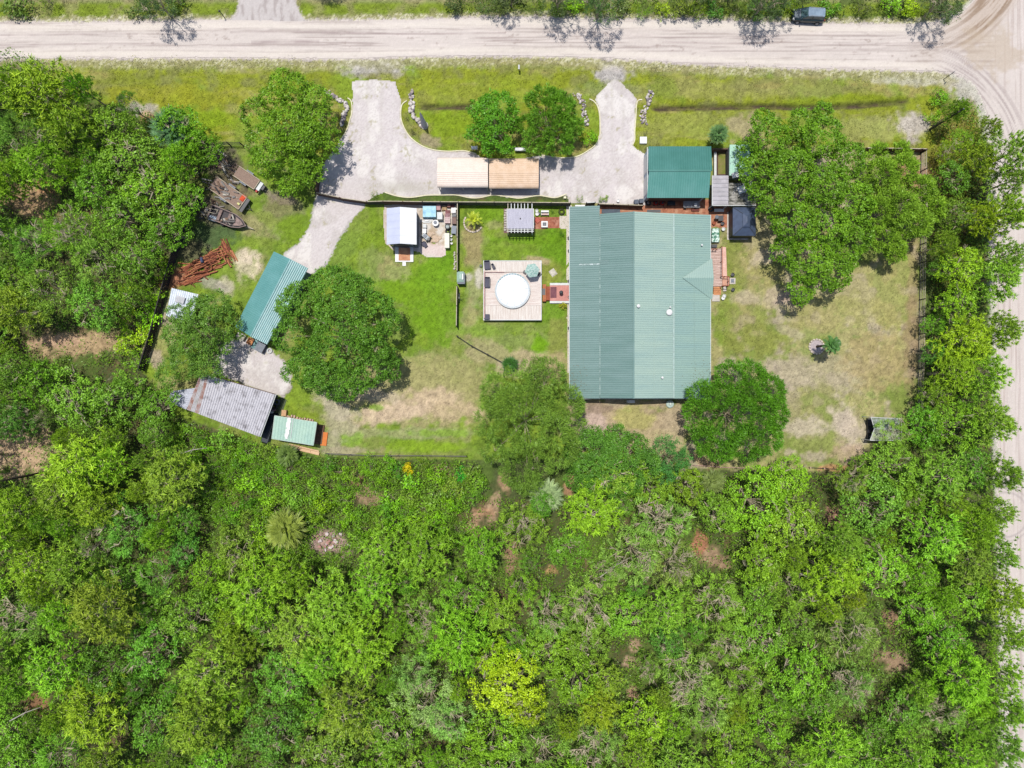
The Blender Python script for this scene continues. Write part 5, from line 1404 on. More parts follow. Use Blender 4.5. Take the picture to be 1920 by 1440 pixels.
# boat on its trailer
bt = thing("bass_boat", "dark open boat with a pointed bow on a trailer frame at the wood's edge", "boat", (0, 0, 0))
L, Wd = 5.4, 1.9
out = [(-L / 2, -Wd / 2), (L * .15, -Wd / 2), (L * .35, -Wd * .33), (L / 2, 0), (L * .35, Wd * .33), (L * .15, Wd / 2), (-L / 2, Wd / 2)]
inn = [(x * .93 - .05, y * .86) for x, y in out]
n = len(out)
v = [(x * .92, y * .7, .45) for x, y in out] + [(x, y, 1.05) for x, y in out] + [(x, y, 1.05) for x, y in inn] + [(x, y, .7) for x, y in inn]
fs = []
for j in range(3):
    for i in range(n): fs.append((j * n + i, j * n + (i + 1) % n, (j + 1) * n + (i + 1) % n, (j + 1) * n + i))
fs += [tuple(range(n))[::-1], tuple(3 * n + i for i in range(n))]
MB().add(v, fs).build("hull", M("dark_boat_hull", C(74, 66, 70), C(50, 46, 50), rough=.6), bt)
for x in (-1.3, .1): MB().box(x - .2, x + .2, -Wd * .4, Wd * .4, .72, 1.0).build("bench_seat", M("boat_bench", C(150, 128, 120), C(120, 100, 96)), bt)
MB().poly([(L * .18, -Wd * .33), (L * .33, -Wd * .2), (L * .42, 0), (L * .33, Wd * .2), (L * .18, Wd * .33)], .85, .95).build("bow_deck", M("boat_deck", C(170, 146, 138), C(120, 104, 100)), bt)
mb = MB(); 
for i in range(n): mb.tube((*out[i], 1.07), (*out[(i + 1) % n], 1.07), .045, .045, 5)
mb.build("gunwale", M("boat_gunwale", C(186, 160, 152), C(150, 130, 124)), bt)
MB().cbox(-L / 2 - .3, 0, .6, .5, .45, .75, 0, .08).build("outboard_motor", m_black, bt)
bt.location = (*W(433, 413), 0); bt.rotation_euler = (0, 0, math.radians(-22))
tr = thing("boat_trailer", "thin pale trailer frame under and behind the dark boat", "trailer", (0, 0, 0))
MB().tube((-3.2, -.7, .4), (3.6, 0, .4), .05, .05, 6).tube((-3.2, .7, .4), (3.6, 0, .4), .05, .05, 6).tube((-3.2, -.7, .4), (-3.2, .7, .4), .05, .05, 6).tube((-.5, -.9, .4), (-.5, .9, .4), .05, .05, 6).build("frame", m_fence_cap, tr)
for s in (-1, 1): wheel(tr, -.7, s * 1.1, .3)
tr.location = bt.location; tr.rotation_euler = bt.rotation_euler
item("outboard_box", "pale grey box beside the boat in the shade", "box", 398, 409, .5, 1.15, .75, .4, M("pale_grey_box", C(176, 190, 204), C(150, 164, 180)), math.radians(-18), .05)
mb = MB(); P = [W3(386, 389, 1.2), W3(408, 394, 1.2), W3(405, 401, 1.2), W3(384, 396, 1.2)]
for i in range(4): mb.tube(P[i], P[(i + 1) % 4], .04, .04, 5)
for p in P: mb.tube((p[0], p[1], 0), p, .04, .04, 5)
tag(mb.build("pipe_rack", m_fence_cap), "thin pale pipe rack standing in the shade north-west of the boat", "rack")

# ------------------------------------------------------------------ heap of reddish logs
rg = random.Random(77)
logm = [wood("log_bark_%d" % i, c1, c2, stretch=(3, 3, 3)) for i, (c1, c2) in enumerate(((C(196, 124, 88), C(150, 84, 60)), (C(170, 98, 70), C(120, 66, 50)), (C(216, 150, 104), C(176, 112, 78)), (C(140, 80, 60), C(98, 56, 44))))]
ax = math.atan2(-(459 - 522), (438 - 340))
for k in range(150):
    u, v_ = rg.uniform(-1, 1), rg.uniform(-1, 1)
    px_ = 392 + u * 45 * .95 + v_ * 8; py_ = 494 - u * 25 + v_ * 15
    if u > .55: a = math.radians(-62 + rg.uniform(-14, 14)); Lg = rg.uniform(1.2, 2.0)
    elif rg.random() < .75: a = math.radians(22 + rg.gauss(0, 12)); Lg = rg.uniform(1.4, 3.4)
    else: a = math.radians(rg.uniform(-80, 90)); Lg = rg.uniform(.7, 1.6)
    z = .08 + (1 - max(abs(u), abs(v_))) * rg.uniform(.1, .9)
    x, y = W(px_, py_, z)
    r = rg.uniform(.05, .1)
    tl = rg.uniform(-.12, .12)
    mb = MB(); dx, dy = math.cos(a) * Lg / 2, math.sin(a) * Lg / 2
    mb.tube((x - dx, y - dy, max(.06, z - tl * Lg / 2)), (x + dx, y + dy, max(.06, z + tl * Lg / 2)), r, r * rg.uniform(.75, 1), 7)
    tag(mb.build("log", rg.choice(logm)), "reddish brown log in the big heap at the western fence", "log", "logs in the big heap")
item("blue_bag", "dark blue bag lying on the log heap", "bag", 377, 487, .9, .4, .8, .2, M("blue_plastic", C(40, 56, 110), C(90, 100, 120), scale=4), .2, .08)

# ------------------------------------------------------------------ odds and ends west
item("pallet", "cluttered white topped crate at the barn's south-west corner", "crate", 451, 630.5, 0, 1.25, .9, .6, M("cluttered_top", C(224, 216, 204), C(110, 100, 92), scale=5, amount=(.4, .6)), math.radians(-28), .02)
item("plywood_box", "orange brown plywood box below the teal barn", "box", 469, 640, 0, .8, .9, .7, m_orange, math.radians(-28), .02, lid=M("ply_lid", C(222, 150, 96), C(206, 132, 80)))
item("metal_sheet", "sea green roofing offcut leaning at the barn end", "sheet", 479, 646, .4, .8, 1.3, .05, m_roof_b, math.radians(-28))
item("generator", "dark slate generator at the barn's south end", "generator", 487.5, 651, 0, 1.15, 1.25, .9, M("slate_casing", C(96, 98, 116), C(78, 80, 98), rough=.5), math.radians(-28), .04, lid=m_grey)
tag(MB().torus((*W(506, 658), .15), .3, .1, 'z').build("hose_coil", m_trim), "pale coiled hose beside the slate generator", "hose coil")
for k, (px_, py_) in enumerate(((519, 754), (515, 762))):
    tag(MB().torus((*W(px_, py_, .3), .12), .33, .13, 'z').torus((*W(px_, py_, .3), .36), .33, .13, 'z').build("tyre", m_rubber if k else M("grey_tyre", C(90, 98, 106), C(60, 66, 74), rough=.8)), "%s tyre stack against the grey machine shed" % ("lower dark" if k else "upper greyish"), "tyres", "tyres by the grey shed")
item("crate", "pinkish crate below the tyre stacks by the grey shed", "crate", 512, 768, 0, .6, .5, .4, M("pinkish_crate", C(176, 140, 146), C(120, 90, 100)), .3)
item("bucket_box", "small white box between grey shed and mint shed", "box", 508.5, 773, 0, .5, .35, .45, m_white, .2)
item("ground_cloth", "dark green lean strip of weeds cloth beside the grey shed", "ground cloth", 524, 766, 0, 1.1, 3.0, .03, M("weed_cloth", C(86, 100, 66), C(60, 70, 50)), -.35)
item("black_tarpaulin", "black tarpaulin heap between the grey shed and mint shed", "tarpaulin", 503, 803, 0, 1.4, 4.6, .5, M("black_tarp", C(52, 62, 76), C(28, 34, 42), rough=.5, scale=3, bump=.5), -.28, .25)
item("lumber_stack", "upright bundle of new lumber above the mint shed", "lumber", 532, 774.5, 0, .65, .85, .6, m_lumber, -.1)
rk = random.Random(5)
for k in range(11):
    px_ = 538 + k * 4.9; py_ = 780 + k * .9 + rk.uniform(-2, 1)
    tag(MB().rock((*W(px_, py_), .15), rk.uniform(.3, .6), rk.uniform(.25, .4), .3, rk, rk.uniform(0, 3)).build("stone_block", M("pink_block", C(232, 200, 180), C(196, 160, 140), scale=3)), "pinkish block in the row above the mint shed", "block", "blocks above the mint shed")
tag(MB(-math.atan2(16, 66), (*W(568, 841.5), 0)).box(-2.4, 2.45, -.32, .1, 0, .28).box(-2.0, 2.3, .12, .3, 0, .16).box(-2.2, 1.2, -.2, .02, .28, .36).build('board_stack', M('new_board_top', C(240, 206, 166), C(220, 176, 136), stretch=(1, 6, 1))), 'long low stack of new boards south of the mint shed', 'boards')
item("soil_bed", "brown soil bed with brush between mint shed and orange door", "soil bed", 598, 815, 0, 1.3, 2.8, .25, M("brush_soil", C(126, 92, 78), C(96, 78, 54), scale=3, bump=.6), -.12, .1)
item("orange_door", "bright orange panel lying by the mint shed", "panel", 607.5, 823, .1, .85, 1.9, .12, M("bright_orange_panel", C(232, 134, 46), C(216, 118, 40), rough=.6), -.12)
for k in range(26):
    px_, py_ = 615 + rk.gauss(0, 15), 1016 + rk.gauss(0, 9)
    tag(MB().rock((*W(px_, py_, .2), .15 + rk.uniform(0, .15)), rk.uniform(.3, .9), rk.uniform(.3, .7), .25, rk, rk.uniform(0, 3), n=5).build("slab_fragment", M("white_rubble", C(236, 226, 226), C(206, 176, 170), scale=2) if k % 2 else M("pink_rubble", C(206, 160, 150), C(170, 120, 112), scale=2)), "broken slab piece in the rubble heap in the clearing", "rubble", "rubble pieces in the clearing")

# ------------------------------------------------------------------ clutter on the shell pad beside the shed
item("covered_pool_toy", "pale blue patterned tarpaulin over a square stack beside the shed", "tarpaulin", 805, 396.5, 0, 1.95, 1.65, .9, M("pale_blue_tarp", C(176, 226, 238), C(110, 176, 214), rough=.5, scale=1.3, amount=(.4, .65), bump=.3), 0, .06)
item("crate", "pink brown crate right of the blue tarpaulin", "crate", 822, 388.5, 0, .58, .8, .7, M("pinkbrown", C(206, 164, 164), C(176, 136, 140)), 0, .01)
item("cabinet", "cream cabinet below the pink brown crate", "cabinet", 824.5, 404.5, 0, .7, .95, .95, M("cream_paint", C(246, 242, 222), C(232, 226, 206)), 0, .01, lid=m_trim)
item("wood_pile", "pile of tan offcuts near the fence corner", "wood pile", 833, 390, 0, .8, .8, .35, M("tan_offcuts", C(206, 176, 130), C(140, 110, 80), scale=5, bump=.6), .1, .1)
item("crate", "brown crate with a hole in its top, against the privacy fence", "crate", 841.5, 384, 0, .46, .6, .6, M("brown_crate", C(196, 140, 124), C(150, 96, 86)), 0, .01)
item("crate", "dark red crate in the fence corner", "crate", 849, 385.5, 0, .48, .45, .45, M("dark_red_crate", C(110, 50, 52), C(140, 90, 88), scale=4), 0)
for k, (px_, py_) in enumerate(((855.5, 383.5), (855, 390.5))):
    tag(MB().lathe([(.16, 0), (.2, .4), (.21, .42), (.17, .42), (.15, .1)], *W(px_, py_, .4), 14).build("bucket", m_white), "white bucket in the fence corner, %s of two" % ("upper" if k == 0 else "lower"), "bucket")
t = thing("garden_table", "white square table in the fence corner", "table", W(850.5, 394, .7))
pbox(MB(), 846, 389.5, 854.5, 399, .66, .72).build("table_top", m_white, t)
for px_ in (847, 853.5):
    for py_ in (390.5, 398): MB().tube((*W(px_, py_, .6), 0), (*W(px_, py_, .66), .66), .03, .03, 5).build("leg", m_galv, t)
for k, (px_, py_, w_, l_, z_, c1, c2) in enumerate(((839.5, 397, .7, .5, .35, C(190, 120, 126), C(90, 60, 60)), (839, 404.5, .75, .65, .4, C(206, 166, 170), C(130, 90, 96)), (839, 413, .8, .85, .5, C(238, 214, 210), C(214, 186, 184)))):
    th = thing("pallet", ("small red cluttered pallet", "dark barred pallet", "pale pink pallet")[k] + (" third, second, last".split(",")[0] and " in the row beside the white table"), "pallet", W(px_, py_))
    x, y = W(px_, py_, z_)
    mb = MB()
    for j in range(4): mb.cbox(x, y - l_ / 2 + (j + .5) * l_ / 4, z_ - .04, w_, l_ / 4 - .05, .04)
    mb.build("slats", M("pallet_%d" % k, c1, c2, scale=3), th)
    MB().cbox(x, y, 0, w_ * .9, l_ * .9, z_ - .04).build("base", M("pallet_base", C(110, 84, 78)), th)
tg = thing("cart", "round dark cart with a pale lid below the pink pallet", "cart", W(839, 425))
MB().lathe([(.3, .1), (.36, .35), (.38, .6), (.3, .66)], *W(839, 425, .6), 14).build("drum", m_black, tg); MB().lathe([(.24, .66), (.22, .72), (.05, .74)], *W(839, 425, .7), 12).build("lid", M("pale_lid", C(206, 218, 214), C(120, 126, 124), scale=4), tg)
tag(MB().torus((*W(839.5, 433.5, .2), .14), .27, .11, 'z').build("tyre", m_rubber), "single tyre lying below the dark round cart", "tyre")
item("chest_freezer", "long cream chest freezer on the pad's east edge", "freezer", 838, 451, 0, .62, 2.0, .9, M("cream_freezer", C(250, 248, 224), C(240, 238, 214), rough=.5), .0, .01, lid=M("cream_freezer_lid", C(253, 252, 232), C(244, 242, 220)))
item("wire_rack", "black wire rack by the inner fence", "rack", 851.5, 403, 0, .6, .5, .7, M("wire_black", C(60, 60, 64), C(150, 150, 150), scale=8, amount=(.45, .55)), 0)
item("crate", "tall grey brown slatted crate by the inner fence", "crate", 851.5, 413.5, 0, .6, .95, .6, M("greybrown_crate", C(150, 120, 106), C(120, 104, 104), scale=3), 0)
wb = thing("wheelbarrow", "slate grey wheelbarrow tub lying by the inner fence", "wheelbarrow", W(851, 431))
x, y = W(851, 431, .5)
hip_ = MB(); hip_.cbox(x, y, .25, .5, .9, .32, -.08, -.1); hip_.build("tub", M("slate_tub", C(126, 138, 154), C(104, 116, 132), rough=.5), wb)
MB().tube((x + .25, y + .3, .45), (x + .3, y - .9, .5), .025, .025, 5).tube((x - .25, y + .3, .45), (x - .3, y - .7, .5), .025, .025, 5).build("handles", m_trim, wb)
MB().tube((x - .06, y + .62, .18), (x + .06, y + .62, .18), .18, .18, 12).build("wheel", m_rubber, wb)
for k, (px_, py_) in enumerate(((846, 442), (846, 449), (846.5, 456))):
    tag(MB().lathe([(.12, 0), (.18, .3), (.14, .3), (.12, .1)], *W(px_, py_, .3), 12).build("plant_pot", m_white if k != 1 else m_trim), "white pot between freezer and inner fence, %s one" % ("top", "middle", "bottom")[k], "pot")
for k, (px_, py_, w_, l_, a_) in enumerate(((803, 412, 1.3, .22, -.08), (801, 416.5, 1.2, .18, .05), (798, 414, 1.0, .14, .15))):
    item("board", ("long white board", "thin white board", "slightly tilted white board")[k] + " lying below the blue tarpaulin", "board", px_, py_, .05 + .05 * k, w_, l_, .05, m_white if k != 1 else m_trim, a_)
th = thing("round_table", "round white table with a grey cluttered top on the shell pad", "table", W(816.5, 418))
MB().lathe([(.44, .6), (.44, .66), (.02, .67)], *W(816.5, 418, .66), 20).build("table_top", m_white, th)
MB().lathe([(.2, .68), (.24, .76), (.05, .78)], *W(816, 417, .7), 9).build("centre_piece", m_grey, th)
MB().lathe([(.25, 0), (.06, .05), (.05, .6)], *W(816.5, 418, .3), 12).build("foot", m_galv, th)
item("bedside_box", "upper small white box beside the shed wall", "box", 796, 423.5, 0, .5, .5, .45, m_white, 0, .02, lid=m_trim)
item("bedside_box", "lower small white box beside the shed wall", "box", 795.5, 433, 0, .48, .6, .5, m_trim, .03, .02, lid=m_white)
mw = thing("ride_on_mower", "pale grey machine with a black hood end on the shell pad", "mower", (0, 0, 0))
MB().cbox(0, 0, .2, 1.1, .65, .35, 0, .05).build("deck", M("pale_mower", C(206, 214, 218), C(176, 184, 190)), mw)
MB().cbox(.55, 0, .3, .5, .5, .35, 0, .08).build("hood", m_black, mw)
MB().cbox(-.1, 0, .55, .4, .4, .1).build("seat", m_grey, mw)
for sx in (-.4, .55):
    for sy in (-1, 1): MB().tube((sx, sy * .32, .18), (sx, sy * .44, .18), .18, .18, 12).build("wheel", m_rubber, mw)
mw.location = (*W(799, 445), 0); mw.rotation_euler = (0, 0, -.75)
tag(MB(-.9, (*W(795.5, 458), 0)).lathe([(.3, .1), (.38, .3), (.34, .34), (.3, .2)], 0, 0, 12).box(-.25, .55, -.25, .25, .05, .3).build("wheelbarrow_tub", m_cush), "dark oval tub lying near the shed's south-east corner", "tub")
for k in range(6):
    px_, py_ = ((811, 438), (815, 446), (819, 451), (823, 447), (812, 452), (806, 440))[k]
    tag(MB().rock((*W(px_, py_), .02), rk.uniform(.6, 1.0), rk.uniform(.5, .9), .28, rk, 0, 9).build("sand_mound", M("tan_sand", C(206, 178, 148), C(226, 206, 184), scale=2)), "low tan sand mound in the middle of the shell pad", "sand mound", "sand mounds on the shell pad")
for k in range(8):
    px_, py_ = 853 + rk.uniform(-1.5, 1.5), 474 + k * 4.3
    tag(MB().rock((*W(px_, py_), .12), rk.uniform(.25, .5), rk.uniform(.25, .45), .26, rk, rk.uniform(0, 3)).build("stone", M("pale_stone", C(1, 1, 1))), "pale stone in the row along the inner fence", "stone", "stones along the inner fence")

# ------------------------------------------------------------------ pool lawn odds and ends
item("garden_bench", "white garden bench with a curved back on the terrace's north edge", "bench", 1021.5, 397.5, .35, .0001, .0001, .0001, m_white) if False else None
bn = thing("garden_bench", "white garden bench behind the square fire pit", "bench", W(1021, 399))
pbox(MB(), 1014.5, 397, 1029, 403, .4, .46).build("seat", M("pinkish_seat", C(232, 206, 196), C(214, 186, 176)), bn)
pbox(MB(), 1014.5, 394.5, 1029, 397.6, .4, .85).build("backrest", m_white, bn)
for px_ in (1015.2, 1028.3): pbox(MB(), px_ - .5, 395, px_ + .5, 403, 0, .62).build("leg", m_trim, bn)
fp = thing("fire_pit", "white square fire pit with a black rim on the red terrace", "fire pit", W(1021, 420))
mb = MB(); pbox(mb, 1015, 414.5, 1027, 417, 0, .5); pbox(mb, 1015, 423.5, 1027, 426, 0, .5); pbox(mb, 1015, 417, 1017.5, 423.5, 0, .5); pbox(mb, 1024.5, 417, 1027, 423.5, 0, .5); mb.build("surround", m_white, fp)
mb = MB(); pbox(mb, 1017.6, 417.1, 1024.4, 418.6, 0, .47); pbox(mb, 1017.6, 421.8, 1024.4, 423.4, 0, .47); pbox(mb, 1017.6, 418.6, 1019.2, 421.8, 0, .47); pbox(mb, 1022.8, 418.6, 1024.4, 421.8, 0, .47); mb.build("bowl_rim", m_black, fp)
pbox(MB(), 1019.3, 418.7, 1022.7, 421.7, 0, .42).build("ash_bed", m_grey, fp)
item("cushion", "red cushion on the west end of the red terrace", "cushion", 1008, 413, .02, .7, .8, .12, M("red_cushion", C(206, 96, 84), C(186, 110, 90)), .7, .1)
for k, (px_, py_, m_, sz) in enumerate(((1006.5, 395, m_trim, .24), (1007, 401, m_white, .26), (1011.5, 400, m_grey, .14), (1000.5, 409.5, m_white, .16), (1002.5, 419, m_black, .12))):
    tag(MB().lathe([(sz * .7, 0), (sz, .35), (sz * .8, .36), (sz * .6, .2)], *W(px_, py_, .35), 14).build("plant_pot", m_), ("cream pot at the pergola's north-east corner", "large white pot beside the garden bench", "small grey pot beside the garden bench", "white pot at the pergola's east side", "small black pot on the red terrace")[k], "pot")
tag(MB().torus((*W(1053, 397.5), .14), .34, .13, 'z').build("tyre_planter", M("mossy_tyre", C(78, 88, 36), C(50, 50, 30))), "mossy tyre planter near the house's north-west corner", "planter")
for k, (px_, py_) in enumerate(((1066.5, 446), (1067, 470), (1067, 557.5), (1067, 615), (1066.8, 527))):
    tag(MB().lathe([(.13, 0), (.2, .35), (.16, .35), (.1, .28)], *W(px_, py_, .3), 12).build("plant_pot", m_black), "dark pot on the pale gravel strip, %s along the west wall" % ("first", "second", "fourth", "fifth", "third")[k], "pot")
item("paving_stone", "two pale flat rocks on the lawn east of the pool deck", "rocks", 1037, 511, 0, .9, 1.0, .1, M("pale_rocks", C(228, 222, 206), C(190, 184, 170), scale=4), .6, .15)
item("box", "small dark box with a white top west of the pool deck", "box", 901.5, 498, 0, .35, .3, .3, m_black, 0)
sc = thing("bicycle", "small dark bicycle leaning on the inner fence below the pump house", "bicycle", (0, 0, 0))
for y in (-.45, .45): MB().torus((0, y, .3), .28, .03, 'x', 14, 5).build("wheel", m_rubber, sc)
MB().tube((0, -.45, .3), (0, 0, .7), .025, .025, 5).tube((0, .45, .3), (0, .35, .85), .025, .025, 5).tube((0, .37, .7), (0, -.05, .68), .025, .025, 5).tube((0, 0, .3), (0, .37, .7), .025, .025, 5).build("frame", m_grey, sc)
MB().tube((-.25, .35, .88), (.25, .35, .88), .02, .02, 5).build("handlebar", m_black, sc); MB().cbox(0, -.12, .76, .14, .25, .05).build("saddle", m_black, sc)
sc.location = (*W(861.5, 558), 0)

# ------------------------------------------------------------------ passage between garage and house
def mower(px_, py_, lab, a):
    t = thing("lawn_mower", lab, "mower", (0, 0, 0), "red mowers behind the garage")
    MB().cbox(0, 0, .15, .62, .5, .2, 0, .05).build("deck", m_red, t)
    MB().lathe([(.15, 0), (.16, .15), (.05, .18)], 0, 0, 10, .35).build("engine", m_black, t)
    MB().tube((-.3, -.2, .3), (-.9, -.2, .85), .02, .02, 5).tube((-.3, .2, .3), (-.9, .2, .85), .02, .02, 5).tube((-.9, -.2, .85), (-.9, .2, .85), .02, .02, 5).build("handle", m_black, t)
    for sx in (-.25, .25):
        for sy in (-.27, .27): MB().tube((sx, sy - .03, .12), (sx, sy + .03, .12), .12, .12, 10).build("wheel", m_rubber, t)
    t.location = (*W(px_, py_), 0); t.rotation_euler = (0, 0, a)
mower(1229, 382, "left red mower behind the teal garage", .1); mower(1241, 382, "right red mower behind the teal garage", -.3)
tag(MB().torus((*W(1215.5, 381), .14), .3, .12, 'z').build("tyre", m_rubber), "tyre at the south-west corner of the teal garage", "tyre")
tag(MB().torus((*W(1332.5, 392), .14), .3, .12, 'z').build("hose_reel", m_black), "black hose reel between the house corner and the white bench", "hose reel")
item("fish_tank", "black glassy box behind the garage, right of the red mowers", "box", 1259, 381.5, 0, 1.0, .5, .5, m_black, 0, .02, lid=M("glassy_lid", C(70, 76, 84), C(50, 56, 64), rough=.2))
uc = thing("utility_cart", "pale grey metal frame cart behind the teal garage", "cart", (*W(1297, 383), 0))
x, y = W(1297, 383, .7)
MB().cbox(x, y + .05, .35, 2.2, .8, .08).build("bed", m_galv, uc)
mb = MB()
for s in (-1, 1): mb.tube((x - 1.1, y + s * .42, .75), (x + 1.1, y + s * .42, .75), .04, .04, 6)
for k in range(5): mb.tube((x - 1.1 + k * .55, y - .42, .75), (x - 1.1 + k * .55, y + .42, .75), .035, .035, 5)
mb.build("rails", m_galv, uc)
MB().cbox(x + .5, y - .1, .78, .35, .4, .1).build("panel", m_white, uc)
for sx in (-.8, .8):
    for sy in (-.45, .45): MB().tube((x + sx, y + sy - .05, .18), (x + sx, y + sy + .05, .18), .18, .18, 12).build("wheel", m_rubber, uc)
item("pallet", "dark red slatted pallet on the brick paving below the frame cart", "pallet", 1304, 393.5, 0, 1.1, .3, .25, M("dark_red_slats", C(130, 66, 54), C(96, 46, 40), scale=4), 0)
item("doormat", "wide slate mat against the house's north wall, west one", "mat", 1145.5, 396, 0, 2.6, .55, .1, M("slate_mat", C(92, 104, 116), C(78, 90, 102)), 0)
item("doormat", "narrow black mat against the house's north wall, east one", "mat", 1226, 395.5, 0, 1.9, .36, .1, m_black, 0)
for k, (px_, py_) in enumerate(((1193.5, 378), (1203, 376.5))):
    th = thing("wheelie_bin", "%s slate wheelie bin beside the drive, near the garage corner" % ("left" if k == 0 else "right"), "bin", W(px_, py_), "wheelie bins by the garage")
    x, y = W(px_, py_, 1.0)
    MB().cbox(x, y, 0, .48, .5, .95, .1, -.04).build("body", m_cush, th); MB().cbox(x, y, .95, .62, .62, .07, .1, .02).build("lid", M("slate_lid", C(108, 116, 128), C(92, 100, 112)), th)
tag(MB().lathe([(.16, 0), (.22, .35), (.18, .36), (.16, .25)], *W(1159, 376.5, .3), 12).build("plant_pot", m_white), "white pot standing on the drive beside the low brown fence", "pot")
item("window_box", "white ledge box on the fence by the house's north-west corner", "box", 1087.5, 385.5, 0, 1.35, .2, 1.5, m_white, 0)
th = thing("garden_bench", "long white bench north of the house's east corner", "bench", W(1354, 394)); pbox(MB(), 1339.5, 391.5, 1357.5, 397, .4, .46).build("seat", m_white, th)
for px_ in (1341, 1355.5): pbox(MB(), px_ - .5, 392, px_ + .5, 396.5, 0, .4).build("leg", m_grey, th)
th = thing("grill_table", "black grill table on the brick paving beside the gazebo", "grill", W(1350, 409)); pbox(MB(), 1347, 404, 1356.5, 414, .7, .8).build("table_top", m_black, th)
MB().lathe([(.25, .82), (.28, .95), (.1, 1.02)], *W(1344, 407, .9), 12).build("kettle", M("kettle_grey", C(130, 140, 150), C(90, 96, 104)), th)
for px_ in (1348, 1355.5):
    for py_ in (405, 413): MB().tube((*W(px_, py_, .7), 0), (*W(px_, py_, .7), .7), .03, .03, 5).build("leg", m_black, th)
for k, (px_, py_, m_) in enumerate(((1339, 418, m_terra), (1355, 419, m_black), (1356.5, 429.5, m_trim), (1374, 515, m_black), (1374.5, 543, m_black), (1358, 555, m_trim), (1356, 559, m_white))):
    tag(MB().lathe([(.17, 0), (.26, .38), (.21, .39), (.18, .3)], *W(px_, py_, .35), 14).build("plant_pot", m_), ("terracotta pot below the black grill table", "dark pot at the paving's south edge", "cream pot on the grass beside the house", "dark pot north of the ramp landing pad", "dark pot south of the ramp landing pad", "grey topped pot beside the side steps pad", "white pot beside the side steps pad")[k], "pot")
m_mos = M("green_white_mosaic", C(34, 120, 90), C(224, 246, 234), rough=.5, scale=2.6, amount=(.49, .51), grain=.2)
item("mosaic_screen", "green and white leafy trellis screen against the house's east wall", "trellis", 1342, 441, .2, 1.15, 2.0, .4, m_mos, 0, .05)
item("dark_chest", "dark chest at the north end of the side deck", "chest", 1339.5, 461, 0, .8, .5, .5, m_black, 0, .03)
th = thing("air_conditioner", "white air conditioner at the middle of the house's south wall", "air conditioner", W(1183, 750)); pbox(MB(), 1177.5, 750.2, 1190.5, 755.5, 0, .7).build("casing", m_white, th); pbox(MB(), 1175.5, 750.2, 1177.4, 755.5, 0, .6).build("side_panel", m_trim, th)
th = thing("well_cap", "round pale green tank lid on the ground south of the house", "tank lid", W(1256.5, 758)); MB().lathe([(.55, 0), (.55, .3), (.45, .36), (.2, .38), (.18, .5), (.05, .52)], *W(1256.5, 757.5, .3), 18).build("lid", M("pale_green_lid", C(196, 214, 204), C(170, 192, 182), rough=.6), th)
MB().lathe([(.1, .5), (.1, .56), (.02, .57)], *W(1256.5, 757.5, .5), 10).build("knob", m_white, th)

# ------------------------------------------------------------------ verge: mailbox, sign, pole, statues, stones
th = thing("mailbox", "white roadside mailbox on the middle verge", "mailbox", W(973, 133)); x, y = W(973, 133)
MB().box(x - .05, x + .05, y - .05, y + .05, 0, 1.05).build("post", m_fence_b, th)
mb = MB(math.pi / 2, (x, y, 1.05)); mb.add([(-.3, -.11, 0), (.3, -.11, 0), (.3, -.11, .14), (-.3, -.11, .14), (-.3, 0, .24), (.3, 0, .24), (-.3, .11, .14), (.3, .11, .14), (-.3, .11, 0), (.3, .11, 0)], [(0, 1, 2, 3), (3, 2, 5, 4), (4, 5, 7, 6), (6, 7, 9, 8), (8, 9, 1, 0), (0, 3, 4, 6, 8), (1, 9, 7, 5, 2)]); mb.build("box", m_white, th)
th = thing("street_sign", "dark thin street sign post at the road junction", "sign", W(1769, 149)); x, y = W(1769, 149)
MB().tube((x, y, 0), (x, y, 2.3), .05, .05, 6).build("post", m_black, th)
MB().cbox(x, y, 1.9, .5, .03, .5, .8).build("sign_plate", m_grey, th)
th = thing("street_sign", "short dark marker post on the north-west verge", "sign", W(421, 33)); x, y = W(421, 33)
MB().tube((x, y, 0), (x, y, 1.9), .06, .06, 6).build("post", m_black, th); MB().cbox(x, y, 1.5, .3, .03, .3, .6).build("sign_plate", m_black, th)
th = thing("utility_pole", "dark wooden utility pole among bushes by the junction", "utility pole", W(1743, 243)); x, y = W(1743, 243)
MB().tube((x, y, -.1), (x, y, 7.2), .17, .11, 10).build("pole", M("creosoted_pole", C(80, 84, 60), C(56, 58, 48)), th)
MB().cbox(x, y, 6.6, .9, .1, .12, .5).build("crossarm", m_dkf, th)
MB().lathe([(.06, 0), (.08, .1), (.03, .16)], x, y, 8, 7.2).build("insulator", m_grey, th)
def statue(px_, py_, h, lab):
    t = thing("garden_statue", lab, "statue", W(px_, py_)); x, y = W(px_, py_)
    MB().lathe([(.55, 0), (.55, .2), (.48, .24)], x, y, 10).build("plinth", m_concrete, t)
    MB().lathe([(.46, .24), (.42, .6), (.3, h * .4), (.2, h * .7), (.08, h * .95), (.02, h)], x, y, 12).build("figure", M("lilac_white_stone", C(226, 220, 232), C(206, 200, 214)), t)
statue(796, 236, 4.8, "tall slim whitish obelisk statue in the drive's curved bed")
rk = random.Random(21)
m_r = [M("verge_rock_%d" % i, a, b, rough=.9, scale=4, bump=.5) for i, (a, b) in enumerate(((C(228, 220, 212), C(180, 170, 164)), (C(204, 190, 184), C(150, 136, 132)), (C(150, 140, 146), C(104, 96, 104)), (C(240, 234, 226), C(206, 196, 186))))]
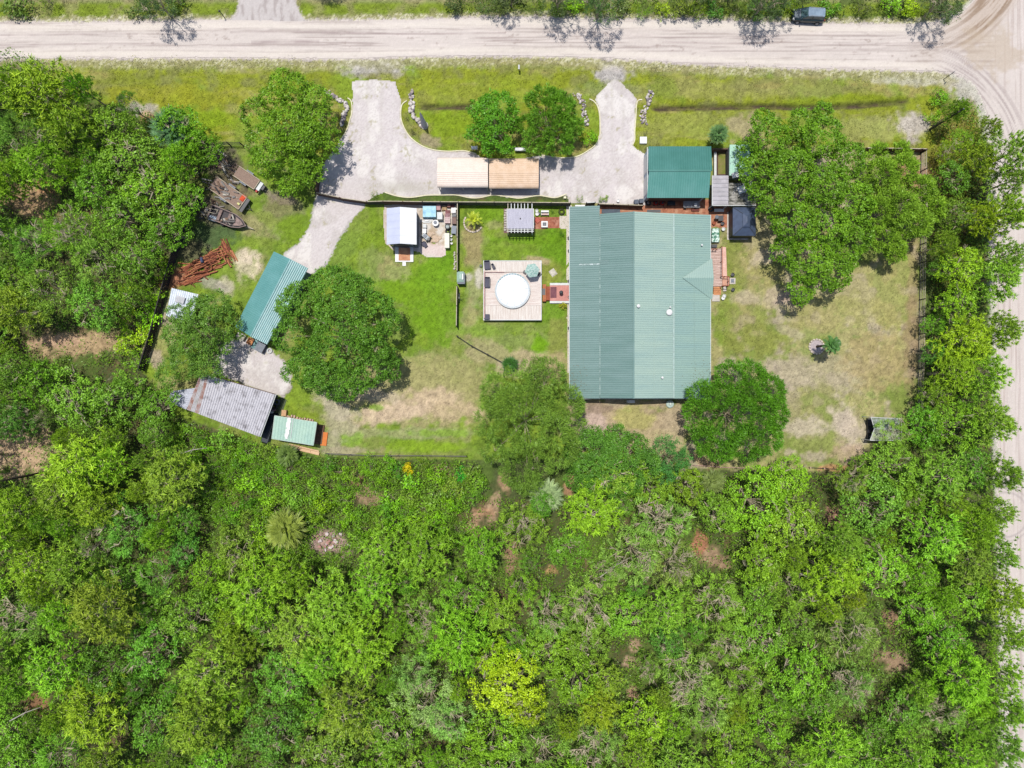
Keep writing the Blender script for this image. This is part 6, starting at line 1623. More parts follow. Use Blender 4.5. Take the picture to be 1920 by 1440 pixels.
def rockline(pts, n, lab, grp, wob=3.0, s=(.35, .85)):
    sp = spline(pts, 8)
    for k in range(n):
        p = sp[min(int(k / n * len(sp)), len(sp) - 1)]
        px_, py_ = p[0] + rk.uniform(-wob, wob) * 1.35, p[1] + rk.uniform(-2.5, 2.5)
        a = rk.uniform(*s) * .85
        h = a * rk.uniform(.5, .8)
        tag(MB().rock((*W(px_, py_), h * .4), a, a * rk.uniform(.6, .9), h, rk, rk.uniform(0, 3)).build("rock", rk.choice(m_r)), lab, "rock", grp)
rockline([(612, 172), (620, 177), (632, 186), (643, 191), (650, 200), (648, 210), (644, 222), (638, 234)], 48, "pale rock in the curved row beside the bright oak and drive", "rocks in the far west row", 2.6)
rockline([(774, 172), (773, 182), (772, 195), (772, 207), (776, 217), (785, 226), (794, 237)], 48, "pale rock in the row inside the drive's west curve", "rocks inside the west curve", 3.2)
rockline([(1078, 178), (1086, 181), (1092, 190), (1094, 202), (1095, 214), (1098, 226), (1098, 236)], 60, "grey or white rock in the row left of the east drive mouth", "rocks left of the east drive", 3.6, (.25, .6))
rockline([(1220, 172), (1218, 184), (1212, 196), (1208, 208), (1205, 220), (1210, 234)], 62, "grey or white rock in the row right of the east drive mouth", "rocks right of the east drive", 4.0, (.25, .65))
item("utility_cabinet", "white square slab with a dark curved mark north-west of the garage", "slab", 1206.5, 262.5, 0, 1.0, .98, .3, m_white, 0, .02)
item("white_bin", "small white lamp pad by the wavy kerb near the house", "lamp", 1059.5, 370, 0, .45, .4, .5, M("cream_lamp", C(252, 250, 214), C(240, 236, 196)), 0, .06)
# tiny shelters under the two middle trees
for k, (px_, py_, w_, l_) in enumerate(((889.5, 277, .9, .5), (976, 280, 1.6, .5))):
    th = thing("bird_feeder", ("small white peaked feeder at the round tree's lower left edge", "long grey white bench box between the two middle trees")[k], "feeder" if k == 0 else "bench", W(px_, py_))
    x, y = W(px_, py_, 1.2 - k * .6); hh = 1.2 - k * .6
    mb = MB(); mb.cbox(x, y, hh, w_, l_, .1, 0, .05); mb.build("roof", m_white if k == 0 else m_galv, th)
    for s in (-1, 1): MB().box(x + s * w_ * .3 - .04, x + s * w_ * .3 + .04, y - .04, y + .04, 0, hh).build("leg", m_grey, th)
# stone ring of the lone palm and of the yellow palm
def ring(px_, py_, r, n, lab, grp, arc=(0, 360)):
    cx, cy = W(px_, py_)
    for k in range(n):
        a = math.radians(arc[0] + (arc[1] - arc[0]) * k / n)
        tag(MB().rock((cx + r * math.cos(a), cy + r * math.sin(a), .1), .42, .3, .26, rk, a + 1.57, 6).build("stone", M("ring_stone", C(236, 222, 204), C(206, 190, 176), rough=.9, scale=3)), lab, "stone", grp)
ring(1530.5, 650, 1.02, 16, "whitish stone of the ring round the lone palm", "stones round the lone palm")
ring(887.5, 418, 1.3, 13, "pale stone of the arc under the yellow palm", "stones under the yellow palm", (150, 340))
cx, cy = W(1530.5, 650)
tag(MB().lathe([(.95, 0), (.9, .12), (.5, .16), (.1, .17)], cx, cy, 16).build("pebble_bed", M("lilac_pebbles", C(206, 192, 190), C(170, 158, 160), scale=6, bump=.6), ), "round bed of lilac grey pebbles at the lone palm's foot", "pebble bed")
# overhead line crossing the road in the west
pw = MB(); pts = [(-66.3, 62, 7.2), (-65.4, 50, 6.5), (-64.2, 40, 6.0)]
for i in range(2): pw.tube(pts[i], pts[i + 1], .012, .012, 4)

# scrap lumber and junk strewn round the trailers
rg = random.Random(41)
m_scr = [M("scrap_grey", C(150, 146, 142), C(110, 106, 104), scale=4), M("scrap_brown", C(140, 112, 92), C(100, 80, 68), scale=4), M("scrap_pale", C(206, 200, 188), C(160, 152, 140), scale=4), M("scrap_dark", C(66, 62, 64), C(44, 42, 44), scale=4)]
for k in range(95):
    cx_, cy_, sx_, sy_, z_ = rg.choice(((412, 350, 12, 10, .62), (430, 366, 16, 12, .62), (408, 378, 16, 12, .02), (395, 352, 14, 14, .02), (428, 318, 16, 12, .02), (440, 342, 8, 6, .02), (392, 398, 16, 8, .02), (425, 412, 16, 7, .98), (412, 300, 14, 12, .02)))
    px_, py_ = cx_ + rg.gauss(0, .5) * sx_, cy_ + rg.gauss(0, .5) * sy_
    x, y = W(px_, py_, z_)
    a = math.radians(-34 + rg.gauss(0, 30))
    tag(MB().cbox(x, y, z_ + rg.uniform(0, .15), rg.uniform(.3, 1.7), rg.uniform(.06, .28), rg.uniform(.03, .16), a, .004).build("scrap_piece", rg.choice(m_scr)), "weathered scrap piece strewn over and round the two flatbed trailers and boat", "scrap", "scrap strewn round the trailers")
# ------------------------------------------------------------------ trees
mat_leaf = M_leaf("leaves", rough=.42, trans=.1, lo=.38, hi=1.75, spec=.22)
mat_needle = M_leaf("needles", rough=.45, trans=.12, lo=.4, hi=1.7, spec=.2)
mat_bark = M("grey_bark", C(214, 202, 170), C(146, 134, 108), rough=.9, scale=5)
mat_bark_d = M("brown_bark", C(110, 92, 78), C(76, 64, 54), rough=.9, scale=5)

def unit(v): return v / (np.linalg.norm(v, axis=-1, keepdims=True) + 1e-9)

def leaf_quads(cen, nor, size, asp, rng):
    """pointed leaf-shaped quads"""
    n = len(cen)
    t = unit(np.cross(nor, rng.randn(n, 3)))
    b = np.cross(nor, t)
    L = (size * (0.7 + 0.6 * rng.rand(n)))[:, None]
    a = t * L; c = b * L * asp
    V = np.stack([cen - a, cen + c * .9 + a * .1, cen + a, cen - c * .9 + a * .1], 1).reshape(-1, 3)
    F = np.arange(4 * n).reshape(-1, 4)
    return V, F

def crown_leafy(name, lobes, seed, dens=5.5, k=9, size=.16, asp=.55, clus=.3, flat=.9, spiky=0.0, gaps=.25, up=.25, mat=None, holes=1.0):
    size *= .78; k = int(k * 1.5)
    """lobes: x, y, z, r. leaf clusters over the outside of every lobe"""
    rng = np.random.RandomState(seed)
    lob = np.array(lobes, float)
    P, D, V_ = [], [], []
    for i, (x, y, z, r) in enumerate(lob):
        n = int(dens * 2 * math.pi * r * r * 1.25)
        d = unit(rng.randn(n * 2, 3)); d = d[d[:, 2] > -.25][:n]
        n = len(d)
        # knobbly surface: small secondary bunches
        nb = max(5, int(7 * r * r))
        bd = unit(rng.randn(nb * 2, 3)); bd = bd[bd[:, 2] > -.3]
        dt = d @ bd.T
        best = dt.max(1); which = dt.argmax(1)
        ca = math.cos(min(.62 / r, 1.2))
        bump = np.clip((best - ca) / (1 - ca + 1e-6), -.6, 1)
        rr = r - .18 * r + min(.5, .32 * r) * (bump - .35) + .045 * r * rng.randn(n)
        p = np.stack([x + d[:, 0] * rr, y + d[:, 1] * rr, z + d[:, 2] * rr * flat], 1)
        # hollows between bunches stay thin
        keep = (rng.rand(n) > min(gaps * 1.9, .75) * (1 - np.clip(bump * 1.4, 0, 1)))
        for j, (x2, y2, z2, r2) in enumerate(lob):
            if j != i:
                q = (p - [x2, y2, z2]) / [r2, r2, r2 * flat]
                keep &= (np.linalg.norm(q, axis=1) > .68)
        bt = rng.rand(len(bd)) * .24
        p, dd, b_ = p[keep], d[keep], bump[keep]
        P.append(p); D.append(dd)
        V_.append(np.full(len(p), rng.uniform(-.07, .07)) + bt[which[keep]] - .12 + b_ * .04)  # bunch tops lighter, hollows darker: crown shading put into the leaf tone
    P, D, V_ = np.concatenate(P), np.concatenate(D), np.concatenate(V_)
    # open places where one looks down into the tree
    ext = np.abs(lob[:, :2]).max() + .1
    kp = np.ones(len(P), bool)
    for q in range(int((2 + .42 * ext * ext) * holes)):
        hx_, hy_ = rng.uniform(-ext, ext, 2); hr = rng.uniform(.28, .62); st = rng.uniform(1, 2.2); an = rng.uniform(0, 3.14)
        u = (P[:, 0] - hx_) * math.cos(an) + (P[:, 1] - hy_) * math.sin(an); v = -(P[:, 0] - hx_) * math.sin(an) + (P[:, 1] - hy_) * math.cos(an)
        kp &= ((u / st) ** 2 + v ** 2 > hr * hr) | (rng.rand(len(P)) < .12)
    P, D, V_ = P[kp], D[kp], V_[kp]
    n = len(P)
    cv = V_ + rng.randn(n) * .07
    cen = np.repeat(P, k, 0) + rng.randn(n * k, 3) * clus * np.array([.5, .5, .35])
    if spiky > 0:
        nor = unit(rng.randn(n * k, 3) + np.array([0, 0, .1]))
        rad = unit(np.repeat(D, k, 0) + rng.randn(n * k, 3) * .55 + np.array([0, 0, .25]))
        s = unit(np.cross(rad, rng.randn(n * k, 3)))
        Ln = (size * (0.7 + .7 * rng.rand(n * k)))[:, None]
        a = rad * Ln; c = s * Ln * asp
        V = np.stack([cen - a * .3 - c, cen - a * .3 + c, cen + a + c * .25, cen + a - c * .25], 1).reshape(-1, 3)
        F = np.arange(4 * len(cen)).reshape(-1, 4)
    else:
        nor = unit(np.repeat(D, k, 0) * .5 + rng.randn(n * k, 3) * .55 + np.array([0, 0, up]))
        V, F = leaf_quads(cen, nor, size, asp, rng)
    lv = np.clip(.5 + np.repeat(cv, k) + rng.randn(n * k) * .10, 0, 1)
    return mesh_np(name, V, F, mat or mat_leaf, lv=np.repeat(lv, 4))

def limb_mesh(name, base, tips, seed, r0=.22, zfork=None, mat=None, twigs=0, twr=.02):
    """tapered trunk with limbs to the tips"""
    rg = random.Random(seed)
    mb = MB()
    zt = max(t[2] for t in tips) if tips else 3
    zf = zfork if zfork else zt * .35
    bend = (rg.uniform(-.25, .25), rg.uniform(-.25, .25))
    p0 = (0, 0, -.15); p1 = (bend[0] * .5, bend[1] * .5, zf * .5); p2 = (bend[0], bend[1], zf)
    mb.tube(p0, p1, r0 * 1.15, r0 * .9, 9, False); mb.tube(p1, p2, r0 * .9, r0 * .75, 9, False)
    for t in tips:
        s = rg.uniform(0, .6)
        b = tuple(p1[i] + (p2[i] - p1[i]) * (1 - s) for i in range(3))
        m = tuple(b[i] + (t[i] - b[i]) * .5 + rg.uniform(-.3, .3) for i in range(3))
        m = (m[0], m[1], m[2] + .25)
        mb.tube(b, m, r0 * .42, r0 * .26, 6, False); mb.tube(m, t, r0 * .26, r0 * .07, 5)
        for q in range(3):
            f = rg.uniform(.3, .9)
            c = tuple(m[i] + (t[i] - m[i]) * f for i in range(3))
            e = (c[0] + rg.uniform(-.9, .9), c[1] + rg.uniform(-.9, .9), c[2] + rg.uniform(.0, .8))
            mb.tube(c, e, r0 * .12, r0 * .03, 4)
    for q in range(twigs):
        t = rg.choice(tips)
        c = (t[0] + rg.uniform(-.8, .8), t[1] + rg.uniform(-.8, .8), t[2] + rg.uniform(.1, .9))
        a = rg.uniform(0, 6.28)
        mb.tube((t[0], t[1], t[2] - .05), c, twr * 1.8, twr * 1.4, 4)
        for w in range(5):
            a2 = a + rg.uniform(-.7, .7); L = rg.uniform(.35, .9)
            e = (c[0] + math.cos(a2) * L, c[1] + math.sin(a2) * L, c[2] + rg.uniform(.05, .5))
            mb.tube(c, e, twr * 1.4, twr * .6, 3)
    me = bpy.data.meshes.new(name)
    me.from_pydata(mb.v, [], mb.f)
    me.materials.append(mat or mat_bark)
    me.update()
    return me

def auto_lobes(R, Ht, seed, n=8, base=None):
    rg = random.Random(seed)
    zc = Ht - R * .55
    L = [(rg.uniform(-.12, .12) * R, rg.uniform(-.12, .12) * R, zc, R * .55)]
    a0 = rg.uniform(0, 6.28)
    for k in range(n):
        a = a0 + 6.283 * k / n + rg.uniform(-.25, .25)
        rr = R * rg.uniform(.28, .42)
        d = R - rr * rg.uniform(.9, 1.15)
        L.append((d * math.cos(a), d * math.sin(a), zc - R * rg.uniform(.1, .34), rr))
    for k in range(max(2, n // 2)):
        a = rg.uniform(0, 6.28); d = R * rg.uniform(.25, .5)
        L.append((d * math.cos(a), d * math.sin(a), zc + R * rg.uniform(.0, .12), R * rg.uniform(.28, .36)))
    return L

def tips_of(lobes, seed, n=14):
    rg = random.Random(seed)
    T = [(x * .85, y * .85, z + r * .25) for x, y, z, r in lobes]
    rg.shuffle(T)
    return T[:n]

def pine_mesh(name, R, Ht, seed, n=430, L=.42, w=.05, layers=7, open_=.0):
    """tufts of long needles standing at the ends of spreading branches"""
    rng = np.random.RandomState(seed)
    T = []; BR = []
    nb = 26
    for i in range(nb):
        f = i / (nb - 1)
        z = Ht * (.52 + .46 * f)
        reach = R * (1 - f) ** .55 * rng.uniform(.75, 1.08) + .25
        a = i * 2.399 + rng.uniform(-.3, .3)
        tip = np.array([math.cos(a) * reach, math.sin(a) * reach, z + reach * .12])
        b = np.array([0, 0, z - reach * .15])
        BR.append((b, tip))
        m = int(n / nb * (.4 + reach / R))
        for j in range(m):
            s = rng.uniform(.25, 1.0) ** .7
            p = b + (tip - b) * s + rng.randn(3) * np.array([.42, .42, .22]) * (0.5 + .5 * s) * R / 3
            T.append(p)
    T = np.array(T)
    k = 13
    m = len(T)
    up = np.array([0, 0, 1.0])
    ax = unit(unit(T * [1, 1, 0] + 1e-6) * .35 + up + rng.randn(m, 3) * .22)
    A = np.repeat(ax, k, 0)
    d = unit(A * .8 + rng.randn(m * k, 3) * .55)
    s = unit(np.cross(d, rng.randn(m * k, 3)))
    ln = (L * (.7 + .5 * rng.rand(m * k)))[:, None]
    c0 = np.repeat(T, k, 0) + A * (rng.rand(m * k)[:, None] * L * .8)
    V = np.stack([c0 - s * w, c0 + s * w, c0 + d * ln + s * w * .3, c0 + d * ln - s * w * .3], 1).reshape(-1, 3)
    F = np.arange(4 * m * k).reshape(-1, 4)
    lv = np.clip(.52 + np.repeat(rng.randn(m) * .13, k) + rng.randn(m * k) * .09, 0, 1)
    me = mesh_np(name, V, F, mat_needle, lv=np.repeat(lv, 4))
    mb = MB()
    mb.tube((0, 0, -.1), (0, 0, Ht * .55), .2, .14, 8, False); mb.tube((0, 0, Ht * .55), (0, 0, Ht * .97), .14, .03, 6)
    for b, t in BR: mb.tube(tuple(b), tuple(t), .045, .012, 4)
    bm_ = bpy.data.meshes.new(name + "_trunk"); bm_.from_pydata(mb.v, [], mb.f); bm_.materials.append(mat_bark); bm_.update()
    return me, bm_

def palm_mesh(name, seed, nf=26, L=1.5, droop=.5, blades=15, bl=.55, bw=.035, fan=True):
    rng = np.random.RandomState(seed)
    V = []; lv = []
    for i in range(nf):
        a = i * 2.399 + rng.uniform(-.2, .2); f = i / nf
        el = 1.25 - 1.3 * f + rng.uniform(-.12, .12)
        d = np.array([math.cos(a) * math.cos(el), math.sin(a) * math.cos(el), math.sin(el)])
        side = np.array([-math.sin(a), math.cos(a), 0])
        v0 = rng.uniform(-.15, .15)
        pts = []
        for s in np.linspace(0, 1, 6):
            pts.append(d * L * s + np.array([0, 0, -droop * s * s]) )
        # midrib
        for j in range(5):
            w = .03
            V.append([pts[j] - side * w, pts[j] + side * w, pts[j + 1] + side * w, pts[j + 1] - side * w]); lv.append(.5 + v0)
        for j in range(blades):
            s = (.45 if fan else .15) + (.5 if fan else .85) * (j / (blades - 1))
            q = s * 5; ii = min(int(q), 4); p = pts[ii] + (pts[ii + 1] - pts[ii]) * (q - ii)
            for sg in (-1, 1):
                ang = (1.35 - 1.15 * j / blades) if fan else .95
                dd = unit(d * math.cos(ang) + side * sg * math.sin(ang) + np.array([0, 0, -.18 + rng.uniform(-.12, .12)]))
                ln = bl * (1 if fan else (1 - .55 * abs(s - .5) * 2)) * rng.uniform(.8, 1.1)
                ww = unit(np.cross(dd, [0, 0, 1.0]) + rng.randn(3) * .2) * bw
                V.append([p - ww, p + ww, p + dd * ln + ww * .2, p + dd * ln - ww * .2]); lv.append(.5 + v0 + rng.uniform(-.12, .12))
    V = np.array(V).reshape(-1, 3)
    return mesh_np(name, V, np.arange(len(V)).reshape(-1, 4), mat_leaf, lv=np.repeat(np.clip(lv, 0, 1), 4))

def leafc(c, k=1.46):
    return (min(c[0] * k * .93, .6), min(c[1] * k * .97, .6), min(c[2] * k * .9, .6))

def make_tree(name, label, cat, x, y, crown, trunk, colr, rot=0, sc=(1, 1, 1), group=None):
    t = thing(name, label, cat, (x, y, 0), group)
    c = bpy.data.objects.new("crown" if name != "shrub" else "foliage", crown); col.objects.link(c); c.parent = t; c.color = (*leafc(colr), 1)
    k = bpy.data.objects.new("trunk" if name != "shrub" else "stem", trunk); col.objects.link(k); k.parent = t
    t.rotation_euler = (0, 0, rot); t.scale = sc
    return t

def yard_tree(name, label, px_, py_, h, lob_px, colr, seed, mbase=None, twigs=0, bark=None, **kw):
    """a tree given by the lobes of its crown: (px, py, z, r px) as seen in the photo"""
    bx, by = W(px_, py_, h)          # the trunk stands below the crown's middle
    L = []
    for (lx, ly, z, r) in lob_px:
        x, y = W(lx, ly, z)
        L.append((x - bx, y - by, z, r * S * (H - z) / H))
    kw.setdefault('holes', .75); kw['dens'] = kw.get('dens', 5.5) * 1.35
    cr = crown_leafy(name + "_crown", L, seed, **kw)
    tr_ = limb_mesh(name + "_trunk", None, tips_of(L, seed, 16), seed, r0=.26, zfork=h * .35, twigs=twigs, mat=bark)
    return make_tree(name, label, "tree", bx, by, cr, tr_, tuple(v * .86 for v in colr))

def ringlobes(cx, cy, rx, ry, z, r, n, seed, zin=1.2, ri=None):
    rg = random.Random(seed * 13 + 5)
    rx *= 1.06; ry *= 1.06
    out = [(cx, cy, z + zin, r * 1.25)]
    for k in range(n):
        a = 6.283 * k / n + rg.uniform(-.2, .2)
        rr = r * rg.uniform(.6, 1.2); q = rg.uniform(.84, 1.08)
        out.append((cx + (rx - rr * .85) * q * math.cos(a), cy + (ry - rr * .85) * q * math.sin(a), z + rg.uniform(-1.0, .6), rr))
    for k in range(n // 2 + 1):
        a = rg.uniform(0, 6.28)
        out.append((cx + rx * .42 * math.cos(a), cy + ry * .42 * math.sin(a), z + zin * rg.uniform(.5, .95), r * rg.uniform(.8, 1.1)))
    return out

L_BRIGHT = C(122, 168, 34); L_MID = C(98, 144, 42); L_DEEP = C(78, 124, 46); L_BLUE = C(82, 136, 66); L_OLIVE = C(124, 142, 66); L_YEL = C(172, 196, 30); L_PALE = C(132, 164, 84); L_PINE = C(148, 172, 46); L_PINE2 = C(126, 146, 50)

yard_tree("oak_tree", "round bright green oak between the verge and the trailers, left of the drive", 546, 240, 6.5, ringlobes(546, 232, 84, 86, 6.0, 32, 9, 1) + [(500, 300, 5.0, 34), (575, 320, 4.6, 34), (620, 270, 4.8, 28), (535, 160, 6.0, 30), (540, 345, 3.6, 22)], C(120, 162, 40), 101, twigs=14)
yard_tree("oak_tree", "big deep green oak overhanging the slanted teal barn", 633, 628, 7.5, ringlobes(632, 620, 118, 116, 6.6, 40, 10, 2, 1.6) + [(570, 560, 6, 36), (700, 680, 5.5, 42), (640, 715, 5.6, 42), (730, 690, 4.4, 26), (575, 690, 5.5, 36), (640, 530, 5.6, 34)], C(100, 146, 46), 102, twigs=10)
yard_tree("oak_tree", "olive green oak over the white tin lean-to, west of the barn", 378, 635, 6.0, ringlobes(380, 620, 68, 66, 5.2, 28, 8, 3) + [(350, 680, 4.6, 34), (395, 690, 4.8, 30), (410, 570, 4.8, 26), (335, 640, 4.4, 24), (320, 700, 4.4, 26)], C(108, 148, 54), 103, size=.14, twigs=10, gaps=.35)
yard_tree("broadleaf_tree", "rounded vivid green tree, left of the pair beside the carports", 926, 233, 4.5, ringlobes(929, 231, 50, 58, 4.0, 23, 7, 4, .9), C(100, 158, 36), 104, size=.17, gaps=.3)
yard_tree("feathery_tree", "dark feathery-leaved tree, right of the pair beside the carports", 1030, 234, 4.5, ringlobes(1027, 230, 63, 60, 3.9, 27, 8, 5, 1.0), C(116, 166, 48), 105, spiky=1, size=.32, asp=.15, dens=5.5, k=12)
yard_tree("great_oak", "very large spreading bright oak east of the garage and gazebo", 1520, 370, 8, [(1440, 260, 6.2, 40), (1415, 320, 5.2, 38), (1480, 320, 7, 44), (1540, 260, 7, 44), (1500, 235, 6, 30), (1590, 300, 6.5, 36), (1545, 350, 7.6, 46), (1450, 375, 6.2, 36), (1490, 420, 6.8, 42), (1550, 430, 7, 44), (1520, 490, 6, 46), (1560, 510, 5.4, 40), (1600, 440, 6, 38), (1600, 380, 7, 40), (1500, 545, 4.6, 26), (1580, 480, 5.4, 34), (1400, 280, 4.4, 22), (1422, 355, 4.4, 24), (1470, 470, 5, 26), (1540, 215, 6, 22), (1430, 225, 5.4, 20)], C(114, 158, 38), 106, twigs=26, k=9, size=.17)
yard_tree("feathery_oak", "paler feathery tree against the great oak, reaching the paddock fence", 1680, 380, 6, [(1650, 330, 5.4, 34), (1690, 320, 5, 32), (1720, 360, 4.8, 34), (1680, 390, 6, 38), (1640, 400, 5.6, 36), (1715, 420, 4.8, 32), (1660, 450, 4.6, 28), (1750, 390, 4.4, 24), (1690, 285, 4.4, 18), (1645, 290, 4.6, 20), (1680, 470, 4, 22)], C(142, 182, 56), 107, spiky=1, size=.27, asp=.2, dens=6.5, k=12, twigs=20, holes=.1, gaps=.1)
yard_tree("bushy_oak", "large olive feathery oak just west of the house's south end", 988, 795, 7.5, ringlobes(990, 795, 102, 108, 6.4, 38, 10, 8, 1.6) + [(1030, 700, 5.6, 30), (950, 720, 5.6, 34), (1060, 760, 6, 34), (990, 900, 5, 30), (1000, 690, 5, 22)], C(126, 162, 62), 108, spiky=1, size=.26, asp=.15, dens=5.2, k=10, twigs=10)
yard_tree("round_oak", "dense round glossy green tree at the house's south-east corner", 1382, 777, 6.5, ringlobes(1381, 776, 94, 94, 5.6, 34, 10, 9, 1.6), C(96, 150, 38), 109, spiky=1, size=.24, asp=.22, dens=6, k=10, gaps=.15)
yard_tree("small_tree", "small round blue-green tree behind the back fence", 1253, 862, 3.6, ringlobes(1252, 862, 42, 42, 3.2, 19, 7, 10, .7), C(92, 156, 76), 110, spiky=1, size=.2, asp=.2, dens=6, k=9, gaps=.2)
yard_tree("dark_oak", "broad mid green tree on the back fence below the house", 1150, 870, 5.5, ringlobes(1142, 870, 84, 66, 4.6, 30, 9, 11, 1.1) + [(1158, 820, 4.6, 24), (1110, 830, 4.4, 24)], C(96, 144, 50), 111, size=.14, k=10, gaps=.2, twigs=12)

# shared meshes for the wood
rgt = random.Random(2024)
OAKS = []
for i in range(7):
    R_, H_ = 3.6, 7.0
    lb = auto_lobes(R_, H_, 300 + i, n=7 + i % 3)
    OAKS.append((crown_leafy("oak_crown_%d" % i, lb, 400 + i, dens=4.6, k=8, size=.165, gaps=.35), limb_mesh("oak_trunk_%d" % i, None, tips_of(lb, i), 500 + i, r0=.2, twigs=(8, 12, 22, 6, 4, 14, 26)[i], twr=.026), R_))
FEATH = []
for i in range(5):
    lb = auto_lobes(3.4, 7.0, 600 + i, n=7)
    FEATH.append((crown_leafy("feathery_crown_%d" % i, lb, 700 + i, dens=4.2, k=9, size=.27, asp=.14, spiky=1, gaps=.4), limb_mesh("feathery_trunk_%d" % i, None, tips_of(lb, i), 800 + i, r0=.18, twigs=(28, 8, 40, 52, 8)[i], twr=.03), 3.4))
PINES = []
for i in range(6):
    c_, t_ = pine_mesh("pine_crown_%d" % i, 3.3, 10.0, 900 + i, n=(420, 330, 480, 380, 300, 440)[i])
    PINES.append((c_, t_, 3.3))
SHRUBS = []
for i in range(5):
    lb = auto_lobes(1.3, 1.9, 1000 + i, n=5)
    SHRUBS.append((crown_leafy("shrub_foliage_%d" % i, lb, 1100 + i, dens=8, k=7, size=.15, gaps=.3, flat=.9, spiky=(1 if i % 2 else 0), asp=(.2 if i % 2 else .5)), limb_mesh("shrub_stem_%d" % i, None, tips_of(lb, i, 5), 1200 + i, r0=.06), 1.3))
PALM = palm_mesh("sabal_fronds", 5, nf=30, L=1.15, bl=.75, bw=.045, droop=.45, blades=12)
PALM_F = palm_mesh("feather_fronds", 6, nf=26, L=1.5, bl=.5, bw=.05, droop=.7, blades=16, fan=False)

PALM_Y = palm_mesh('young_palm_fronds', 9, nf=20, L=1.6, bl=.42, bw=.035, droop=.6, blades=12, fan=False)
def palm(name, label, px_, py_, h, L, colr, mesh, rot=0, stem=True):
    """px, py is the foot of the palm"""
    x, y = W(px_, py_)
    t = thing(name, label, "palm", (x, y, 0))
    c = bpy.data.objects.new("crown", mesh); col.objects.link(c); c.parent = t; c.location = (0, 0, h); c.scale = (L, L, L); c.color = (*leafc(colr, 1.1), 1); c.rotation_euler = (0, 0, rot)
    mb = MB()
    n = max(2, int(h / .5))
    for k in range(n): mb.tube((0, 0, h * k / n), (0, 0, h * (k + 1) / n), .17, .14, 9)
    o = mb.build("trunk", mat_bark_d); o.location = (0, 0, 0); o.parent = t
    # build() recentres a parentless mesh, so put it back on its foot
    o.location = (0, 0, 0)
    return t
palm("palm_tree", "yellow green palm in a stone ring on the pergola lawn", 889, 416, 1.5, .78, C(190, 204, 50), PALM_Y, .3)
palm("palm_tree", "lone slender palm in a stone ring in the east yard", 1530.5, 650, 4.9, .85, C(84, 128, 62), PALM_F, 1.0)
palm("palm_tree", "small blue green palm north of the teal garage", 1334, 268, 3.4, .9, C(104, 142, 84), PALM, 2.0)
palm("palm_tree", "small bushy palm beside the thin diagonal fence", 956, 684, 1.4, .75, C(70, 118, 48), PALM, 1.0)
palm("palm_tree", "large pale fan palm in the brush near the rubble clearing", 548, 985, 3.0, 1.75, C(154, 170, 74), PALM, 0.4)
palm("palm_tree", "silvery fan palm at the olive oak's foot behind the house", 1022, 925, 2.6, 1.5, C(172, 196, 140), PALM, 0.9)
palm("palm_tree", "blue green cabbage palm among the oaks in the north-west wood", 352, 265, 5.0, 1.7, C(104, 148, 98), PALM, 1.7)
palm("palm_tree", "grey green palm in the brush below the new lumber", 548, 850, 2.2, 1.0, C(120, 146, 70), PALM, 2.7)
palm("palm_tree", "small grey palm on the wood's edge east of the back fence", 1330, 900, 2.2, 1.1, C(136, 154, 84), PALM, 2.2)

def shrub(px_, py_, rpx, colr, label, i=0, group=None):
    c_, t_, R_ = SHRUBS[i % 5]
    k = rpx * S / R_
    x, y = W(px_, py_, 1.2 * k)
    return make_tree("shrub", label, "shrub", x, y, c_, t_, colr, rot=i * 1.3, sc=(k, k, k), group=group)
shrub(1106, 257, 15, C(120, 172, 30), "small bright round shrub in the bed left of the east drive", 0)
shrub(1087, 373, 8, C(130, 160, 40), "low shrub on the drive edge by the house corner", 1)
shrub(1133, 370, 8, C(140, 170, 60), "upper light green shrub by the low brown fence", 2)
shrub(1126, 376, 5, C(110, 150, 50), "lower green shrub by the low brown fence", 3)
shrub(702, 366, 8, C(110, 140, 60), "spiky shrub at the west end of the wavy kerb", 1)
shrub(1054, 437, 7, C(80, 130, 20), "small dark shrub on the lawn beside the house", 3)
shrub(1055, 575, 8, C(170, 170, 40), "yellowish shrub south of the pink landing", 4)
shrub(1762, 182, 17, C(112, 164, 34), "bright bush right of the ditch, nearest the junction", 0)
shrub(1750, 215, 16, C(128, 172, 36), "bright bush at the utility pole's foot", 2)
shrub(1773, 195, 14, C(110, 150, 40), "middle bush beside the utility pole", 1)
shrub(1036, 396, 4, C(90, 140, 30), "tiny shrub in the bed behind the terrace", 3)
shrub(958, 680, 12, C(64, 116, 44), "dark shrub at the bend of the diagonal fence", 2)
shrub(865, 560, 5, C(120, 150, 70), "scrubby plant beside the bicycle", 1)
shrub(764, 222, 4, C(110, 120, 60), "tiny shrub beside the west rock row", 1)
shrub(775, 246, 6, C(90, 90, 50), "brownish shrub in the drive's curved bed", 3)
shrub(1210, 250, 5, C(100, 110, 70), "thin shrub above the white square slab", 1)

# ------------------------------------------------------------------ the wood
CLEAR = [(60, 372, 44), (150, 645, 46), (205, 645, 30), (95, 645, 30), (40, 850, 52), (230, 868, 14), (925, 955, 20), (900, 975, 18), (945, 910, 14), (1068, 912, 14), (690, 935, 22), (1335, 1045, 36), (1312, 1020, 16), (1188, 1225, 14), (1188, 1298, 12), (1680, 1240, 30), (1675, 1160, 14), (615, 1018, 36), (548, 985, 30), (70, 1320, 18), (215, 1390, 16), (960, 1040, 10), (1030, 1068, 10), (1570, 968, 16)]
placed = []
def okay(px_, py_, r, k=.74):
    for (x, y, q) in placed:
        if (x - px_) ** 2 + (y - py_) ** 2 < ((r + q) * k) ** 2: return False
    for (x, y, q) in CLEAR:
        if (x - px_) ** 2 + (y - py_) ** 2 < (r * .85 + q) ** 2: return False
    return True
def ssdf(poly, x, y): return float(sdf(poly, np.array([float(x)]), np.array([float(y)]))[0])

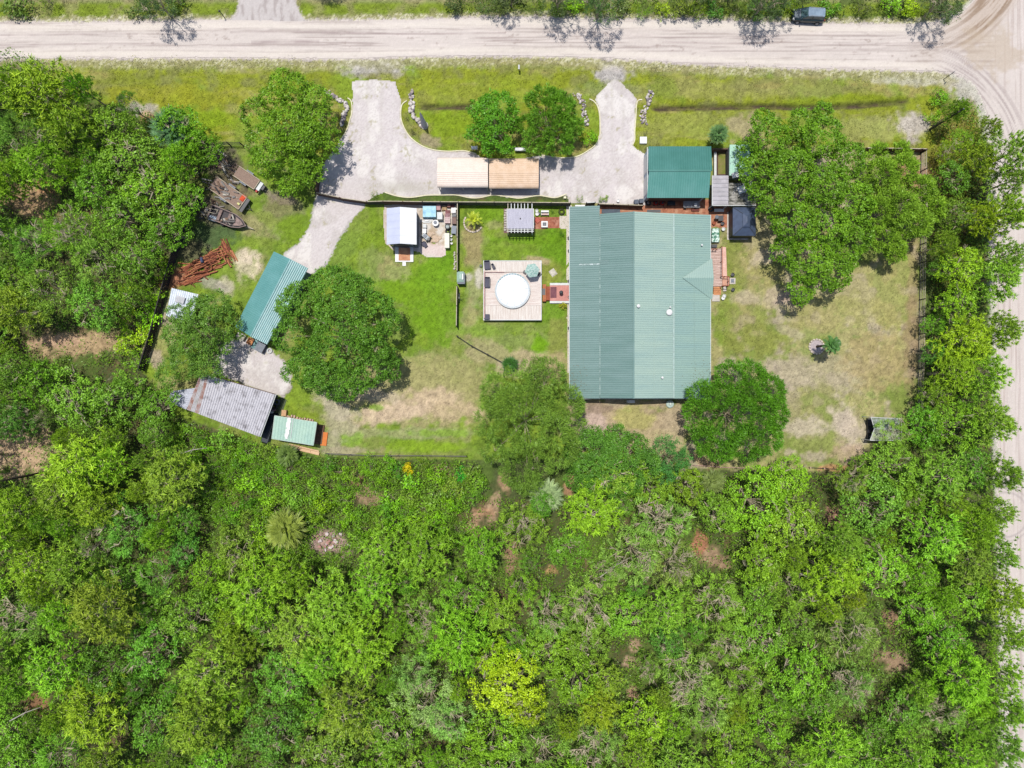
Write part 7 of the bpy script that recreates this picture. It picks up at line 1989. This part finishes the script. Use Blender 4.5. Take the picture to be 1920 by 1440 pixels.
COLN = ["at the left edge", "near the left edge", "well left", "left of centre", "a little left", "at centre left", "at centre right", "a little right", "right of centre", "well right", "near the right edge", "by the side road"]
def ROWN(py_):
    if py_ < 60: return "along the north verge"
    for lim, nm in ((300, "in the north-west wood"), (480, "beside the trailers"), (640, "west of the barn"), (800, "level with the grey shed"), (900, "just behind the yard"), (1000, "in the upper wood"), (1110, "in the upper-middle wood"), (1220, "in the middle wood"), (1330, "in the lower wood")):
        if py_ < lim: return nm if not (py_ < 800 and True) else nm
    return "along the bottom edge"
SPEC = []      # every tree of the wood: px, py, r px, height, species, colour name, colour
def spec(px_, py_, r, h, sp, cn, cc):
    placed.append((px_, py_, r)); SPEC.append((px_, py_, r, h, sp, cn, cc))

# the ones that stand out in the photo
for a in [
    (78, 175, 62, 11, 'pine', 'bright', C(150, 182, 44)), (25, 165, 45, 11, 'pine', 'bright', C(146, 176, 44)), (130, 235, 45, 10, 'pine', 'bright', C(150, 180, 46)), (150, 165, 24, 9, 'pine', 'bright', C(140, 170, 40)),
    (40, 250, 55, 10, 'feathery', 'grey green', C(124, 148, 70)), (70, 310, 48, 9, 'pine', 'bright', C(146, 178, 40)), (20, 330, 36, 9, 'pine', 'bright', C(140, 170, 40)),
    (215, 235, 46, 8, 'oak', 'mid green', C(112, 152, 46)), (240, 300, 62, 8, 'oak', 'mid green', C(118, 156, 48)), (330, 235, 46, 7.5, 'oak', 'bright green', C(112, 160, 36)), (382, 275, 34, 6, 'oak', 'bright green', C(110, 160, 36)), (240, 195, 24, 7, 'feathery', 'olive', C(116, 136, 60)),
    (170, 345, 45, 8, 'oak', 'mid green', C(104, 148, 42)), (285, 365, 62, 8, 'oak', 'vivid green', C(112, 166, 34)), (230, 400, 55, 8, 'oak', 'vivid green', C(112, 164, 34)), (345, 375, 36, 6, 'oak', 'vivid green', C(116, 168, 34)), (310, 430, 44, 7, 'oak', 'mid green', C(104, 154, 40)),
    (130, 430, 52, 8, 'feathery', 'fresh green', C(124, 166, 44)), (180, 485, 52, 8, 'feathery', 'soft green', C(120, 156, 66)), (60, 460, 48, 8, 'feathery', 'soft green', C(124, 156, 72)), (250, 480, 46, 8, 'oak', 'mid green', C(102, 148, 44)), (85, 540, 56, 9, 'feathery', 'soft green', C(114, 154, 68)), (170, 570, 50, 8, 'oak', 'soft green', C(108, 150, 60)), (25, 580, 44, 9, 'pine', 'olive', C(136, 158, 56)), (230, 560, 34, 7, 'oak', 'fresh green', C(120, 164, 44)),
    (60, 720, 46, 8, 'oak', 'vivid green', C(104, 156, 34)), (20, 700, 44, 9, 'oak', 'dark green', C(86, 130, 44)), (130, 745, 60, 8, 'oak', 'mid green', C(104, 146, 50)), (215, 745, 55, 8, 'oak', 'mid green', C(106, 148, 50)), (290, 760, 40, 6, 'oak', 'mid green', C(100, 140, 46)), (20, 790, 40, 8, 'oak', 'dark green', C(76, 126, 54)), (170, 800, 34, 6, 'oak', 'mid green', C(106, 146, 52)),
    (150, 880, 62, 10, 'pine', 'yellow green', C(168, 188, 56)), (205, 870, 40, 9, 'pine', 'yellow green', C(160, 182, 50)), (110, 930, 44, 9, 'pine', 'yellow green', C(160, 180, 54)), (30, 960, 44, 9, 'pine', 'yellow green', C(156, 176, 46)), (180, 950, 42, 9, 'pine', 'yellow green', C(158, 180, 50)),
    (235, 985, 58, 8, 'feathery', 'blue green', C(84, 132, 66)), (180, 1020, 44, 8, 'feathery', 'soft green', C(120, 154, 66)), (340, 985, 34, 6, 'oak', 'dark green', C(76, 128, 56)), (60, 1060, 50, 9, 'pine', 'yellow green', C(158, 176, 50)), (130, 1060, 46, 9, 'pine', 'olive', C(136, 150, 60)),
    (950, 1285, 66, 8, 'oak', 'lemon green', C(184, 206, 26)), (925, 1235, 40, 7, 'oak', 'lemon green', C(176, 200, 30)), (985, 1330, 40, 7, 'oak', 'lemon green', C(180, 204, 30)), (800, 1310, 62, 8, 'feathery', 'silvery green', C(158, 186, 110)), (775, 1270, 44, 8, 'feathery', 'silvery green', C(150, 184, 96)), (840, 1350, 46, 8, 'feathery', 'silvery green', C(150, 180, 104)),
    (620, 1140, 62, 9, 'pine', 'fresh green', C(146, 178, 52)), (560, 1190, 56, 9, 'pine', 'olive', C(150, 160, 72)), (680, 1210, 56, 9, 'pine', 'fresh green', C(144, 172, 50)), (600, 1240, 46, 9, 'pine', 'fresh green', C(150, 182, 50)), (700, 1100, 48, 9, 'pine', 'fresh green', C(144, 178, 44)),
    (1420, 945, 62, 8, 'oak', 'yellow green', C(150, 184, 34)), (1480, 900, 46, 7, 'oak', 'yellow green', C(150, 184, 34)), (1490, 990, 60, 8, 'oak', 'yellow green', C(148, 184, 34)), (1430, 1050, 52, 8, 'oak', 'yellow green', C(152, 186, 34)), (1350, 960, 44, 7, 'oak', 'fresh green', C(126, 168, 40)), (1290, 910, 36, 6, 'oak', 'fresh green', C(136, 170, 44)),
    (1240, 980, 58, 8, 'feathery', 'grey twiggy', C(140, 154, 84)), (1190, 1040, 56, 8, 'feathery', 'grey twiggy', C(144, 158, 90)), (1260, 1060, 46, 8, 'feathery', 'grey twiggy', C(146, 158, 96)), (1290, 1270, 62, 8, 'feathery', 'grey twiggy', C(136, 156, 84)), (1330, 1330, 50, 8, 'feathery', 'grey twiggy', C(134, 154, 84)), (1120, 1400, 56, 8, 'feathery', 'grey twiggy', C(132, 150, 90)), (1600, 1290, 46, 8, 'feathery', 'grey twiggy', C(138, 154, 90)), (1640, 950, 62, 8, 'oak', 'soft green', C(124, 158, 64)), (1680, 880, 52, 8, 'oak', 'mid green', C(120, 158, 50)), (1600, 900, 40, 7, 'feathery', 'soft green', C(116, 150, 64)),
    (1835, 300, 34, 8, 'pine', 'olive', C(136, 146, 40)), (1890, 290, 46, 10, 'pine', 'olive', C(126, 140, 56)), (1795, 330, 34, 6, 'oak', 'dark green', C(84, 126, 50)), (1800, 400, 36, 7, 'oak', 'dark green', C(86, 128, 46)), (1850, 410, 34, 8, 'pine', 'yellow green', C(166, 176, 30)), (1890, 400, 40, 9, 'pine', 'olive', C(140, 152, 60)), (1810, 500, 46, 8, 'oak', 'yellow green', C(166, 190, 30)), (1800, 570, 40, 8, 'oak', 'yellow green', C(160, 188, 30)), (1870, 520, 46, 9, 'pine', 'olive', C(152, 168, 60)), (1770, 500, 26, 6, 'oak', 'dark green', C(80, 126, 46)),
    (1888, 480, 34, 9, 'pine', 'olive', C(140, 156, 60)), (1885, 890, 30, 9, 'pine', 'olive', C(134, 156, 56)), (1872, 960, 30, 8, 'pine', 'olive', C(130, 152, 52)), (1876, 1040, 34, 9, 'pine', 'olive', C(138, 160, 56)), (1886, 1120, 38, 9, 'pine', 'yellow green', C(146, 168, 50)), (1888, 1190, 36, 9, 'pine', 'olive', C(134, 156, 52)), (1880, 1260, 38, 9, 'pine', 'olive', C(136, 158, 54)), (1888, 1330, 36, 9, 'pine', 'yellow green', C(146, 166, 48)), (1882, 1400, 38, 9, 'pine', 'olive', C(138, 160, 56)), (1894, 340, 34, 9, 'pine', 'olive', C(130, 144, 60)),
    (1815, 640, 48, 8, 'pine', 'yellow green', C(164, 188, 30)), (1790, 700, 42, 8, 'pine', 'yellow green', C(160, 184, 34)), (1850, 700, 44, 9, 'pine', 'olive', C(146, 166, 44)), (1755, 660, 24, 6, 'oak', 'dark green', C(76, 130, 50)), (1760, 740, 32, 6, 'oak', 'vivid green', C(108, 156, 44)), (1740, 800, 40, 6, 'oak', 'vivid green', C(110, 158, 44)), (1800, 800, 48, 8, 'oak', 'fresh green', C(122, 164, 40)), (1860, 790, 44, 9, 'pine', 'olive', C(140, 164, 50)), (1682, 812, 36, 5, 'feathery', 'soft green', C(124, 158, 66)), (1880, 620, 34, 9, 'pine', 'olive', C(140, 160, 66)), (1855, 240, 22, 6, 'pine', 'olive', C(126, 138, 50)), (1800, 265, 26, 4, 'feathery', 'ochre green', C(150, 150, 44)), (1778, 285, 22, 4, 'feathery', 'ochre green', C(154, 150, 40)),
]: spec(*a)
# bright low growth along the western fence
for k, (x_, y_) in enumerate(((300, 505), (285, 550), (272, 590), (262, 630), (250, 675), (240, 560), (240, 610), (232, 650))):
    SPEC.append((x_, y_, 20 + (k % 3) * 3, 2.2, 'shrub', 'lime', C(166, 200, 24) if k % 2 else C(146, 196, 30))); placed.append((x_, y_, 14))
# north side of the road: low bushes and, farther north, the trees that shade the road
for k, (x_, y_, r_, cc) in enumerate(((30, 0, 30, C(90, 120, 40)), (85, -6, 22, C(110, 140, 40)), (250, 8, 22, C(100, 122, 50)), (285, 2, 26, C(100, 126, 50)), (330, -4, 24, C(110, 136, 46)), (850, 6, 16, C(80, 96, 50)), (915, 8, 22, C(96, 116, 60)), (960, 2, 26, C(110, 126, 70)), (1005, 10, 18, C(104, 132, 40)), (1075, 0, 20, C(150, 190, 34)), (1045, 14, 16, C(110, 140, 40)), (1120, 12, 20, C(90, 130, 36)), (1160, 8, 22, C(100, 120, 60)), (1205, 16, 18, C(120, 160, 34)), (1240, 18, 16, C(140, 176, 30)), (1275, 14, 18, C(110, 136, 44)), (1310, 16, 18, C(140, 168, 34)), (1345, 10, 20, C(84, 124, 40)), (1385, 14, 18, C(120, 144, 60)), (1425, 14, 20, C(90, 130, 40)), (1455, 12, 16, C(80, 110, 40)), (1488, 8, 14, C(166, 196, 30)), (1560, 6, 20, C(96, 150, 34)), (1620, 10, 18, C(96, 116, 56)), (1670, 6, 20, C(120, 170, 30)), (1710, 10, 18, C(150, 184, 26)), (1745, 18, 14, C(130, 160, 40)), (1785, 6, 22, C(84, 104, 60)), (1755, -10, 24, C(90, 110, 60)))):
    SPEC.append((x_, y_, r_, 2.0, 'shrub', 'roadside', cc)); placed.append((x_, y_, r_))
for (x_, y_, r_, h_) in ((285, -8, 42, 7), (1050, -22, 38, 8), (1130, -14, 46, 8.5), (945, -24, 30, 6.5), (1442, -14, 44, 8), (1500, -36, 34, 8), (1775, -6, 42, 7), (600, -60, 30, 6), (1320, -40, 34, 7), (1380, -40, 32, 6)):
    spec(x_, y_, r_, h_, 'feathery', 'dark', C(84, 104, 60))

for k, (x_, y_, r_, cc) in enumerate(((884, 878, 18, C(120, 158, 50)), (892, 905, 20, C(112, 150, 44)), (880, 935, 18, C(120, 170, 40)), (905, 925, 14, C(104, 146, 44)), (868, 900, 18, C(124, 160, 50)), (862, 888, 14, C(70, 176, 50)), (764, 880, 11, C(226, 206, 30)), (748, 882, 18, C(92, 166, 40)), (725, 870, 16, C(120, 176, 40)), (790, 872, 16, C(130, 160, 50)))):
    SPEC.append((x_, y_, r_, 2.2, 'shrub', ('yellow' if cc[0] > cc[1] else 'leafy'), cc)); placed.append((x_, y_, r_))
# fill the rest
reg = lambda x, y: fbm(np.array([x / 170.]), np.array([y / 170.]), 401)[0]
def choose(x, y):
    n = vnoise(np.array([x / 130.]), np.array([y / 130.]), 402)[0]; n2 = vnoise(np.array([x / 95.]), np.array([y / 95.]), 403)[0]
    r = rgt.random()
    pine = .55 if x < 240 and y > 820 else (.6 if x > 1700 else .16 + .35 * (n > .62))
    if r < pine:
        return ('pine',) + rgt.choice((('yellow green', C(158, 180, 46)), ('olive', C(136, 152, 56)), ('fresh green', C(140, 176, 44))))
    fe = .12 + .3 * (n2 > .62)
    if rgt.random() < fe:
        return ('feathery',) + rgt.choice((('soft green', C(120, 156, 60)), ('grey twiggy', C(132, 152, 76)), ('fresh green', C(130, 170, 46))))
    if n > .6: return ('oak',) + rgt.choice((('bright green', C(134, 180, 34)), ('lime green', C(148, 188, 34)), ('fresh green', C(120, 170, 38))))
    if n > .42: return ('oak',) + rgt.choice((('mid green', C(110, 158, 42)), ('fresh green', C(122, 166, 40)), ('olive', C(128, 148, 56))))
    return ('oak',) + rgt.choice((('dark green', C(90, 138, 46)), ('blue green', C(84, 136, 62)), ('mid green', C(106, 152, 46))))
for r_lo, r_hi, tries, kk in ((44, 62, 2600, .72), (30, 44, 3600, .7), (20, 28, 3600, .72)):
    for _ in range(tries):
        x_, y_ = rgt.uniform(-60, 1925), rgt.uniform(120, 1500); r_ = rgt.uniform(r_lo, r_hi)
        s_ = ssdf(FOREST, x_, y_)
        if s_ > -r_ * .62: continue
        if not okay(x_, y_, r_, kk): continue
        if ssdf(BRUSH, x_, y_) < 8: continue
        sp_, cn_, cc_ = choose(x_, y_)
        h_ = {'pine': rgt.uniform(8, 11), 'oak': rgt.uniform(5.5, 8.5), 'feathery': rgt.uniform(6, 8.5)}[sp_] * (.6 + .4 * r_ / 50)
        spec(x_, y_, r_, h_, sp_, cn_, cc_)
for _ in range(5000):
    x_, y_ = rgt.uniform(290, 910), rgt.uniform(770, 1065); r_ = rgt.uniform(13, 27)
    if ssdf(BRUSH, x_, y_) > -r_ * .55 or not okay(x_, y_, r_, .68): continue
    cn_, cc_ = rgt.choice((('lime', C(140, 190, 34)), ('fresh', C(120, 176, 36)), ('lime', C(134, 180, 40)), ('olive', C(130, 156, 60)), ('deep', C(92, 146, 44))))
    spec(x_, y_, r_, rgt.uniform(1.6, 3.2), 'shrub', cn_, cc_)

SPN = {'pine': ("pine_tree", "pine"), 'oak': ("oak_tree", "oak"), 'feathery': ("feathery_tree", "feathery tree"), 'shrub': ("shrub", "shrub")}
keyed = {}
for i, a in enumerate(SPEC):
    px_, py_, r_, h_, sp_, cn_, cc_ = a
    size = "small" if r_ < 30 else ("mid-sized" if r_ < 44 else "large")
    if sp_ == 'shrub': size = "small" if r_ < 17 else "low"
    c_i = min(11, max(0, int(px_ // 160)))
    keyed.setdefault("%s %s %s %s, %s" % (size, cn_, SPN[sp_][1], ROWN(py_) if not (sp_ == 'shrub' and 760 < py_ < 1070) else ("in the brush behind the sheds" if py_ < 900 else "in the lower part of the brush"), COLN[c_i]), []).append(i)
ORD = ["first", "second", "third", "fourth", "fifth", "sixth", "seventh", "eighth", "ninth", "tenth", "eleventh", "twelfth"]
LAB = {}
for key, ids in keyed.items():
    if len(ids) == 1: LAB[ids[0]] = key
    else:
        ids.sort(key=lambda j: SPEC[j][0])
        for q_, j in enumerate(ids): LAB[j] = key + ", " + (("left", "right")[q_] + " one" if len(ids) == 2 else ORD[min(q_, 11)] + " from left")
for i, (px_, py_, r_, h_, sp_, cn_, cc_) in enumerate(SPEC):
    pool = {'pine': PINES, 'oak': OAKS, 'feathery': FEATH, 'shrub': SHRUBS}[sp_]
    if cn_ == 'grey twiggy': c_, t_, R_ = FEATH[(0, 2, 3)[i % 3]]
    else: c_, t_, R_ = pool[i % len(pool)] if sp_ != 'feathery' else FEATH[(1, 4, 0)[i % 3]]
    H0 = {'pine': 10.0, 'oak': 7.0, 'feathery': 7.0, 'shrub': 1.9}[sp_]
    k = r_ * S * (H - h_ * .7) / H / R_ * (1.12 if sp_ == 'pine' else 1.05)
    x, y = W(px_, py_, h_ * .75)
    j = rgt.uniform(.92, 1.08)
    if py_ > 120 and sp_ != 'shrub':
        mixk = .6; base_ = C(116, 160, 44) if (px_ + py_ * .7) % 7 < 5 else C(104, 150, 46)
        if 'lemon' in cn_: mixk = .3
        if 'silvery' in cn_: mixk = .35
        cc_ = tuple(u * (1 - mixk) + w * mixk for u, w in zip(cc_, base_))
    elif sp_ == 'shrub' and py_ > 400 and cn_ not in ('yellow', 'leafy'): cc_ = tuple(u * .6 + w * .4 for u, w in zip(cc_, C(116, 166, 40)))
    cc = tuple(v * rgt.uniform(.88, 1.1) * {'pine': 1.3, 'feathery': 1.35, 'oak': 1.05, 'shrub': 1.05}[sp_] for v in cc_)
    nm, ct = SPN[sp_]
    make_tree(nm, LAB[i], "tree" if sp_ != 'shrub' else "shrub", x, y, c_, t_, cc, rot=rgt.uniform(0, 6.28), sc=(k * j, k / j, h_ / H0), group={'pine': "pines of the wood", 'oak': "oaks of the wood", 'feathery': "feathery trees of the wood", 'shrub': "shrubs of the wood and verge"}[sp_])
print("TREES", len(SPEC))

# bare leaning trunk in the western clearing, pale limbs lying in the wood
th = thing("dead_pine", "bare dark leaning pine trunk beside the sandy clearing at the left edge", "dead tree", W(86, 885))
x, y = W(86, 885)
MB().tube((x, y, -.1), (x - .15, y - .1, 8.8), .2, .09, 8).build("trunk", mat_bark_d, th)
MB().tube((x - .12, y, 6.5), (x + .8, y + .3, 7.4), .05, .02, 5).build("limb", mat_bark_d, th)
th = thing("dead_pine", "thin bare pine trunk leaning over the clearing in the upper left wood", "dead tree", W(36, 372)); x, y = W(36, 372)
MB().tube((x, y, -.1), (x - .1, y + .1, 8.0), .14, .06, 8).build("trunk", mat_bark_d, th)
for k, (ax_, ay_, bx_, by_, z_) in enumerate(((335, 852, 388, 840, 3.2), (18, 1352, 76, 1326, 5), (1752, 1244, 1804, 1272, 3), (1125, 1082, 1182, 1045, 5), (665, 1335, 700, 1352, 4), (1500, 1075, 1600, 1130, 5))):
    mb = MB(); p, q = W3(ax_, ay_, z_), W3(bx_, by_, z_ + .3)
    m = tuple((p[i] + q[i]) / 2 + (.2 if i == 1 else 0) for i in range(3))
    mb.tube(p, m, .09, .07, 6); mb.tube(m, q, .07, .03, 6); mb.tube(m, (m[0] + .5, m[1] + .7, m[2] + .2), .04, .015, 4); mb.tube(m, (m[0] - .4, m[1] - .6, m[2] + .1), .04, .015, 4)
    tag(mb.build("bare_branch", M("silver_branch", C(196, 190, 176), C(150, 142, 130))), "silvery bare branch over the wood %s" % ("just below the grey shed", "at the lower left edge", "at the lower right", "below the back fence, at centre", "at the lower middle", "right of the red clearing")[k], "branch")

# ------------------------------------------------------------------ undergrowth under the trees, and weeds
rng = np.random.RandomState(55)
def scatter(name, poly, dens, size, zmax, cols, seed, k=6, asp=.45, spread=.3, extra=None):
    rng = np.random.RandomState(seed)
    xs = [p[0] for p in poly]; ys = [p[1] for p in poly]
    A = (max(xs) - min(xs)) * (max(ys) - min(ys)) * S * S
    n = int(A * dens)
    px_ = rng.uniform(min(xs), max(xs), n); py_ = rng.uniform(min(ys), max(ys), n)
    d = sdf(poly, px_, py_)
    keep = (d < -3) & (fbm(px_ / 24, py_ / 24, seed) > .36)
    for (x, y, q) in (CLEAR if extra is None else extra):
        keep &= ((px_ - x) ** 2 + (py_ - y) ** 2 > (q * .8) ** 2) | (rng.rand(n) < .22)
    px_, py_ = px_[keep], py_[keep]; n = len(px_)
    X, Y = (px_ - 960) * S, (720 - py_) * S
    Z = zmax * rng.rand(n) ** 1.5 * (0.4 + fbm(px_ / 18, py_ / 18, seed + 3))
    cen = np.repeat(np.stack([X, Y, Z], 1), k, 0) + rng.randn(n * k, 3) * spread * np.array([1, 1, .5])
    cen[:, 2] = np.abs(cen[:, 2]) + .03
    nor = unit(rng.randn(n * k, 3) * .6 + np.array([0, 0, .8]))
    V, F = leaf_quads(cen, nor, size, asp, rng)
    lv = np.clip(.45 + np.repeat(rng.randn(n) * .15, k) + rng.randn(n * k) * .1, 0, 1)
    me = mesh_np(name, V, F, mat_leaf, lv=np.repeat(lv, 4))
    o = bpy.data.objects.new(name, me); col.objects.link(o); o.color = (*cols, 1)
    return tag(o, kind='stuff')
FR = [(max(min(x, 1990), -80), max(min(y, 1560), 60)) for x, y in FOREST]
tag(scatter("undergrowth", FR, 5.0, .15, 2.2, C(118, 162, 44), 61), "mixed green undergrowth filling the gaps under the wood")
tag(scatter("brushwood", BRUSH, 8.0, .13, 1.6, C(128, 178, 44), 62, k=7), "bright low brush behind the sheds and back fence")
tag(scatter("weeds", [(1735, 250), (1760, 205), (1800, 185), (1835, 215), (1850, 300), (1850, 560), (1742, 560)], 5.0, .12, .5, C(150, 148, 50), 63, extra=[]), "ochre green weeds between paddock fence and side road")
tag(scatter("verge_weeds", [(840, -30), (1800, -30), (1760, 34), (1470, 36), (960, 26), (840, 30)], 4.0, .13, .7, C(110, 140, 40), 64, extra=[]), "low weeds along the north verge")
tag(scatter("pale_weeds", [(-60, 108), (640, 110), (640, 128), (-60, 128)], 3.0, .09, .12, C(190, 186, 130), 65, extra=[], k=4), "dry pale weeds along the south-west road edge")
tag(scatter("pale_weeds", [(1170, 114), (1760, 134), (1800, 150), (1740, 156), (1170, 132)], 3.0, .09, .12, C(200, 196, 150), 66, extra=[], k=4), "dry pale weeds along the south-east road edge")
